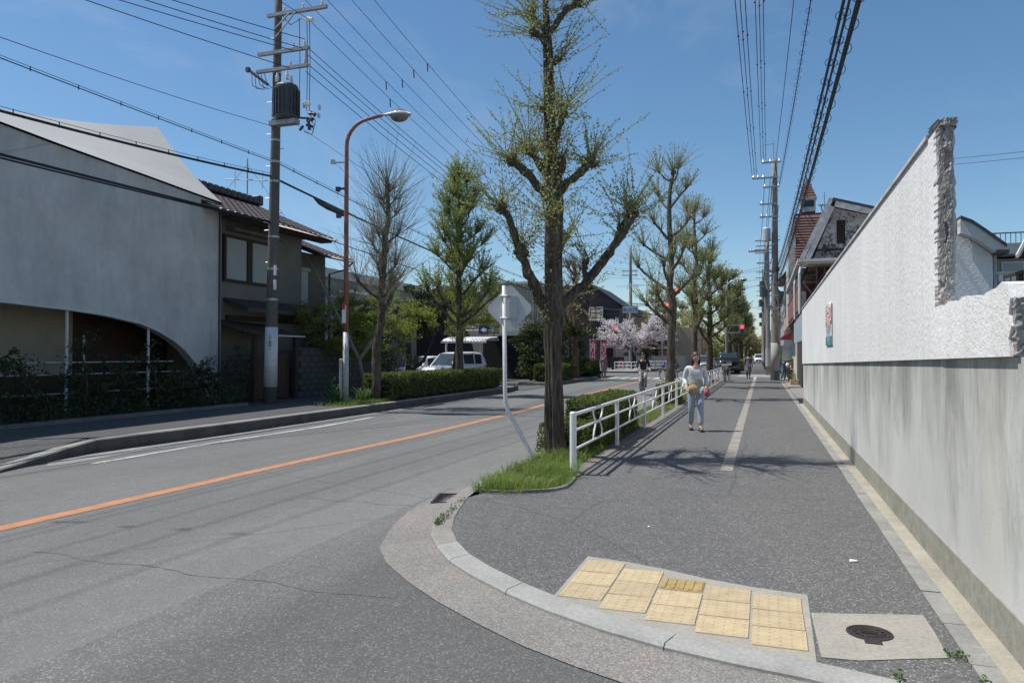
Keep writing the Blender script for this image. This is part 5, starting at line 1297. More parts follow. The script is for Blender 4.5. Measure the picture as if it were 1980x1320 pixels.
for x in (-12.02, -11.78, -11.70): m_.tube([(x, Y0, 10.75), (x + .03, Y0, 9.5), (x + .02, Y0 - .02, 8.15)], .011, 4)
m_.tube([(-12.7, Y0, 11.05), (-12.3, Y0, 10.6), (-11.9, Y0, 10.75)], .011, 4)
for k in range(3): m_.tube([(-11.75, Y0, 8.1 - k * .1), (-11.45 - k * .03, Y0 - .05, 7.85 - k * .12), (-11.6, Y0, 7.5), (-11.85, Y0, 7.6)], .010, 4)
for k in range(5): m_.tube([(-13.4 + k * .1, Y0 - .22, 9.3), (-13.35 + k * .12, Y0 - .25, 8.95 - .1 * (k % 2)), (-13.1 + k * .08, Y0 - .15, 8.85)], .010, 4)
m_.build('drop_wires', 'cable_thin', PL)
m_ = MB(); m_.cyl((-11.95, Y0, 10.75), (-11.7, Y0, 10.62), .035, n=6); m_.cyl((-11.75, Y0, 10.7), (-11.6, Y0, 10.64), .07, n=8); m_.build('strain_insulators', 'insulator', PL)

PR, b2, e2 = pole('utility_pole', 'grey concrete utility pole with stacked crossarms by the bending person', (.70, 46.7, 0), 13.0, .24, .15, (.05, 0))
ax2 = lambda z: b2.lerp(e2, (z - b2.z) / (e2.z - b2.z))
steps(PR, b2, e2, .18, 3.5, 12); bands(PR, b2, e2, .24, .15, (2.3, 4.2, 5.0, 6.2, 8.0, 9.4))
m_ = MB(); m_.tube([ax2(.55), ax2(2.2)], [.245, .235], 18); m_.sm = [True] * len(m_.f); m_.build('pale_wrap', 'kerb_pale', PR)
m_ = MB(); m_.tube([ax2(-.05), ax2(.55)], [.27, .262], 18); m_.build('dark_foot_guard', 'transformer_grey', PR)
for z, x0, x1, ins in ((12.8, .02, 1.1, (.1, .5, 1.0)), (11.9, -.52, .95, (-.45, -.2, .1)), (11.35, .1, 1.0, (.2, .95)), (10.35, -.1, .9, (0,)), (9.6, -.1, .95, (0, .3))): arm(PR, z, x0, x1, 46.45, ins)
arm(PR, 7.6, -.75, .4, 46.45, (-.6, -.45))
m_ = MB(); m_.lathe((.26, 46.5, 8.15), [(.2, 0), (.24, .04), (.24, .75), (.2, .8), (.05, .86)], 14); m_.build('transformer', 'sign_back', PR)
m_ = MB(); m_.cyl((.70, 46.7, 13), (.70, 46.7, 14.1), .03, n=5); m_.cyl((.7, 46.7, 13.95), (.1, 46.7, 13.9), .02, n=5); m_.build('top_rod', 'galv_steel', PR)
m_ = MB(); rq = random.Random(4)
for k in range(26):
    z = rq.uniform(3.8, 6.6); c = ax2(z); a = rq.uniform(0, 6.28); m_.cyl(c + Vector((math.cos(a) * .2, math.sin(a) * .2, 0)), c + Vector((math.cos(a) * .33, math.sin(a) * .33, rq.uniform(-.3, .2))), .03, n=5)
m_.build('cable_clutter', 'cable_black', PR)
# further poles down the right side
k = 0
labs = ['slim pole just behind the nearest right-hand utility pole', 'third utility pole in the right-hand row', 'fourth utility pole in the right-hand row', 'fifth utility pole in the right-hand row', 'farthest visible utility pole in the right-hand row']
far_heads = []
for lab, (x, y, h) in zip(labs, ((.42, 60.5, 10.5), (.35, 78, 12.5), (.2, 100, 12.2), (.1, 128, 12), (0, 165, 12))):
    t, b_, e_ = pole('utility_pole', lab, (x, y, 0), h, .19, .12)
    for dz, x0, x1 in ((.3, -.9, .9), (1.0, -1.0, .6), (2.0, -.8, .5), (2.7, -.6, .6)): arm(t, h - dz, x + x0, x + x1, y - .2, (x + x0 + .1, x + .4))
    m_ = MB(); m_.lathe((x - .35, y - .3, h - 4.6), [(.2, 0), (.24, .05), (.24, .8), (.1, .86)], 10); m_.build('transformer', 'transformer_grey', t)
    m_ = MB(); m_.tube([b_ + Vector((0, 0, .6)), b_ + Vector((0, 0, 2.0))], .20, 12); m_.build('pale_wrap', 'kerb_pale', t)
# left row, beyond the junction
LQ = []
for lab, x, y, h, r in (('dark utility pole with double crossarm beyond the left corner', -13.0, 78.0, 12.9, .2), ('short grey pole carrying the pedestrian signal at the left corner', -13.3, 70.6, 4.6, .10), ('thin far pole standing behind the hanging traffic signal', -9.9, 84, 11.2, .16)):
    t, b_, e_ = pole('utility_pole', lab, (x, y, 0), h, r, r * .65); LQ.append((t, b_, e_))
t = LQ[0][0]
for z in (10.2, 9.75): arm(t, z, -13.85, -12.2, 77.8, (-13.7, -12.4))
m_ = MB(); m_.box(-12.42, 77.78, 9.5, -12.36, 77.84, 10.4); m_.build('arm_link', 'steel_arm', t)

# ------------------------------------------------------------------ overhead cables
def curve3(A, B, Yc, zc=None):
    """cable through A (at its pole) and B, hanging on to y = Yc"""
    A, B = Vector(A), Vector(B); L_ = A.y - Yc; t = (A.y - B.y) / L_
    zc = A.z if zc is None else zc
    lin = A.z + (zc - A.z) * t; s = (lin - B.z) / max(1e-4, 4 * t * (1 - t)); pts = []
    for k in range(41):
        u = k / 40; x = A.x + (B.x - A.x) * u / t; pts.append(Vector((x, A.y - L_ * u, A.z + (zc - A.z) * u - s * 4 * u * (1 - u))))
    return pts
def cable(label, pts, r, group=None, m='cable_black', rings=None, messenger=0):
    t = thing('overhead_cable', label, 'cable', pts[0], 0, group)
    m_ = MB(); m_.tube(pts, r, 5); m_.build('conductor', m, t)
    if messenger:
        m_ = MB(); m_.tube([p + Vector((0, 0, messenger)) for p in pts], .006, 4); m_.build('messenger_wire', 'cable_black', t)
    if rings:
        kind, step, rad = rings; m_ = MB(); acc = 0; nxt = 1.0
        for a, c in zip(pts, pts[1:]):
            L_ = (c - a).length
            while nxt < acc + L_:
                q = a.lerp(c, (nxt - acc) / L_)
                if kind == 'loop': m_.torus(q + Vector((0, 0, rad * .4)), rad, .0055, 10, 3, 'y')
                elif kind == 'clip': m_.cyl(q + Vector((0, 0, -.035)), q + Vector((0, 0, messenger + .01)), .011, n=5)
                elif kind == 'spacer':
                    for dx, dz in ((-.13, 0), (.13, 0), (0, .12), (0, -.12)): m_.ball(q + Vector((dx, 0, dz)), .035, 5, 4)
                elif kind == 'tag': m_.cyl(q, q + Vector((.02, 0, -.28)), .02, n=4)
                nxt += step
            acc += L_
        m_.build('hangers', 'cable_black', t, kind='stuff')
    return t
def span(A, C, sag):
    A, C = Vector(A), Vector(C); return [A.lerp(C, k / 40) - Vector((0, 0, sag * 4 * (k / 40) * (1 - k / 40))) for k in range(41)]
XL = -13.0
g = 'left overhead lines'
cable('thin plain cable from the left pole, above the ringed cable over the curved roof', curve3((XL, 17.75, 7.92), on_x(0, 72, XL), -15), .0075, g)
cable('double cable with clips crossing the sky above the curved roof', curve3((XL, 17.7, 6.92), on_x(0, 112, XL), -15), .011, g, rings=('clip', 1.05, 0), messenger=.05)
cable('thick black cable with clips crossing in front of the pale curved roof', curve3((XL, 17.7, 6.50), on_x(0, 214, XL), -15), .030, g, rings=('clip', .95, 0), messenger=.08)
cable('lower thick black cable sagging across the grey facade', curve3((XL, 17.72, 5.22), on_x(0, 298, XL), -15), .03, g)
cable('lower thin black cable sagging just under the thick one across the facade', curve3((XL, 17.72, 5.19), on_x(0, 305, XL), -15), .02, g)
for lab, px, xa, za in (('lowest of the four bare lines meeting the left pole crossarms', 165, -12.3, 9.40), ('second lowest of the four bare lines meeting the left pole crossarms', 230, -12.2, 9.88), ('second highest of the four bare lines meeting the left pole crossarms', 280, -11.9, 9.9), ('highest of the four bare lines meeting the left pole crossarms', 332, -11.85, 10.15)):
    cable(lab, curve3((xa, 17.55, za), on_z(px, 0, za - .35), -15), .011, g, 'cable_thin')
g = 'lines running from the left pole to the junction'
hi_pts = [('outermost high line over the road with short tags', (-10.4, 17.6, 11.75), 1), ('second high line over the road from the left pole', (-10.9, 17.6, 11.6), 1), ('twin high line from the tip of the left crossarm', (-11.3, 17.55, 11.3), 1), ('middle high line from the left crossarm', (-11.9, 17.55, 11.3), 1), ('inner high line below the left crossarm', (-11.75, 17.55, 10.7), 1)]
for lab, A, tg in hi_pts:
    A = Vector(A); bk = A + Vector((0, -32, .2)); C = Vector((A.x - 1.0, 78, A.z - .3))
    cable(lab, span(bk, A, .6)[:-1] + span(A, C, 1.9), .0085, g, 'cable_thin', rings=('tag', 9.0, .1))
for lab, A in (('upper low-tension line towards the junction', (-11.8, 17.55, 9.95)), ('second low-tension line towards the junction', (-11.8, 17.55, 9.75)), ('third low-tension line towards the junction', (-11.8, 17.55, 9.5)), ('lowest low-tension line towards the junction', (-11.8, 17.55, 9.25))):
    A = Vector(A); cable(lab, span(A, (-12.5, 78, A.z + .35), 1.9), .010, g, 'cable_black')
cable('thick telephone cable sloping from the left pole past the street lamp', span((XL, 17.75, 6.48), (-12.9, 78, 6.2), 1.1), .032, g)
cable('telephone cable with messenger sloping above the street lamp box', span((XL, 17.75, 6.95), (-12.9, 78, 6.9), 1.1), .014, g, rings=('clip', 1.2, 0), messenger=.07)
cable('thin service cable low behind the street lamp', span((XL, 17.75, 5.3), (-12.9, 78, 5.9), 1.0), .016, g)
jb = thing('cable_closure', 'black splice closure hanging on the thick cable beside the street lamp', 'cable closure', (-13, 20.6, 6.3))
m_ = MB(); q0, q1 = Vector((-13.0, 20.1, 6.21)), Vector((-13.0, 21.6, 6.13)); m_.tube([q0 - Vector((0, .3, -.1)), q0, q0.lerp(q1, .3), q0.lerp(q1, .8), q1], [.03, .06, .10, .10, .05], 10); m_.build('closure_body', 'transformer_grey', jb)
cable('thin stay wire crossing down from the transformer', span((-12.9, 17.7, 8.35), (-11.0, 20.5, 6.8), .02), .006, g, 'cable_thin')
# right side lines towards the camera
g = 'right overhead lines'
YB = -16
def right_line(lab, A, px, ds, r, **k):
    A = Vector(A); cable(lab, curve3(A, on_z(px, 0, A.z - ds), YB), r, g, **k)
for j, (dx, dz) in enumerate(((-.13, 0), (.13, 0), (0, .12))):
    right_line(['left wire of the spaced bundle on the far left of the right lines', 'right wire of the leftmost spaced bundle', 'middle wire of the leftmost spaced bundle'][j], (-.38 + dx, 46.45, 12.05 + dz), 1431 + dx * 75, 1.1, .013, **({'rings': ('spacer', 5.5, 0)} if j == 2 else {}))
for j, (dx, dz) in enumerate(((-.13, 0), (.13, 0), (0, .12))):
    right_line(['left wire of the second spaced bundle', 'right wire of the second spaced bundle', 'middle wire of the second spaced bundle'][j], (.12 + dx, 46.45, 12.95 + dz), 1468 + dx * 60, 1.0, .013, **({'rings': ('spacer', 5.5, 0)} if j == 2 else {}))
right_line('single thin plain line between the bundles and the looped cable', (.5, 46.5, 10.4), 1535, .8, .010)
right_line('looped service cable left of the thick black bundle', (.98, 46.5, 11.4), 1568, 1.0, .016, rings=('loop', .75, .075))
right_line('first thick looped telephone cable over the pavement', (.85, 46.6, 6.6), 1632, .75, .021, rings=('loop', .8, .055))
right_line('second thick looped telephone cable over the pavement', (.88, 46.6, 6.25), 1643, .70, .016, rings=('loop', .8, .05))
right_line('thickest black telephone cable nearest the white wall', (.92, 46.6, 5.85), 1661, .62, .030, rings=('loop', .7, .075))
g = 'far right overhead lines'
for j, (dx, z0, z1) in enumerate(((-.5, 12.0, 12.2), (-.2, 11.9, 11.5), (0, 12.9, 12.2), (.25, 6.6, 7.2), (.3, 5.9, 6.6), (.25, 10.2, 9.6), (-.3, 8.4, 9.8), (.1, 7.4, 8))):
    lab = ['top left', 'inner top', 'highest', 'upper telephone', 'lower telephone', 'middle', 'left middle', 'lower middle'][j] + ' line continuing from the right pole down the street'
    pts = span((.7 + dx, 46.5, z0), (.35 + dx, 78, z1), .5) + span((.35 + dx, 78, z1), (.1 + dx, 128, z1 - .3), .8)[1:]
    cable(lab, pts, .018 if z0 > 7 else .03, g)
for j, (z0, z1, y0_, y1_) in enumerate(((7.9, 8.3, 70, 60.5), (6.6, 7.0, 78, 60.5), (5.3, 5.2, 60, 60.4), (9.4, 9.9, 78, 78), (8.8, 9.0, 78, 78))):
    cable(['upper crossing line over the junction', 'middle crossing line over the junction', 'lower crossing line over the junction', 'high far crossing line behind the trees', 'second far crossing line behind the trees'][j], span((-13, y0_, z0), (.45, y1_, z1), .35), .016, 'lines crossing the junction', 'cable_thin')
g = 'lines behind the right wall'
for j, z in enumerate((11.25, 10.95)):
    cable(['upper thin line high behind the broken wall', 'lower thin line high behind the broken wall'][j], span((9, 44, z + .4), (26, 36, z - .2), .2), .014, g, 'cable_thin')

# ------------------------------------------------------------------ traffic signals and signs at the junction
def vehicle_signal(name, lab, c, arm_to=None):
    t = thing(name, lab, 'traffic signal', c, 0, 'traffic signals at the junction'); x, y, z = c
    m_ = MB(); m_.box(x - .58, y - .10, z - .21, x + .58, y + .12, z + .21, .06); m_.build('housing', 'signal_body', t)
    for k, mm in ((-1, 'signal_off'), (0, 'signal_off_amber'), (1, 'signal_red')):
        m_ = MB(); m_.lathe((x + k * .37, y - .10, z), [(.15, .0), (.15, -.015), (.10, -.035), (.001, -.045)], 16, 'y'); m_.build('lens', mm, t)
        m_ = MB(); m_.tube([(x + k * .37 + math.cos(a) * .17, y - .2, z + math.sin(a) * .17) for a in [math.pi * q / 8 for q in range(9)]], .012, 4); m_.build('visor', 'signal_body', t)
    if arm_to is not None:
        m_ = MB(); m_.tube([(x - .58, y, z + .1), (arm_to, y + .05, z + .18)], .035, 6); m_.tube([(x - .58, y, z - .06), (arm_to, y + .05, z - .02)], .025, 6); m_.build('mast_arm', 'galv_steel', t)
    return t
vehicle_signal('traffic_signal', 'red traffic signal on a long arm beside the cherry tree', on_y(1282, 590, 70), on_y(1222, 590, 70).x)
vehicle_signal('traffic_signal', 'red traffic signal half hidden behind the second street tree', on_y(1301, 563, 62))
sp_ = on_y(1220, 715, 70)
SP, b_, e_ = pole('signal_pole', 'grey signal pole carrying the district name board', (sp_.x, 70, 0), on_y(1220, 548, 70).z, .12, .085, group='signal poles')
nb = thing('district_sign', 'pale blue district name board on the signal pole', 'sign', (sp_.x, 69.8, 5.6))
a_, c_ = on_y(1204, 605, 69.8), on_y(1234, 592, 69.8)
m_ = MB(); m_.box(a_.x, 69.76, a_.z, c_.x, 69.82, c_.z); m_.build('board', 'pale_blue_sign', nb)
text_mesh('霞ヶ丘2丁目', .40, 'print_dark', nb, ((a_.x + c_.x) / 2, 69.752, (a_.z + c_.z) / 2), (1, 0, 0), (0, 0, 1), sx=.62, depth=.004)
cs = thing('cycle_sign', 'round blue sign with small white plate on the signal pole', 'sign', (sp_.x, 69.8, 2.4))
p = on_y(1218, 652, 69.8); m_ = MB(); m_.lathe((p.x, 69.78, p.z), [(.3, 0), (.3, -.02), (.001, -.021)], 20, 'y'); m_.build('disc', 'blue_sign', cs)
m_ = MB(); m_.ball((p.x + .02, 69.745, p.z + .12), (.05, .012, .05), 8, 6); m_.prism([(p.x - .1, 69.75, p.z - .2), (p.x + .04, 69.75, p.z + .08), (p.x + .12, 69.75, p.z - .18)], (0, -.01, 0)); m_.build('symbol', 'sign_white', cs)
m_ = MB(); m_.box(p.x - .26, 69.76, p.z - .56, p.x + .26, 69.79, p.z - .36); m_.build('plate', 'sign_white', cs)
ns = thing('limit_sign', 'small round dark-rimmed sign above the blue one on the signal pole', 'sign', (sp_.x, 69.8, 3.6))
p = on_y(1218, 633, 69.8); m_ = MB(); m_.lathe((p.x, 69.78, p.z), [(.28, 0), (.28, -.02), (.2, -.022), (.19, -.01), (.001, -.01)], 20, 'y'); m_.build('rim', 'print_dark', ns)
m_ = MB(); m_.lathe((p.x, 69.765, p.z), [(.19, 0), (.19, -.006), (.001, -.007)], 18, 'y'); m_.build('face', 'sign_white', ns)
def ped_signal(lab, c, post=None):
    t = thing('pedestrian_signal', lab, 'pedestrian signal', c, 0, 'pedestrian signals'); x, y, z = c
    m_ = MB(); m_.box(x - .2, y - .1, z - .36, x + .2, y + .12, z + .36, .03); m_.build('housing', 'signal_body', t)
    m_ = MB(); m_.box(x - .155, y - .115, z + .03, x + .155, y - .101, z + .31); rr_ = m_.build('red_lamp', 'signal_ped_red', t)
    m_ = MB(); m_.box(x - .155, y - .115, z - .31, x + .155, y - .101, z - .03); m_.build('green_lamp', 'signal_off', t)
    m_ = MB(); m_.ball((x, y - .12, z + .25), (.03, .01, .035), 6, 5); m_.box(x - .04, y - .125, z + .08, x + .04, y - .116, z + .21); m_.build('standing_figure', 'sign_white', rr_)
    if post is not None:
        m_ = MB(); m_.cyl((x, y, z + .32), (post, y + .05, z + .32), .03, n=5); m_.cyl((x, y, z - .3), (post, y + .05, z - .3), .03, n=5); m_.build('bracket', 'galv_steel', t)
    return t
ped_signal('red pedestrian signal on the short pole in front of the cherry blossom', on_y(1191.5, 637, 70), -13.2)
pp = on_y(1405, 700, 65.4)
ped_signal('red pedestrian signal on the right pavement beside the parked dark car', on_y(1435, 636, 65.4), pp.x)
ib = thing('signal_board', 'pale blue-white information plate beside the left pedestrian signal', 'sign', (-12.7, 70, 3.8))
a_, c_ = on_y(1197, 645, 70), on_y(1206, 626, 70); m_ = MB(); m_.box(a_.x, 69.9, a_.z, c_.x, 69.95, c_.z); m_.build('plate', 'pale_blue_sign', ib)
SP2, _, _ = pole('signal_pole', 'grey signal post among the trees behind the dark car', (pp.x, 65.5, 0), 4.6, .12, .10, group='signal poles')
# far corner fence and red-white marker
ff = thing('corner_fence', 'low white ornamental fence around the far left street corner', 'fence', (-12, 66, 0))
q0, q1 = on_z(1190, 716, .0), on_z(1262, 706, 0)
def fence_run(t, x0, y0_, x1, y1_, n):
    for k in range(n + 1):
        f = k / n; x, y = x0 + (x1 - x0) * f, y0_ + (y1_ - y0_) * f; m_ = MB(); m_.box(x - .035, y - .035, 0, x + .035, y + .035, .85); m_.build('post', 'white_paint', t)
    for z in (.82, .5, .2): m_ = MB(); m_.tube([(x0, y0_, z), (x1, y1_, z)], .025, 5); m_.build('rail', 'white_paint', t)
    m_ = MB()
    for k in range(n):
        f = (k + .5) / n; x, y = x0 + (x1 - x0) * f, y0_ + (y1_ - y0_) * f; dx, dy = (x1 - x0) / n * .16, (y1_ - y0_) / n * .16
        m_.tube([(x - dx, y - dy, .2), (x, y, .5), (x - dx, y - dy, .82)], .02, 4); m_.tube([(x + dx, y + dy, .2), (x, y, .5), (x + dx, y + dy, .82)], .02, 4)
    m_.build('ornaments', 'white_paint', t)
fence_run(ff, -12.9, 68.5, -10.6, 68.5, 3)
f2 = thing('corner_fence', 'further white ornamental fence across the side road by the tan house', 'fence', (-11, 76, 0)); fence_run(f2, -12.0, 75.5, -8.5, 75.5, 4)
bc = thing('dark_planter_box', 'dark box with a red end under the left pedestrian signal', 'box', (-13.7, 69, 0))
p = on_y(1185, 712, 69); m_ = MB(); m_.box(p.x - .1, 68.8, 0, p.x + 1.0, 69.3, 1.3, .03); m_.build('body', 'dark_void', bc); m_ = MB(); m_.box(p.x + .6, 68.76, .05, p.x + 1.02, 68.797, 1.0); m_.build('red_end', 'poster_red', bc)
# ------------------------------------------------------------------ pollarded ginkgo street trees
def knob(m_, p, r, rnd):
    m_.ball(p, (r, r, r * .95), 8, 6, .28, rnd)
    for k in range(5): m_.ball(Vector(p) + Vector((rnd.uniform(-1, 1), rnd.uniform(-1, 1), rnd.uniform(-1, 1))).normalized() * r * .75, r * rnd.uniform(.4, .65), 6, 4, .3, rnd)
def shoot(tw, lf, p, d, ln, r0, rnd, leaf, step, up=.35, sides=3, nleaf=1):
    p = Vector(p); d = Vector(d).normalized(); pts = [p]; q = p.copy(); n = 4
    bend = Vector((rnd.gauss(0, .10), rnd.gauss(0, .10), up * .25))
    for k in range(n):
        d = (d + bend * .6 + Vector((rnd.gauss(0, .05), rnd.gauss(0, .05), rnd.gauss(0, .05)))).normalized(); q = q + d * (ln / n); pts.append(q.copy())
    tw.tube(pts, [r0 * (1 - .75 * k / n) for k in range(n + 1)], sides, False)
    if leaf > 0:
        t = .12 * ln
        while t < ln:
            f = t / ln * n; i = min(n - 1, int(f)); c = pts[i].lerp(pts[i + 1], f - i)
            for _ in range(nleaf): lf.leaf(c + Vector((rnd.gauss(0, leaf * .45), rnd.gauss(0, leaf * .45), rnd.gauss(0, leaf * .45))), leaf, rnd, .2)
            t += step * rnd.uniform(.6, 1.4)
    return pts
def ginkgo(name, label, base, h, r0, seed, levels, limb_len, nshoot, shoot_len, leaf, step, barkm='ginkgo_bark', leafm='ginkgo_bud_leaf', lean=(0, 0), top_bare=0, sides=6, first=2.2, nleaf=1, group=None, cat='tree', trunk_shoots=30, taper=.35, shoot_r=.008, near=True, limb_r=.42, cone=.62):
    rnd = random.Random(seed); t = thing(name, label, cat, base, 0, group); b = Vector(base)
    tr = MB(); lb = MB(); tw = MB(); lf = MB(); pts = []; rads = []
    for k in range(13):
        f = k / 12; z = h * f
        pts.append(b + Vector((lean[0] * f + rnd.gauss(0, .03) * (k > 0), lean[1] * f + rnd.gauss(0, .03) * (k > 0), z - (.1 if k == 0 else 0))))
        rads.append(r0 * (1.18 if k == 0 else 1) * (1 - (1 - taper) * f) * rnd.uniform(.95, 1.06))
    tr.tube(pts, rads, max(8, sides + 4), True, .06, rnd)
    at_ = lambda z: pts[min(11, int(z / h * 12))].lerp(pts[min(12, int(z / h * 12) + 1)], z / h * 12 - int(z / h * 12)) if z < h else pts[-1]
    heads = [(pts[-1], Vector((0, 0, 1)), 1.0)]
    knob(tr, pts[-1], r0 * .55 * (taper / .35), rnd)
    for lv in range(levels):
        f = lv / max(1, levels - 1); z = first + (h - first - .5) * f
        nb = 2 if rnd.random() < .55 else 3
        a0 = rnd.uniform(0, 6.28)
        for k in range(nb):
            a = a0 + k * 2 * math.pi / nb + rnd.uniform(-.5, .5); L_ = limb_len * (1 - cone * f) * rnd.uniform(.7, 1.2)
            o = at_(z + rnd.uniform(-.15, .25)); rr_ = r0 * (limb_r - .18 * f)
            d = Vector((math.cos(a), math.sin(a), rnd.uniform(.25, .6))); q = o.copy(); P_ = [q.copy()]; nn = 5
            for s in range(nn):
                d = (d + Vector((rnd.gauss(0, .12), rnd.gauss(0, .12), .14))).normalized(); q = q + d * (L_ / nn); P_.append(q.copy())
            if near: lb = MB()
            lb.tube(P_, [rr_ * (1 - .45 * s / nn) for s in range(nn + 1)], sides, True, .1, rnd)
            knob(lb, P_[-1], rr_ * 1.0, rnd)
            if near: lb.build('limb', barkm, t)
            heads.append((P_[-1], (P_[-1] - P_[-2]).normalized(), 1.0))
            if L_ > .8: heads.append((P_[3], Vector((0, 0, 1)), .45))
    for p, d, wgt in heads:
        for k in range(max(3, int(nshoot * wgt))):
            dd = d * .55 + Vector((rnd.gauss(0, .55), rnd.gauss(0, .55), .55 + rnd.gauss(0, .35)))
            shoot(tw, lf, p, dd, shoot_len * rnd.uniform(.45, 1.15), shoot_r, rnd, leaf, step, nleaf=nleaf)
    for k in range(trunk_shoots):
        z = rnd.uniform(first * .75, h); a = rnd.uniform(0, 6.28)
        shoot(tw, lf, at_(z), Vector((math.cos(a), math.sin(a), rnd.uniform(.1, .9))), shoot_len * rnd.uniform(.25, .7), shoot_r * .8, rnd, leaf, step * .9, nleaf=nleaf)
    tr.build('trunk', barkm, t, smooth=True)
    if not near: lb.build('limbs', barkm, t, kind='stuff')
    tw.build('twigs', 'pale_twig' if barkm != 'red_twig' else 'red_twig', t, kind='stuff')
    if lf.v: lf.build('leaves', leafm, t, kind='stuff')
    return t
# --- the big tree at the end of the planting strip, limb by limb
def big_tree():
    rnd = random.Random(77); base = Vector((-2.90, 10.72, 0)); t = thing('street_tree', 'large pollarded ginkgo with budding shoots beside the bent sign post', 'tree', base, 0, 'pollarded ginkgo street trees')
    RG = Vector((cyw, syw, 0)); FW = Vector((-syw, cyw, 0)); sc_ = 1450 / 11.12
    def T(px, py, dd=0): return base + RG * ((px - 1070) / sc_) + Vector((0, 0, (883 - py) / sc_)) + FW * dd
    tr = MB(); tp = [(1071, 893, 24.3), (1070, 875, 19.8), (1068, 840, 17.6), (1067, 780, 16.7), (1066, 710, 16.2), (1065, 660, 17.1), (1066, 625, 18.9), (1068, 600, 19.4), (1067, 570, 17.1), (1066, 520, 15.8), (1067, 450, 15.8), (1068, 400, 16.2), (1067, 350, 16.2), (1064, 320, 15.3), (1061, 280, 12.2), (1060, 240, 10.8), (1058, 190, 10.3), (1057, 130, 9.5), (1055, 80, 8.6), (1053, 40, 6.3), (1051, 0, 5.4), (1050, -60, 5.0), (1050, -75, 4.5)]
    # resample finely and roughen into ridged bark
    P_, r_ = [], []
    for (x0, y0, a), (x1, y1, b) in zip(tp, tp[1:]):
        for k in range(5): f = k / 5; P_.append(T(x0 + (x1 - x0) * f, y0 + (y1 - y0) * f)); r_.append((a + (b - a) * f) / sc_)
    n = 30; rings = []
    for i, (p, r) in enumerate(zip(P_, r_)):
        ring = []
        for k in range(n):
            a = 2 * math.pi * k / n
            rid = mnoise.noise(Vector((math.cos(a) * 5.2, math.sin(a) * 5.2, p.z * 1.3))) * .11 + mnoise.noise(Vector((math.cos(a) * 2, math.sin(a) * 2, p.z * 3))) * .06 + (.075 if k % 2 else -.075) * (.4 + abs(mnoise.noise(Vector((k * .9, 3, p.z * .9)))) * 2)
            rr_ = r * (1 + rid); ring.append(tr.vert(p + Vector((math.cos(a) * rr_, math.sin(a) * rr_, 0))))
        rings.append(ring)
    for a, c in zip(rings, rings[1:]):
        for k in range(n): tr.face((a[k], a[(k + 1) % n], c[(k + 1) % n], c[k]))
    tr.build('trunk', 'ginkgo_bark', t)
    limbs = [  # (points (px, py, radius px, depth m), knob radius px, shoots, spread)
        ([(1056, 600, 18, 0), (1038, 575, 17, -.05), (1022, 540, 15, -.1), (1008, 505, 13, -.15), (1002, 488, 12, -.15)], 17, 22), ([(1006, 498, 11, -.15), (990, 455, 10, -.25), (974, 420, 9, -.3), (966, 408, 9, -.3)], 15, 24),
        ([(1072, 600, 17, 0), (1095, 575, 15, .05), (1125, 548, 13, .1), (1160, 505, 12, .15), (1190, 462, 11, .2), (1204, 440, 11, .2)], 14, 10), ([(1120, 555, 8, .05), (1150, 530, 7, -.05), (1176, 490, 7, -.1), (1198, 460, 6.5, -.05), (1225, 415, 6, .0)], 8, 12),
        ([(1200, 445, 10, .2), (1212, 415, 9, .2), (1220, 398, 8, .2)], 13, 26), ([(1130, 545, 8, .1), (1128, 520, 8, .1), (1129, 505, 7, .1)], 9, 10),
        ([(1058, 385, 14, 0), (1030, 355, 13, -.1), (1002, 328, 12, -.15), (985, 315, 11, -.2)], 15, 26), ([(1060, 350, 11, 0), (1040, 310, 10, .2), (1022, 278, 9, .3)], 14, 24),
        ([(1075, 372, 13, 0), (1100, 345, 12, .1), (1125, 322, 11, .15), (1142, 306, 11, .2)], 15, 30), ([(1076, 340, 12, 0), (1082, 325, 12, -.2), (1076, 318, 11, -.3)], 13, 16),
        ([(1066, 232, 8, 0), (1078, 218, 8, .0), (1083, 204, 8, .05)], 9, 14), ([(1055, 220, 6, 0), (1046, 213, 7, -.05)], 9, 9),
        ([(1056, 88, 9, 0), (1040, 72, 9, -.1), (1028, 66, 8, -.1)], 11, 18), ([(1056, 60, 9, 0), (1035, 35, 8, .1), (1023, 18, 8, .1)], 10, 18), ([(1058, 62, 9, 0), (1078, 35, 9, 0), (1092, 15, 9, 0), (1112, 3, 8, 0)], 11, 22),
        ([(1060, 122, 6, 0), (1072, 115, 7, .05), (1078, 108, 7, .05)], 9, 12), ([(1050, -25, 6, 0), (1034, -50, 6, 0)], 9, 12),
        ([(1066, 520, 12, 0), (1060, 490, 11, -.5), (1058, 460, 10, -.9), (1056, 440, 10, -1.05)], 14, 20), ([(1068, 500, 12, 0), (1084, 470, 11, .6), (1092, 440, 10, 1.0)], 14, 20), ([(1066, 300, 9, 0), (1060, 280, 9, .5), (1056, 255, 8, .8)], 11, 18), ([(1064, 290, 9, 0), (1072, 270, 8, -.5), (1078, 250, 8, -.75)], 10, 16),
        ([(1070, 610, 12, .1), (1088, 585, 11, .5), (1104, 560, 10, .9)], 12, 12)]
    tw, lf, ls = MB(), MB(), MB()
    for pts, kr, ns in limbs:
        m_ = MB(); pp_ = [T(x, y, d) for x, y, r, d in pts]; fine, fr = [], []
        for (a, ra), (b, rb) in zip([(p, q[2]) for p, q in zip(pp_, pts)], [(p, q[2]) for p, q in zip(pp_[1:], pts[1:])]):
            for k in range(4): fine.append(a.lerp(b, k / 4) + Vector((rnd.gauss(0, .008), rnd.gauss(0, .008), rnd.gauss(0, .008)))); fr.append((ra + (rb - ra) * k / 4) * .66 / sc_ * rnd.uniform(.85, 1.18))
        fine.append(pp_[-1]); fr.append(pts[-1][2] * .72 / sc_)
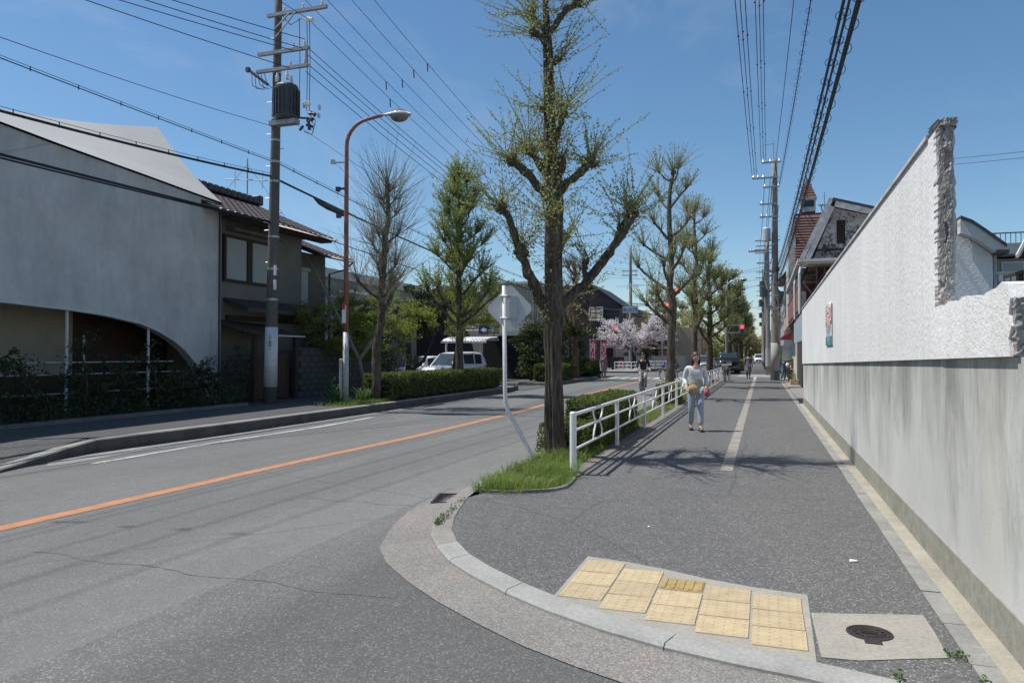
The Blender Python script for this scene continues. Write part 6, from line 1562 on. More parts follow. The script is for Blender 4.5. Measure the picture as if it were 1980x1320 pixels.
        m_.tube(fine, fr, 10, True, .09, rnd); knob(m_, pp_[-1], kr / sc_ * .8, rnd); m_.build('limb', 'ginkgo_bark', t)
        d = (pp_[-1] - pp_[-2]).normalized()
        for k in range(int(ns * 1.2)):
            dd = d * .5 + Vector((rnd.gauss(0, .8), rnd.gauss(0, .8), .42 + rnd.gauss(0, .5)))
            shoot(tw, lf, pp_[-1] + Vector((rnd.gauss(0, .05), rnd.gauss(0, .05), rnd.gauss(0, .05))), dd, rnd.uniform(.3, 1.1), .0075, rnd, .040, .055, nleaf=2)
        for k in range(int(ns * .8)):     # shoots and moss along the limb
            f = rnd.uniform(.25, 1) * (len(fine) - 1); p = fine[int(f)]
            shoot(tw, lf, p, Vector((rnd.gauss(0, .7), rnd.gauss(0, .7), .4 + rnd.gauss(0, .4))), rnd.uniform(.15, .55), .005, rnd, .04, .055, nleaf=1)
        for k in range(int(ns * 4)): lf.leaf(pp_[-1] + Vector((rnd.gauss(0, .11), rnd.gauss(0, .11), rnd.gauss(0, .09))), .045, rnd)
    for k in range(120):                     # epicormic shoots on the trunk
        i = rnd.randrange(28, len(P_) - 8); p, r = P_[i], r_[i]; a = rnd.uniform(0, 6.28)
        o = p + Vector((math.cos(a) * r, math.sin(a) * r, 0)); shoot(tw, lf, o, Vector((math.cos(a), math.sin(a), rnd.uniform(-.1, .8))), rnd.uniform(.12, .55), .005, rnd, .04, .05, nleaf=1)
    for k in range(260):
        i = rnd.randrange(30, len(P_) - 20); p, r = P_[i], r_[i]; a = rnd.uniform(0, 6.28); lf.leaf(p + Vector((math.cos(a) * r * 1.12, math.sin(a) * r * 1.12, rnd.gauss(0, .05))), .04, rnd)
    tw.build('twigs', 'pale_twig', t, kind='stuff'); lf.build('leaves', 'ginkgo_bud_leaf', t, kind='stuff')
big_tree()
G = 'pollarded ginkgo street trees'
ginkgo('street_tree', 'second ginkgo of the right row with bare limbs, in front of the red signal', (-2.95, 25.9, 0), 7.7, .165, 11, 6, 1.55, 28, .95, .055, .075, first=2.6, group=G, shoot_r=.010, trunk_shoots=60, nleaf=1)
ginkgo('street_tree', 'third ginkgo of the right row, slim top with brush of twigs', (-2.95, 35.6, 0), 8.1, .15, 12, 7, 1.5, 34, .95, .07, .075, first=2.4, group=G, shoot_r=.012, trunk_shoots=90, nleaf=1)
ginkgo('street_tree', 'fourth ginkgo of the right row, dark trunk just past the third', (-2.75, 42.5, 0), 6.6, .20, 13, 6, 1.6, 30, .9, .085, .08, barkm='dark_bark', first=2.2, group=G, shoot_r=.014, leafm='ginkgo_bud_leaf', trunk_shoots=80, nleaf=2)
for i, (y, h, s) in enumerate(((69, 8.2, 21), (77, 7.6, 22), (86, 8.0, 23), (96, 7.8, 24), (108, 8.4, 25), (122, 8, 26), (138, 8, 27))):
    lab = ['green ginkgo beyond the crossing beside the dark car', 'ginkgo behind the dark car next to the far lamp', 'third ginkgo beyond the crossing on the right', 'fourth ginkgo beyond the crossing on the right', 'fifth ginkgo beyond the crossing on the right', 'sixth ginkgo beyond the crossing on the right', 'farthest ginkgo of the right row'][i]
    ginkgo('street_tree', lab, (-2.75 + .3 * (i % 2), y, 0), h, .24, s, 6, 1.9, 26, 1.0, .15, .17, barkm='dark_bark', leafm='far_leaf', first=2.4, group=G, shoot_r=.02, trunk_shoots=50, nleaf=3, sides=5, near=False)
for i, (y, h, s) in enumerate(((82, 8, 31), (95, 8, 32), (110, 8, 33))):
    ginkgo('street_tree', ['ginkgo on the far left pavement past the tan house', 'second ginkgo on the far left pavement', 'farthest ginkgo on the left pavement'][i], (-10.9, y, .1), h, .24, s, 5, 1.9, 24, 1.0, .16, .19, barkm='dark_bark', leafm='far_leaf', first=2.4, group=G, shoot_r=.02, trunk_shoots=40, nleaf=2, sides=5, near=False)
ginkgo('street_tree', 'nearly leafless ginkgo with long upright shoots beside the rust-red street lamp', (-10.75, 19.55, LP), 6.35, .14, 41, 7, .9, 30, 1.6, .035, .13, first=2.4, lean=(.35, .15), group=G, shoot_r=.0085, trunk_shoots=130, taper=.42, limb_r=.40, cone=.7)
ginkgo('street_tree', 'leafy green ginkgo rising from the long left hedge', (-10.85, 26.2, LP), 8.1, .17, 42, 11, 1.7, 30, .95, .058, .034, leafm='ginkgo_green_leaf', first=2.3, group=G, shoot_r=.009, trunk_shoots=260, nleaf=2, taper=.15, cone=.82, limb_r=.36)
ginkgo('bare_tree', 'bare red-brown street tree on the second hedge island', (-10.7, 44.2, .1), 6.7, .26, 43, 5, 1.6, 34, 1.1, 0, .2, barkm='red_twig', first=2.0, shoot_r=.014, trunk_shoots=120)

# ------------------------------------------------------------------ clipped hedges
def hedge(name, label, x0, y0, x1, y1, z0, h, seed, leafm, size, dens, top_m=None, group='clipped hedges'):
    rnd = random.Random(seed); t = thing(name, label, 'hedge', ((x0 + x1) / 2, (y0 + y1) / 2, z0), 0, group)
    core = MB(); core.box(x0 + .09, y0 + .09, z0 + .03, x1 - .09, y1 - .09, z0 + h - .10, .08); core.build('dark_core', 'dark_void', t)  # near-black box standing in for the shade between the leaves
    st = MB()
    n_ = int((y1 - y0) * 3)
    for k in range(n_): p = Vector((rnd.uniform(x0 + .1, x1 - .1), rnd.uniform(y0, y1), z0)); st.tube([p, p + Vector((rnd.gauss(0, .08), rnd.gauss(0, .08), h * .6))], [.012, .006], 4)
    st.build('stems', 'dark_bark', t)
    lf = MB(); W, D = x1 - x0, y1 - y0; areas = [W * D, D * h, D * h, W * h, W * h]; tot = sum(areas); n = int(tot * dens)
    for k in range(n):
        r = rnd.uniform(0, tot); s = 0
        while r > areas[s] and s < 4: r -= areas[s]; s += 1
        u, v = rnd.random(), rnd.random(); dd = abs(rnd.gauss(0, .05))
        if s == 0: p = [x0 + u * W, y0 + v * D, h - dd]
        elif s == 1: p = [x0 + dd, y0 + u * D, h * v]
        elif s == 2: p = [x1 - dd, y0 + u * D, h * v]
        elif s == 3: p = [x0 + u * W, y0 + dd, h * v]
        else: p = [x0 + u * W, y1 - dd, h * v]
        bmp = mnoise.noise(Vector((p[0] * 1.7, p[1] * 1.7, p[2] * 1.7 + seed))) * .075 + mnoise.noise(Vector((p[0] * 5, p[1] * 5, p[2] * 5 + seed))) * .035
        ctr = Vector(((x0 + x1) / 2, min(max(p[1], y0 + W / 2), y1 - W / 2), h * .5)); o = (Vector(p) - ctr).normalized()
        e = max(abs((p[0] - ctr.x) / (W / 2)), 0) * max(0, p[2] / h - .5) * 2
        q = Vector(p) + o * bmp - o * .06 * e; q.z = max(.02, q.z)
        if q.z < .12 * h and rnd.random() < .55: continue
        lf.leaf(q + Vector((0, 0, z0)), size, rnd, .5, .6)
    lf.build('leaves', leafm, t, kind='stuff'); return t
hedge('hedge', 'long dark clipped hedge on the left verge in front of the parked cars', -11.25, 19.7, -10.27, 29.6, LP, .83, 51, 'hedge_leaf', .062, 950)
hedge('hedge', 'short clipped hedge on the second left island by the bare tree', -11.35, 37.4, -10.3, 42.0, .09, .92, 52, 'hedge_leaf', .085, 520)
hedge('hedge', 'further hedge block behind the bare red-brown tree', -13.2, 47.8, -10.6, 51.5, .0, 1.2, 57, 'hedge_dark_leaf', .10, 320)
hedge('hedge', 'clipped hedge with pale tips behind the first guard rail panels', -3.06, 11.75, -2.42, 15.6, .02, .80, 53, 'hedge_leaf', .040, 2300)
hedge('hedge', 'small low azalea clump between the big tree and the guard rail', -3.28, 10.95, -2.48, 11.85, .02, .5, 54, 'hedge_leaf', .038, 2300)
hedge('hedge', 'small bushy shrub at the foot of the second street tree', -3.05, 22.6, -2.45, 25.1, .02, .62, 55, 'maple_leaf', .05, 900)
hedge('hedge', 'bright green hedge past the dark car under the far trees', -2.9, 70.5, -1.7, 78, .0, 1.05, 56, 'maple_leaf', .13, 150)

# ------------------------------------------------------------------ grass, weeds
def blades(mb_, rnd, p, ln, w_, spread):
    a = rnd.uniform(0, 6.28); d = Vector((math.cos(a), math.sin(a), 0)); s = Vector((-d.y, d.x, 0)) * w_ / 2; b1 = Vector(p); lean = d * ln * rnd.uniform(.1, spread)
    m1 = b1 + lean * .45 + Vector((0, 0, ln * .6)); m2 = b1 + lean * 1.1 + Vector((0, 0, ln * rnd.uniform(.75, .98)))
    i = [mb_.vert(q) for q in (b1 - s, b1 + s, m1 + s * .8, m1 - s * .8, m2)]; mb_.face((i[0], i[1], i[2], i[3])); mb_.face((i[3], i[2], i[4]))
rg = random.Random(61); gm = MB(); gd = MB()
def inside(poly, x, y):
    c = False
    for (x0, y0), (x1, y1) in zip(poly, poly[1:] + poly[:1]):
        if (y0 > y) != (y1 > y) and x < (x1 - x0) * (y - y0) / (y1 - y0) + x0: c = not c
    return c
patch = [(-3.12, 8.15), (-3.04, 7.68), (-2.72, 7.70), (-2.36, 7.92), (-2.12, 8.3), (-2.20, 9.2), (-2.34, 9.9), (-2.36, 11.9), (-3.08, 11.6), (-3.12, 9.2)]
k = 0
while k < 9000:
    x, y = rg.uniform(-3.15, -2.1), rg.uniform(7.7, 12)
    if not inside(patch, x, y): continue
    if mnoise.noise(Vector((x * 2.3, y * 2.3, 1))) < -.28 and rg.random() < .75: k += 1; continue
    tall = 1.0 + .7 * mnoise.noise(Vector((x * 1.6, y * 1.6, 5)))
    blades(gm if rg.random() < .93 else gd, rg, (x, y, .01), (.045 + .135 * rg.random() ** 1.7) * tall, rg.uniform(.004, .008), 1.2); k += 1
for k in range(6500):
    y = 15.5 + rg.random() ** 1.4 * 24; x = rg.uniform(-3.05, -2.37)
    if mnoise.noise(Vector((x * 2, y * .9, 3))) < -.2: continue
    blades(gm, rg, (x, y, .01), rg.uniform(.05, .13) * (1 + (y - 15) * .012), .008 + (y - 15) * .0006, .9)
tag(gm.build('grass', 'grass_blade', kind='stuff'), 'lush green grass tuft at the tip of the planting strip', 'grass')
tag(gd.build('dry_grass', 'dry_blade', kind='stuff'), 'scattered straw-coloured blades in the grass tuft', 'grass')
wm = MB()
for (cx_, cy_, n_, s_) in ((-2.80, 6.35, 60, .05), (-2.83, 6.55, 50, .06), (-2.76, 6.18, 90, .035), (-2.88, 6.8, 40, .045), (-2.95, 7.2, 30, .04), (.93, 4.28, 26, .03), (.885, 4.31, 20, .025), (.60, 3.93, 26, .03), (.97, 4.0, 16, .03)):
    for k in range(n_): p = Vector((cx_ + rg.gauss(0, s_ * .5), cy_ + rg.gauss(0, s_ * 1.1), .012 + abs(rg.gauss(0, s_ * .35)))); wm.leaf(p, .022, rg, .8)
tag(wm.build('kerb_weeds', 'plant_leaf', kind='stuff'), 'small weeds sprouting from the joints of the corner kerb', 'weeds')
vm = MB()
for k in range(2600):
    y = rg.uniform(17.2, 20.3); x = rg.uniform(-11.3, -10.28)
    if y < 17.8 and rg.random() < .6: continue
    blades(vm, rg, (x, y, LP), rg.uniform(.04, .15), .010, .9)
tag(vm.build('verge_grass', 'grass_blade', kind='stuff'), 'short grass on the left verge around the lamp foot', 'grass')
lily = thing('verge_plant', 'clump of strap-leaved green plants at the foot of the street lamp', 'plant', (-10.9, 18.7, LP))
m_ = MB()
for c in ((-11.2, 18.25), (-11.35, 18.5), (-10.75, 18.85), (-10.8, 19.05)):
    for k in range(26): blades(m_, rg, (c[0] + rg.gauss(0, .07), c[1] + rg.gauss(0, .07), LP), rg.uniform(.25, .6), .035, 1.1)
m_.build('foliage', 'plant_leaf', lily)
m_ = MB()
for k in range(160): m_.leaf((-11.3 + rg.gauss(0, .14), 18.3 + rg.gauss(0, .14), LP + .12 + abs(rg.gauss(0, .2))), .085, rg, .5)
m_.build('broad_leaves', 'plant_leaf', lily)

# ------------------------------------------------------------------ crowns made of leaf clumps
def bush(name, label, cat, base, trunks, clumps, leafm, size, n, seed, trunkm='dark_bark', group=None, asp=.6, up=.5):
    rnd = random.Random(seed); t = thing(name, label, cat, base, 0, group); b = Vector(base)
    tm = MB()
    for pts, r0, r1 in trunks:
        P_ = [b + Vector(p) for p in pts]; tm.tube(P_, [r0 + (r1 - r0) * k / (len(P_) - 1) for k in range(len(P_))], 8, True, .08, rnd)
    lf = MB(); tot = sum(c[1][0] * c[1][1] + c[1][2] * c[1][1] for c in clumps)
    for c, r in clumps:
        cc = b + Vector(c)
        st = b + Vector(trunks[0][0][-1]); tm.tube([st, st.lerp(cc, .5) + Vector((0, 0, .1)), cc], [.03, .02, .008], 4)
        subs = [(cc + Vector((rnd.gauss(0, r[0] * .5), rnd.gauss(0, r[1] * .5), rnd.gauss(0, r[2] * .5))), rnd.uniform(.16, .34)) for _ in range(13)]
        for k in range(int(n * (r[0] * r[1] + r[2] * r[1]) / tot)):
            s_, q = rnd.choice(subs); d = Vector((rnd.gauss(0, 1), rnd.gauss(0, 1), rnd.gauss(0, 1))).normalized() * (rnd.random() ** .45)
            p = s_ + Vector((d.x * r[0] * q * 1.7, d.y * r[1] * q * 1.7, d.z * r[2] * q * 1.4)); p.z = max(b.z + .05, p.z)
            lf.leaf(p, size, rnd, up, asp)
        for s_, q in subs: tm.tube([cc, s_], [.012, .004], 3)
    tm.build('trunk', trunkm, t); lf.build('crown', leafm, t, kind='stuff'); return t
bush('maple_tree', 'yellow-green maple leaning over the block wall behind the street lamp', 'tree', (-14.6, 23.2, LP), [([(0, 0, 0), (.1, -.1, 1.2), (.3, 0, 2.2)], .10, .06), ([(0, 0, 1.4), (.6, .4, 2.6), (1.1, 1.0, 3.3)], .06, .03), ([(0, 0, 1.2), (.2, -1.2, 2.6)], .06, .03)],
     [((.35, -1.7, 2.75), (.8, .8, .5)), ((.5, -.7, 2.3), (.9, .9, .6)), ((.6, .2, 2.8), (1.0, 1.0, .55)), ((.9, .6, 2.1), (.9, 1.0, .6)), ((1.0, 1.5, 2.9), (1.0, 1.1, .6)), ((1.2, 2.6, 2.5), (1.0, 1.0, .6)), ((.6, -1.2, 1.75), (.7, .8, .4)), ((.3, 1.0, 3.2), (.8, .9, .4)), ((.8, 1.9, 1.7), (.9, .9, .5)), ((.9, -.2, 1.5), (.7, .8, .4)), ((1.4, 3.6, 2.9), (.9, .9, .5))], 'maple_leaf', .085, 17000, 71)
bush('broadleaf_tree', 'dark evergreen with large leaves between the bare ginkgo and the cars', 'tree', (-15.3, 30.8, LP), [([(0, 0, 0), (.1, 0, 1.0), (0, .1, 2.2)], .17, .10), ([(0, 0, .5), (.7, .3, 1.1), (1.15, .5, 2.3)], .10, .05)],
     [((0, 0, 3.4), (1.1, 1.1, .8)), ((.7, .3, 3.0), (.9, 1.0, .6)), ((-1.0, -.3, 2.9), (1.0, 1.0, .7)), ((.1, .5, 2.7), (1.0, 1.1, .45)), ((.9, .9, 3.7), (.8, .8, .5)), ((-1.1, -.8, 2.0), (.8, .8, .6))], 'evergreen_leaf', .16, 7500, 72, asp=.4)
bush('yellow_green_tree', 'loose yellow-green tree behind the leafy ginkgo and the dark house', 'tree', (-15.5, 36.5, 0), [([(0, 0, 0), (.2, 0, 1.5), (.4, .1, 3)], .14, .08)],
     [((.2, 0, 4.3), (1.5, 1.5, 1.0)), ((1.4, .5, 3.6), (1.2, 1.2, .9)), ((-1.2, -.4, 3.7), (1.3, 1.3, .9)), ((.6, -.6, 3.3), (1.0, 1.2, .5)), ((2.0, .9, 3.3), (.9, 1, .5)), ((-2.4, -.6, 3.9), (1.0, 1, .7)), ((-3.4, -1, 4.4), (.9, .9, .5))], 'maple_leaf', .12, 7500, 73)
bush('dark_conifer', 'dense dark conifer behind the block wall by the bare ginkgo', 'tree', (-15.2, 27.6, LP), [([(0, 0, 0), (0, .1, 1.8), (.1, 0, 3.2)], .12, .06)],
     [((0, 0, 1.1), (.9, .9, 1.0)), ((0, .1, 2.3), (.9, .9, .9)), ((.8, -.3, 1.1), (.9, .9, 1.0)), ((-.2, -1.4, 1.1), (.9, .9, 1.0)), ((.4, .9, 2.1), (.7, .8, .8)), ((-.9, 1.0, 1.0), (.9, 1.0, 1.0)), ((-1.3, 2.0, 1.2), (.9, 1.0, 1.0)), ((-.3, .8, 2.7), (.8, .8, .6))], 'evergreen_leaf', .12, 15000, 74, asp=.3)
bush('dark_shrub', 'dark shrub mass beside the tile-clad house behind the bent sign', 'shrub', (-12.6, 41.2, 0), [([(0, 0, 0), (0, 0, 1.6)], .1, .05)],
     [((0, 0, .9), (1.1, 1.1, .9)), ((.4, .6, 2.0), (1.3, 1.2, 1.1)), ((-.3, .8, 2.9), (1.2, 1.1, .9)), ((1.3, 1.2, 1.0), (1.1, 1.2, 1.0)), ((1.5, 3.2, 2.0), (1.3, 1.4, 1.2)), ((1.2, 4, 3.4), (1.3, 1.3, .9)), ((.9, 1.0, 3.3), (1.0, 1.0, .7))], 'hedge_dark_leaf', .13, 15000, 75)
bush('round_shrub', 'rounded shrub behind the second island hedge', 'shrub', (-11.6, 45.2, 0), [([(0, 0, 0), (0, 0, .7)], .06, .03)], [((0, 0, .9), (1.1, .9, .75)), ((1.0, .6, .8), (.7, .7, .6))], 'hedge_leaf', .10, 2600, 76)
bt = thing('bare_tree', 'slanting leafless tree in front of the tiled house corner', 'tree', (-12.6, 22.3, LP)); r_ = random.Random(9)
m_ = MB(); tw_ = MB(); lf_ = MB()
for pts in ([(0, 0, 0), (-.2, -.1, 1.2), (-.75, -.3, 2.4), (-1.3, -.55, 3.6), (-1.5, -.7, 4.2)], [(-.2, -.1, 1.2), (.35, .3, 2.2), (.5, .6, 3.2)]):
    P_ = [Vector((-12.6, 22.3, LP)) + Vector(p) for p in pts]; m_.tube(P_, [.075 - .012 * k for k in range(len(P_))], 7)
    for k in range(34):
        f = r_.uniform(.3, 1) * (len(P_) - 1); i = min(len(P_) - 2, int(f)); shoot(tw_, lf_, P_[i].lerp(P_[i + 1], f - i), Vector((r_.gauss(0, .8), r_.gauss(0, .8), .4 + r_.gauss(0, .3))), r_.uniform(.3, 1.1), .008, r_, .03, .14)
m_.build('trunk', 'pale_twig', bt); tw_.build('twigs', 'pale_twig', bt, kind='stuff'); lf_.build('buds', 'ginkgo_bud_leaf', bt, kind='stuff')
# shaded planter shrubs below the arched building
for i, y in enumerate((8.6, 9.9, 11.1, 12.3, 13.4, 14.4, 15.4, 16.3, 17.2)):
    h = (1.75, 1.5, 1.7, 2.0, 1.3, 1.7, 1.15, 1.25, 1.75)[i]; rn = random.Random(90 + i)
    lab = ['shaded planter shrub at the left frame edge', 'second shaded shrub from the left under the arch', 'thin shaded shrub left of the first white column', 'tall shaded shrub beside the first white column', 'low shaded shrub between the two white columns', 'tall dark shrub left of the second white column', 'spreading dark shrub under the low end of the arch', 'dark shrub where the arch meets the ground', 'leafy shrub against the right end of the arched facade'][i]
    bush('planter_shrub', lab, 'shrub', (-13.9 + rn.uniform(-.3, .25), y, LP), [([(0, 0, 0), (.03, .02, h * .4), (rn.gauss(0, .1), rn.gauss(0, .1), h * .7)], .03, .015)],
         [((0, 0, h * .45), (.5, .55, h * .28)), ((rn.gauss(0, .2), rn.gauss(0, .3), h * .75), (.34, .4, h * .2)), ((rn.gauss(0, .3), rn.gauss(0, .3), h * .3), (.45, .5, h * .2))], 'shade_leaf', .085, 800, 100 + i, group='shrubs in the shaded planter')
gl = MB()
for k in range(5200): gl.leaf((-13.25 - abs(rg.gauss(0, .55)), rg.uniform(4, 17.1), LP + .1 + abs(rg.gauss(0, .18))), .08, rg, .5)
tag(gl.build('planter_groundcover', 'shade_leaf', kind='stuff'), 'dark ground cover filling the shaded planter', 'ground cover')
# cherry in blossom at the junction
rc = random.Random(5); cb = Vector((-11.7, 71.5, .1)); ct = thing('cherry_tree', 'pale pink cherry tree in full blossom at the far corner', 'tree', cb)
m_ = MB(); tw_ = MB(); pt_ = MB()
m_.tube([cb, cb + Vector((.05, 0, 1.0)), cb + Vector((0, .1, 1.9))], [.34, .27, .24], 10, True, .1, rc)
for k in range(17):
    a = 2 * math.pi * k / 17 + rc.uniform(-.2, .2); L_ = rc.uniform(2.6, 4.6); q = cb + Vector((0, .1, 1.7 + rc.uniform(0, .3))); d = Vector((math.cos(a), math.sin(a) * .9, rc.uniform(.22, .9))).normalized(); P_ = [q.copy()]
    for s in range(6): d = (d + Vector((rc.gauss(0, .14), rc.gauss(0, .14), .035 - .02 * s))).normalized(); q = q + d * L_ / 6; P_.append(q.copy())
    m_.tube(P_, [.11 - .015 * s for s in range(7)], 6)
    for b_ in range(40):
        f = rc.uniform(1.2, 6); i = min(5, int(f)); o = P_[i].lerp(P_[i + 1], f - i); dd = Vector((rc.gauss(0, .8), rc.gauss(0, .8), rc.gauss(.25, .5))).normalized(); l2 = rc.uniform(.4, 1.3)
        e = o + dd * l2; tw_.tube([o, o.lerp(e, .5) + Vector((0, 0, .06)), e], [.022, .014, .006], 3)
        for z in range(int(20 * l2 + 5)): pt_.leaf(o.lerp(e, rc.random() ** .7) + Vector((rc.gauss(0, .08), rc.gauss(0, .08), rc.gauss(0, .08))), .14, rc, .3, .8)
m_.build('trunk', 'dark_bark', ct); tw_.build('twigs', 'dark_bark', ct, kind='stuff'); pt_.build('blossom', 'cherry_petal', ct, kind='stuff')
bush('dark_evergreen', 'dark evergreen under the cherry blossom at the far corner', 'tree', (-10.9, 73.5, 0), [([(0, 0, 0), (0, 0, 1.4)], .14, .08)], [((0, 0, 1.9), (1.0, 1.0, .8)), ((.6, .2, 2.7), (.9, .9, .7)), ((-.7, .1, 2.4), (.8, .8, .7))], 'evergreen_leaf', .16, 2600, 78)
bush('garden_tree', 'grey-green garden tree behind the peach roof', 'tree', (-8.6, 90, 0), [([(0, 0, 0), (0, 0, 3)], .2, .1)], [((0, 0, 5.0), (2.2, 2, 1.5)), ((1.5, 0, 3.8), (1.6, 1.6, 1.2)), ((-1.6, 0, 4), (1.6, 1.6, 1.2))], 'far_leaf', .22, 2600, 79)
bush('dark_hedge_tree', 'dark bushes on the far left roadside behind the second tree', 'shrub', (-9.6, 88, 0), [([(0, 0, 0), (0, 0, 1)], .1, .05)], [((0, 0, 1.3), (1.6, 1.6, 1.2)), ((1.8, 3, 1.5), (1.5, 1.5, 1.3))], 'evergreen_leaf', .2, 2200, 80)
# distant wooded end of the street
fw = MB(); rf = random.Random(15)
for k in range(7000):
    x = rf.uniform(-34, 12); y = 190 + rf.uniform(0, 25); hh = 6.5 + 2.5 * mnoise.noise(Vector((x * .12, 0, 3))) + 1.2 * mnoise.noise(Vector((x * .6, 1, 3))); fw.leaf((x, y, rf.random() ** .6 * hh), 1.1, rf, .4, .8)
fo = fw.build('far_wood', 'far_leaf', kind='stuff'); tag(fo, 'hazy green wood closing the far end of the street', 'wood')
bush('autumn_tree', 'brownish tree at the end of the street beside the far poles', 'tree', (-2.3, 152, 0), [([(0, 0, 0), (0, 0, 2.5)], .2, .1)], [((0, 0, 3.8), (2.3, 2.3, 1.6)), ((1.0, 0, 2.4), (1.8, 1.8, 1.2)), ((-2, 0, 3), (2, 2, 1.4))], 'far_brown_leaf', .32, 2600, 81)
# plants by the shop on the right
bush('potted_shrub', 'bright green bushy plants behind the bending man', 'plant', (1.55, 52.6, 0), [([(0, 0, 0), (0, 0, .7)], .03, .02)], [((0, 0, 1.25), (.5, .6, .5)), ((.35, -.4, .9), (.4, .5, .4)), ((-.05, .7, 1.6), (.4, .5, .35)), ((.5, .8, 1.5), (.4, .5, .3))], 'plant_leaf', .10, 2400, 82)
def potted(label, c, h, seed, potm='terracotta', r=.16, leafm='plant_leaf'):
    t = thing('potted_plant', label, 'plant', c, 0, 'potted plants by the shop'); m_ = MB(); m_.lathe((0, 0, 0), [(r * .75, 0), (r, r * 1.5), (r * 1.08, r * 1.5), (r * 1.08, r * 1.8), (r * .9, r * 1.8), (r * .85, r * 1.5)], 12); m_.build('pot', potm, t, local=True)
    rn = random.Random(seed); m_ = MB()
    for k in range(240): m_.leaf((rn.gauss(0, r * .9), rn.gauss(0, r * .9), r * 1.8 + abs(rn.gauss(0, h * .5))), .075, rn, .5)
    m_.build('foliage', leafm, t, local=True)
potted('small yellow-green potted plant on the gutter slabs by the shop', (1.62, 41.5, .03), .35, 1, 'sign_white', .13, 'maple_leaf')
potted('taller potted plant on the brown stand by the shop', (1.62, 44.4, .80), .55, 2)
st = thing('plant_stand', 'brown wooden stand holding a potted plant by the shop', 'stand', (1.62, 44.4, .03))
m_ = MB(); m_.box(-.3, -.25, .70, .3, .25, .76, .01); m_.build('top', 'brown_wood', st, local=True)
for sx in (-1, 1):
    for sy_ in (-1, 1): m_ = MB(); m_.box(sx * .25 - .03, sy_ * .2 - .03, 0, sx * .25 + .03, sy_ * .2 + .03, .70); m_.build('leg', 'brown_wood', st, local=True)
m_ = MB(); m_.box(-.27, -.22, .02, -.02, .22, .66); m_.build('side_board', 'brown_wood', st, local=True)
cr_ = thing('wooden_trough', 'low wooden planter trough on the gutter slabs by the shop', 'planter', (1.50, 39.8, .03)); m_ = MB(); m_.box(-.18, -.45, 0, .2, .45, .05)
for s in (-1, 1): m_.box(-.18, s * .45 - .02, .05, .2, s * .45 + .02, .24); 
m_.box(-.20, -.47, .05, -.17, .47, .24); m_.box(.18, -.47, .05, .21, .47, .24); m_.build('boards', 'peach_tile', cr_, local=True); m_ = MB(); m_.box(-.17, -.43, .05, .18, .43, .2); m_.build('soil', 'soil', cr_, local=True)
co = thing('striped_cover', 'grey striped cloth cover draped over something beside the plants', 'cover', (1.78, 50.6, .0)); 
for s in range(10):
    m_ = MB()
    for k in range(2):
        a0, a1 = math.pi * 2 * (s * 2 + k) / 20, math.pi * 2 * (s * 2 + k + 1) / 20
    a0, a1 = math.pi * 2 * s / 10, math.pi * 2 * (s + 1) / 10; f = lambda a, r, z: (math.cos(a) * r * (1 + .10 * math.sin(a * 7)), math.sin(a) * r * 1.2 * (1 + .10 * math.sin(a * 7)), z)
    for k in range(4):
        b0, b1 = a0 + (a1 - a0) * k / 4, a0 + (a1 - a0) * (k + 1) / 4
        for (r0, z0), (r1, z1) in (((.06, 1.45), (.3, 1.25)), ((.3, 1.25), (.42, .8)), ((.42, .8), (.46, .35))): m_.poly([f(b0, r0, z0), f(b0, r1, z1), f(b1, r1, z1), f(b1, r0, z0)])
    m_.build('cloth_gore', 'stripe_cloth' if s % 2 else 'cloth_dark', co, local=True)
m_ = MB(); m_.box(-.25, -.25, 0, .25, .25, 1.2); m_.build('frame_inside', 'dark_void', co, local=True)
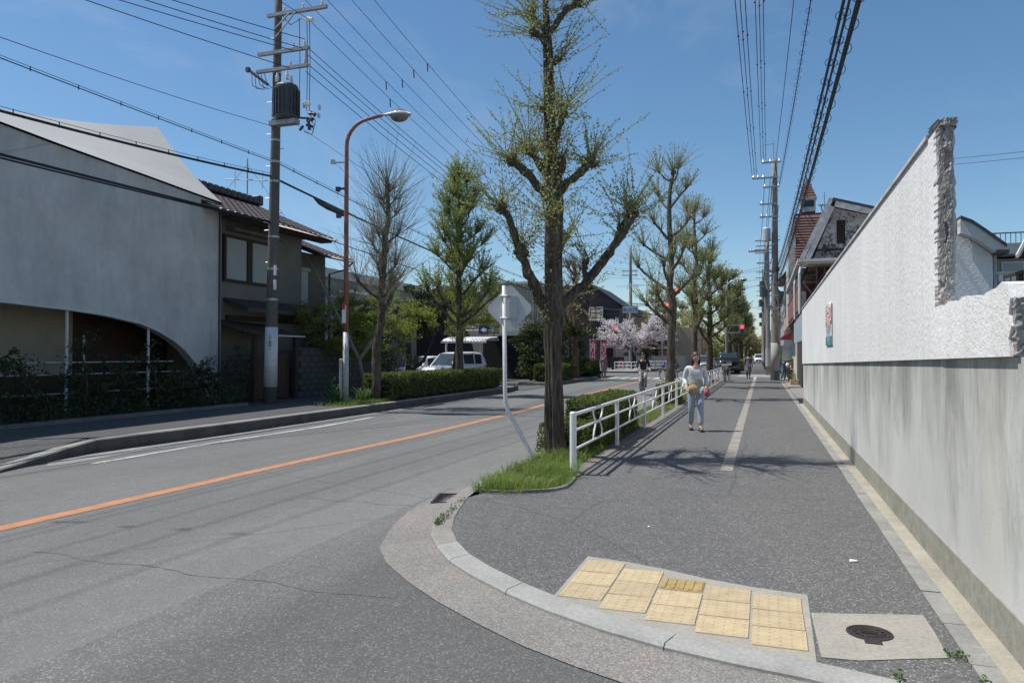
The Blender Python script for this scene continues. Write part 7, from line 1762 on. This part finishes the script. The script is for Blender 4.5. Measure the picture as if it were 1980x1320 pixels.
# ------------------------------------------------------------------ cars
def car(name, label, loc, rz, L, W, H, kind, paint, group='parked cars'):
    """front at -y, local; kind: wagon / hatch / suv"""
    t = thing(name, label, 'car', loc, rz, group)
    if kind == 'wagon': ST = [(-.5, .58, .40, .70), (-.485, .80, .26, .80), (-.44, .90, .20, .88), (-.30, .97, .17, .95), (-.10, 1.0, .17, .985), (.2, 1.0, .17, 1.0), (.42, .97, .18, 1.01), (.485, .92, .22, 1.0), (.5, .82, .30, .93)]; cab = [(-.27, .80, .0), (-.13, .74, .86), (.0, .73, .98), (.25, .72, 1.0), (.42, .70, .95), (.478, .72, .62), (.492, .76, .0)]
    elif kind == 'hatch': ST = [(-.5, .6, .40, .66), (-.49, .86, .26, .74), (-.44, .93, .20, .80), (-.25, .98, .17, .87), (0, 1, .17, .9), (.3, 1, .17, .91), (.46, .96, .2, .9), (.5, .84, .3, .84)]; cab = [(-.20, .80, .0), (-.06, .73, .9), (.1, .72, 1.0), (.28, .70, .97), (.42, .70, .35), (.47, .76, .0)]
    else: ST = [(-.5, .62, .42, .82), (-.485, .84, .30, .94), (-.42, .93, .25, 1.0), (-.25, .98, .24, 1.06), (0, 1, .24, 1.08), (.3, 1, .24, 1.09), (.45, .97, .26, 1.08), (.492, .92, .32, 1.04), (.5, .86, .36, .95)]; cab = [(-.25, .82, .0), (-.12, .75, .86), (.05, .74, 1.0), (.3, .73, .98), (.43, .71, .86), (.475, .74, .38), (.488, .78, .0)]
    hw = W / 2; b = MB(); rings = []
    for y, wf, z0, z1 in ST:
        w_ = hw * wf; ring = [(-w_ * .86, z0), (-w_ * .98, z0 + .10), (-w_, (z0 + z1) / 2), (-w_ * .97, z1 - .10), (-w_ * .86, z1), (0, z1 + .03), (w_ * .86, z1), (w_ * .97, z1 - .10), (w_, (z0 + z1) / 2), (w_ * .98, z0 + .10), (w_ * .86, z0)]
        rings.append([b.vert((x, y * L, z)) for x, z in ring])
    for a, c in zip(rings, rings[1:]):
        for k in range(11): b.face((a[k], a[(k + 1) % 11], c[(k + 1) % 11], c[k]))
    b.face(rings[0]); b.face(rings[-1][::-1]); b.sm = [True] * len(b.f)
    body = b.build('body', paint, t, local=True)
    belt = {'wagon': .97, 'hatch': .87, 'suv': 1.05}[kind]
    c_ = MB(); rr_ = []; hc = H - belt
    for y, wf, f in cab:
        w_ = hw * (wf + .20 * (1 - f)); z = belt - .03 + (hc + .03) * f; e = hw * .86
        rr_.append(([(-e, y * L, belt - .03), (-w_, y * L, z - .05 * f), (-w_ * .86, y * L, z), (w_ * .86, y * L, z), (w_, y * L, z - .05 * f), (e, y * L, belt - .03)]))
    R_ = [[c_.vert(p) for p in r] for r in rr_]
    for a, c in zip(R_, R_[1:]):
        for k in range(5): c_.face((a[k], a[k + 1], c[k + 1], c[k]))
    c_.sm = [True] * len(c_.f); c_.build('cabin', paint, t, local=True)
    # glazing panels standing 4 mm proud of the cabin
    def pane(nm, q, out):
        m_ = MB(); q = [Vector(p) + Vector(out) * .012 for p in q]; m_.poly(q); m_.build(nm, 'car_glass', t, local=True)
    ins = lambda p, q, f: Vector(p).lerp(Vector(q), f)
    for s, idx in ((-1, (0, 1)), (1, (5, 4))):
        segs = [(1, 2), (2, 3), (3, 4)] if kind != 'hatch' else [(1, 2), (2, 3)]
        for a, c in segs:
            A0, A1 = rr_[a][idx[0]], rr_[a][idx[1]]; C0, C1 = rr_[c][idx[0]], rr_[c][idx[1]]
            q = [ins(ins(A0, A1, .14), ins(C0, C1, .14), .06), ins(ins(A0, A1, .14), ins(C0, C1, .14), .94), ins(ins(A0, A1, .9), ins(C0, C1, .9), .94), ins(ins(A0, A1, .9), ins(C0, C1, .9), .06)]
            pane('side_window', q, (s, 0, .2))
    A, C = rr_[0], rr_[1]; q = [ins(A[1], A[4], .06), ins(A[1], A[4], .94), ins(C[2], C[3], .97), ins(C[2], C[3], .03)]; pane('windscreen', q, (0, -1, .7))
    A, C = rr_[-2], rr_[-3]; q = [ins(A[1], A[4], .06), ins(A[1], A[4], .94), ins(C[2], C[3], .97), ins(C[2], C[3], .03)]; pane('rear_window', q, (0, 1, .5))
    zr = .31 if kind != 'suv' else .36
    for sx in (-1, 1):
        for sy_ in (-.32, .31):
            w_ = MB(); w_.lathe((sx * (hw - .11), sy_ * L, zr), [(zr * .62, -.1), (zr * .95, -.1), (zr, -.06), (zr, .06), (zr * .95, .1), (zr * .62, .1)], 20, 'x'); wh = w_.build('wheel', 'black_rubber', t, local=True)
            w_ = MB(); w_.lathe((sx * (hw - .03), sy_ * L, zr), [(zr * .64, -.03), (zr * .60, .035), (zr * .2, .02), (.001, .03)], 14, 'x'); w_.build('rim', 'chrome', wh, local=True)
            w_ = MB(); w_.lathe((sx * (hw - .05), sy_ * L, zr + .02), [(zr * 1.16, -.05), (zr * 1.16, .052), (.01, .052)], 20, 'x'); w_.build('wheel_arch', 'car_plastic', t, local=True)
        for nm, y, z, mm in (('headlight', -.462, belt - .20, 'pale_glass'), ('tail_light', .487, belt - .12, 'tail_red')):
            m_ = MB(); f = -1 if y < 0 else 1
            pts = [(sx * hw * .93, y * L - f * .10, z - .03), (sx * hw * .60, y * L + f * .03, z - .07), (sx * hw * .58, y * L + f * .02, z + .06), (sx * hw * .93, y * L - f * .12, z + .12)]
            m_.prism(pts, (0, f * .04, 0)); m_.build(nm, mm, t, local=True)
        m_ = MB(); m_.ball((sx * (hw + .06), -.19 * L, belt + .06), (.10, .05, .07), 8, 6); m_.build('mirror', paint, t, local=True)
        m_ = MB(); m_.box(sx * hw - .012, -.06 * L, belt - .2, sx * hw + .012, -.02 * L, belt - .16); m_.box(sx * hw - .012, .18 * L, belt - .2, sx * hw + .012, .22 * L, belt - .16); m_.build('door_handle', paint, t, local=True)
    m_ = MB(); m_.box(-hw * .55, -L / 2 - .012, .42, hw * .55, -L / 2 + .06, .60, .02); m_.build('grille', 'car_plastic', t, local=True)
    m_ = MB(); m_.box(-.17, -L / 2 - .022, .44, .17, -L / 2 - .0125, .56); m_.build('front_plate', 'plate_white', t, local=True)
    m_ = MB(); m_.box(-.17, L / 2 - .01, .66, .17, L / 2 + .012, .80); m_.build('rear_plate', 'plate_white', t, local=True)
    m_ = MB(); m_.box(-hw * .86, L / 2 - .12, .32, hw * .86, L / 2 + .03, .52, .03); m_.build('rear_bumper', 'car_plastic' if kind == 'suv' else paint, t, local=True)
    return t
ZC = ZR + .012
car('parked_car', 'white compact wagon parked nose out under the carport', (-16.3, 38.6, ZC), R(-18), 3.95, 1.68, 1.72, 'wagon', 'car_white')
car('parked_car', 'older white hatchback half hidden by the dark tree beside the wagon', (-19.2, 40.8, ZC), R(-24), 3.6, 1.5, 1.48, 'hatch', 'car_white')
car('parked_car', 'dark blue-black four-wheel-drive seen from behind under the far trees', (-2.75, 63.9, -.002), R(187), 4.4, 1.78, 1.68, 'suv', 'car_dark')
car('moving_car', 'silver car on the road beyond the crossing behind the woman', (-5.0, 72, ZR), R(4), 4.2, 1.7, 1.5, 'hatch', 'car_silver', 'cars on the far road')
car('moving_car', 'small white car far down the street by the distant poles', (-.6, 132, 0), 0, 3.6, 1.5, 1.6, 'wagon', 'car_white', 'cars on the far road')
car('parked_car', 'pale car parked beyond the bare tree beside the dark shop', (-16.0, 57.0, ZR), R(80), 4.0, 1.65, 1.6, 'wagon', 'car_silver')

# ------------------------------------------------------------------ bicycles (front at -y)
def bicycle(label, loc, rz, paint='car_plastic', basket=None, group='bicycles'):
    t = thing('bicycle', label, 'bicycle', loc, rz, group); wr = .32
    for nm, y in (('front_wheel', -.53), ('rear_wheel', .53)):
        w_ = MB(); w_.torus((0, y, wr), wr - .018, .018, 24, 6, 'x'); wh = w_.build(nm, 'black_rubber', t, local=True)
        w_ = MB(); w_.torus((0, y, wr), wr - .045, .010, 24, 4, 'x'); w_.build('rim', 'chrome', wh, local=True)
        w_ = MB()
        for k in range(14): a = 2 * math.pi * k / 14; w_.cyl((0, y, wr), (0, y + math.cos(a) * (wr - .05), wr + math.sin(a) * (wr - .05)), .0025, n=3)
        w_.cyl((-.05, y, wr), (.05, y, wr), .022, n=8); w_.build('spokes', 'chrome', wh, local=True)
    f = MB()
    for a, b_, r in (((0, -.40, .78), (0, .10, .28), .019), ((0, -.38, .70), (0, .17, .52), .014), ((0, .10, .28), (0, .24, .80), .017), ((0, .10, .28), (0, .53, .32), .012), ((0, .20, .66), (0, .53, .32), .010)): f.cyl(a, b_, r, n=7)
    f.tube([(0, -.36, .92), (0, -.40, .78), (0, -.48, .50), (0, -.53, .32)], .016, 7); f.build('frame', paint, t, local=True)
    h = MB(); h.tube([(-.27, -.14, .98), (-.25, -.28, 1.0), (0, -.36, .96), (.25, -.28, 1.0), (.27, -.14, .98)], .012, 6); h.build('handlebar', 'chrome', t, local=True)
    s = MB(); s.ball((0, .27, .83), (.08, .13, .035), 10, 6); s.build('saddle', 'black_rubber', t, local=True)
    c = MB(); c.lathe((.03, .10, .28), [(.085, -.008), (.085, .008)], 14, 'x')
    for q in (-1, 1): c.box(.05 * q - .02, .08, .28 - q * .16 - .012, .05 * q + .03, .16, .28 - q * .16 + .012); c.cyl((.05 * q, .10, .28), (.05 * q, .11, .28 - q * .16), .010, n=5)
    c.build('cranks', 'cast_iron', t, local=True)
    m_ = MB()
    for y in (-.53, .53):
        m_.tube([(0, y + math.cos(a) * (wr + .03), wr + math.sin(a) * (wr + .03)) for a in [math.pi * (.12 + .8 * k / 8) for k in range(9)]], .014, 4)
    m_.build('mudguards', paint, t, local=True)
    k_ = MB(); z0, z1 = .68, .90
    for z, e in ((z0, .10), (.79, .125), (z1, .15)): k_.tube([(-e, -.44 - 0, z), (-e, -.44 - e * 2, z), (e, -.44 - e * 2, z), (e, -.44, z), (-e, -.44, z)], .006, 4)
    for x in (-1, -.33, .33, 1): k_.cyl((x * .10, -.64, z0), (x * .15, -.74, z1), .005, n=4); k_.cyl((x * .10, -.44, z0), (x * .15, -.44, z1), .005, n=4)
    k_.box(-.1, -.64, z0 - .006, .1, -.44, z0); k_.build('basket', 'galv_steel', t, local=True)
    r_ = MB(); r_.box(-.07, .40, .72, .07, .72, .735); r_.cyl((-.06, .6, .73), (-.04, .53, .33), .007, n=4); r_.cyl((.06, .6, .73), (.04, .53, .33), .007, n=4); r_.build('carrier', 'galv_steel', t, local=True)
    return t
def bag(label, loc, r, m, rz=0):
    rnd = random.Random(int(loc[0] * 100) % 97); m_ = MB(); m_.ball((0, 0, 0), r, 12, 8, .10, rnd)
    m_.tube([(-r[0] * .5, 0, r[2] * .8), (-r[0] * .3, 0, r[2] * 1.6), (r[0] * .3, 0, r[2] * 1.6), (r[0] * .5, 0, r[2] * .8)], .012, 5)
    o = tag(m_.build('bag', m, smooth=True), label, 'bag'); o.location = loc; o.rotation_euler = (0, 0, rz); return o

# ------------------------------------------------------------------ people
def skin_mesh(name, verts, edges, mats, parent, root=0, sub=2, extra=None, mi=0):
    me = bpy.data.meshes.new('tmp_skin'); me.from_pydata([v[0] for v in verts], edges, [])
    ob = bpy.data.objects.new('tmp_skin', me); col.objects.link(ob)
    sk = ob.modifiers.new('skin', 'SKIN'); sk.use_smooth_shade = True
    for i, v in enumerate(verts):
        r = v[1]; d = me.skin_vertices[0].data[i]; d.radius = r if isinstance(r, tuple) else (r, r); d.use_root = (i == root)
    sb = ob.modifiers.new('sub', 'SUBSURF'); sb.levels = sub; sb.render_levels = sub
    bpy.context.view_layer.update()
    em = bpy.data.meshes.new_from_object(ob.evaluated_get(bpy.context.evaluated_depsgraph_get()))
    bpy.data.objects.remove(ob); bpy.data.meshes.remove(me)
    b = MB(); b.v = [tuple(v.co) for v in em.vertices]; b.f = [tuple(p.vertices) for p in em.polygons]; b.m = [mi] * len(b.f); b.sm = [True] * len(b.f); bpy.data.meshes.remove(em)
    if extra: extra(b)
    return b.build(name, mats, parent, local=True)
def person(label, loc, rz, J, top, legs_m, hairm='hair_dark', sc_=1.0, skirt=None, coat=False, shoes='black_rubber', hair_long=False, collar=None):
    """J: joint name -> position; the figure faces -y"""
    t = thing('person', label, 'person', loc, rz, 'people in the street'); t.scale = (sc_,) * 3
    V = lambda k: Vector(J[k])
    names = ['pelvis', 'waist', 'chest', 'neck', 'head0']; vs = [(V('pelvis'), (.125, .095)), (V('pelvis').lerp(V('chest'), .45), (.105, .08)), (V('chest'), (.125, .09)), (V('neck'), .052), (V('neck').lerp(V('head'), .5), .05)]
    ed = [(0, 1), (1, 2), (2, 3), (3, 4)]; idx = {}
    def add(p, r, par): vs.append((Vector(p), r)); ed.append((par, len(vs) - 1)); return len(vs) - 1
    for s in ('L', 'R'):
        h = add(V('hip' + s), .085, 0); k = add(V('knee' + s), .055, h); a = add(V('ankle' + s), .038, k); f = add(V('toe' + s), .032, a)
        sh = add(V('sho' + s), .052, 2); e = add(V('elb' + s), .038, sh); w_ = add(V('wri' + s), .026, e)
        d = (V('wri' + s) - V('elb' + s)).normalized(); pal = add(V('wri' + s) + d * .05, .030, w_)
        side = d.cross(Vector((0, 0, 1))); side = side.normalized() if side.length > .1 else Vector((0, 1, 0)); curl = side.cross(d).normalized()
        for q, ln in ((-.024, .062), (-.008, .075), (.008, .070), (.024, .055)):
            b0 = add(V('wri' + s) + d * .095 + side * q, .009, pal); b1 = add(V('wri' + s) + d * (.095 + ln * .55) + side * q * 1.15 - curl * .008, .008, b0); add(V('wri' + s) + d * (.095 + ln * .9) + side * q * 1.15 - curl * .026, .007, b1)
        th = add(V('wri' + s) + d * .055 + side * .036, .010, pal); add(V('wri' + s) + d * .09 + side * .052 - curl * .01, .008, th)
    hd, up = V('head'), (V('head') - V('neck')).normalized(); fw = Vector(J.get('face', (0, -1, 0))).normalized(); fw = (fw - up * fw.dot(up)).normalized(); sd_ = fw.cross(up)
    def headmesh(b):
        H = lambda x, y, z: hd + sd_ * x + fw * y + up * z
        n, m = 16, 12; rings = []
        b.smooth = True; b.mi = 0
        for i in range(1, m):
            th = math.pi * i / m; ring = []
            for k in range(n):
                a = 2 * math.pi * k / n; x, y, z = math.cos(a) * math.sin(th) * .074, math.sin(a) * math.sin(th) * .094, math.cos(th) * .112
                if z < 0: x *= 1 - .32 * (-z / .112); y *= 1 - .22 * (-z / .112)
                if y > .05 and abs(x) < .022 and -.05 < z < .02: y += .020 * (1 - abs(x) / .022)        # nose
                if y > .04 and .008 < z < .03 and abs(x) > .015: y -= .005
                ring.append(b.vert(H(x, y, z)))
            rings.append(ring)
        tp, bt_ = b.vert(H(0, 0, .112)), b.vert(H(0, -.01, -.112))
        for a, c in zip(rings, rings[1:]):
            for k in range(n): b.face((a[k], c[k], c[(k + 1) % n], a[(k + 1) % n]))
        for k in range(n): b.face((tp, rings[0][k], rings[0][(k + 1) % n])); b.face((bt_, rings[-1][(k + 1) % n], rings[-1][k]))
        for s in (-1, 1):
            b.ball(H(s * .076, -.005, -.005), (.010, .02, .026), 6, 5)
            b.mi = 1; b.ball(H(s * .030, .083, .010), .0095, 6, 5); b.ball(H(s * .030, .085, .034), (.016, .006, .004), 6, 4); b.mi = 0
        b.mi = 2; b.ball(H(0, .080, -.052), (.022, .010, .006), 8, 5); b.mi = 0
    skin_mesh('body', vs, ed, ['skin', 'eye_dark', 'lip'], t, 0, 2, headmesh)
    # clothing: shirt or coat, trousers or skirt, shoes
    tv = [(V('pelvis') + Vector((0, 0, .02)), (.142, .11)), (V('pelvis').lerp(V('chest'), .5), (.125, .10)), (V('chest'), (.145, .108)), (V('chest').lerp(V('neck'), .75), (.085, .07))]; te = [(0, 1), (1, 2), (2, 3)]
    for s in ('L', 'R'):
        n0 = len(tv); tv += [(V('sho' + s), .066), (V('elb' + s), .052), (V('elb' + s).lerp(V('wri' + s), .85), .042)]; te += [(2, n0), (n0, n0 + 1), (n0 + 1, n0 + 2)]
    skin_mesh('jacket' if coat else 'shirt', tv, te, [top], t, 0, 2)
    if skirt:
        m_ = MB(); p0 = V('pelvis'); n = 18; secs = skirt[1]; rings = []
        for z, rx, ry, off in secs:
            rings.append([m_.vert(p0 + Vector((math.cos(a) * rx * (1 + .05 * math.sin(a * 6)), off + math.sin(a) * ry * (1 + .05 * math.sin(a * 5)), z))) for a in [2 * math.pi * k / n for k in range(n)]])
        for a, c in zip(rings, rings[1:]):
            for k in range(n): m_.face((a[k], a[(k + 1) % n], c[(k + 1) % n], c[k]))
        m_.build('skirt', skirt[0], t, local=True, smooth=True)
    lv = [(V('pelvis') - Vector((0, 0, .01)), (.135, .105))]; le = []
    for s in ('L', 'R'):
        n0 = len(lv); lv += [(V('hip' + s), .098), (V('knee' + s), .072), (V('knee' + s).lerp(V('ankle' + s), .93), .060)]; le += [(0, n0), (n0, n0 + 1), (n0 + 1, n0 + 2)]
    skin_mesh('trousers', lv, le, [legs_m], t, 0, 2)
    for s in ('L', 'R'):
        a, b_ = V('ankle' + s), V('toe' + s); d = (b_ - a); d.z = 0; d = d.normalized(); m_ = MB(); c = a.lerp(b_, .45); 
        q = Matrix.Translation((c.x, c.y, min(a.z, b_.z) - .005)) @ Matrix.Rotation(math.atan2(d.y, d.x), 4, 'Z')
        m_.box(-.125, -.043, -.035, .135, .043, .012, .02, xf=q); m_.box(-.12, -.036, .010, .06, .036, .055, .025, xf=q); m_.build('shoe', shoes, t, local=True, smooth=False)
    m_ = MB(); rnd = random.Random(len(label)); n, m = 16, 9; H = lambda x, y, z: hd + sd_ * x + fw * y + up * z; rings = []
    for i in range(0, m):
        th = math.pi * (.02 + .66 * i / (m - 1)); ring = []
        for k in range(n):
            a = 2 * math.pi * k / n; y = math.sin(a); front = max(0, y); lim = th if front < .25 else min(th, math.pi * (.32 + .2 * (1 - front)))
            e = 1.10 + rnd.uniform(-.015, .02); ring.append(m_.vert(H(math.cos(a) * math.sin(lim) * .078 * e, y * math.sin(lim) * .098 * e - .008, math.cos(lim) * .116 * e)))
        rings.append(ring)
    for a, c in zip(rings, rings[1:]):
        for k in range(n): m_.face((a[k], c[k], c[(k + 1) % n], a[(k + 1) % n]))
    if hair_long:
        m_.ball(H(0, -.07, -.09), (.085, .05, .13), 10, 7, .05, rnd)
        for s in (-1, 1): m_.ball(H(s * .078, -.015, -.06), (.026, .05, .12), 8, 6, .06, rnd)
    m_.build('hair', hairm, t, local=True, smooth=True); return t
def J_walk(st=.20, arm=.16):
    return {'pelvis': (0, 0, .88), 'chest': (0, -.02, 1.20), 'neck': (0, -.025, 1.37), 'head': (0, -.04, 1.50), 'hipL': (.085, 0, .83), 'hipR': (-.085, 0, .83),
            'kneeL': (.085, -st * .75, .46), 'ankleL': (.08, -st, .085), 'toeL': (.085, -st - .14, .045), 'kneeR': (-.085, -.02, .46), 'ankleR': (-.08, st, .10), 'toeR': (-.085, st - .13, .045),
            'shoL': (.165, 0, 1.30), 'shoR': (-.165, 0, 1.30), 'elbL': (.215, arm * .3, 1.04), 'elbR': (-.215, -arm * .1, 1.04), 'wriL': (.225, -arm * .1, .83), 'wriR': (-.225, -arm, .84)}
# woman walking towards us
j = J_walk(.17); j['elbR'] = (-.22, .05, 1.05); j['wriR'] = (-.20, -.14, .92); j['wriL'] = (.20, -.10, .90); j['elbL'] = (.225, .06, 1.05)
person('woman with dark hair in a white and grey top walking towards us on the pavement', (-1.27, 15.4, 0), R(12), j, 'cloth_white', 'cloth_pale_jean', 'hair_brown', sc_=.97, coat=False, hair_long=True,
       skirt=('cloth_greygreen', [(.18, .128, .10, -.01), (.02, .165, .13, 0), (-.06, .175, .14, 0)]))
bag('camel shoulder bag held in front of the walking woman', (-1.30, 15.20, .84), (.115, .05, .085), 'cloth_camel', R(12))
bag('small crimson bag in the hand of the walking woman', (-1.04, 15.25, .76), (.055, .04, .07), 'bag_crimson', R(12))
# cyclist riding towards us
def J_ride(lean=.0):
    return {'pelvis': (0, .24, .92), 'chest': (0, .10, 1.24), 'neck': (0, .04, 1.41), 'head': (0, .0, 1.54), 'hipL': (.09, .22, .89), 'hipR': (-.09, .22, .89), 'kneeL': (.10, -.14, .72), 'ankleL': (.10, .08, .38), 'toeL': (.10, -.04, .34),
            'kneeR': (-.10, -.08, .50), 'ankleR': (-.10, .12, .17), 'toeR': (-.10, .0, .13), 'shoL': (.17, .09, 1.34), 'shoR': (-.17, .09, 1.34), 'elbL': (.24, -.0, 1.12), 'elbR': (-.24, -.0, 1.12), 'wriL': (.26, -.14, 1.03), 'wriR': (-.26, -.14, 1.03)}
bicycle('black bicycle ridden towards us on the near lane beside the hedge', (-4.42, 29.4, ZR), R(6))
person('cyclist in a dark jacket with beige trousers riding towards us on the near lane', (-4.42, 29.4, ZR), R(6), J_ride(), 'cloth_dark', 'cloth_beige', 'hair_black', coat=True)
bicycle('bicycle with a violet bag in its basket crossing left behind the second tree', (-5.15, 46.4, ZR), R(-88))
person('cyclist in grey-brown clothes crossing left, mostly hidden by the second tree', (-5.15, 46.4, ZR), R(-88), J_ride(), 'cloth_mauve', 'cloth_grey', 'hair_dark', coat=True)
bag('violet bag sitting in the basket of the crossing bicycle', (-5.74, 46.42, .84), (.15, .15, .15), 'bag_violet')
person('person in a mauve-grey coat on the road near the red banners', (-9.85, 48.4, ZR), R(20), J_walk(.12), 'cloth_mauve', 'cloth_mauve', 'hair_dark', coat=True, skirt=('cloth_mauve', [(.2, .14, .11, 0), (0, .18, .14, 0), (-.36, .24, .19, 0)]))
person('person in dark grey clothes walking away on the pavement near the right pole', (-.84, 49.2, 0), R(175), J_walk(.13), 'cloth_grey', 'cloth_grey', 'hair_black', sc_=1.0, coat=True, skirt=('cloth_grey', [(.2, .14, .11, 0), (0, .18, .14, 0), (-.40, .21, .17, 0)]))
jb_ = {'pelvis': (0, .10, .90), 'chest': (0, -.22, 1.06), 'neck': (0, -.40, 1.05), 'head': (0, -.53, 1.00), 'face': (0, -.5, -1), 'hipL': (.09, .09, .85), 'hipR': (-.09, .09, .85), 'kneeL': (.13, .02, .46), 'ankleL': (.14, .08, .085), 'toeL': (.16, -.06, .045), 'kneeR': (-.15, .06, .46), 'ankleR': (-.20, .16, .085), 'toeR': (-.21, .02, .045),
       'shoL': (.17, -.28, 1.08), 'shoR': (-.17, -.28, 1.08), 'elbL': (.20, -.36, .82), 'elbR': (-.20, -.36, .82), 'wriL': (.14, -.50, .64), 'wriR': (-.14, -.50, .64)}
person('man in a navy top and blue jeans bending over the plants beside the right pole', (1.22, 45.2, 0), R(74), jb_, 'cloth_navy', 'cloth_denim', 'hair_black', sc_=1.12, coat=True)
bag('small white bag beside the bending man', (1.34, 44.95, .92), (.10, .07, .12), 'sign_white')
bicycle('black bicycle parked against the far end of the guard rail', (-2.02, 43.6, 0), R(6))
bicycle('second black bicycle parked past the first at the rail end', (-1.95, 45.6, 0), R(-10))
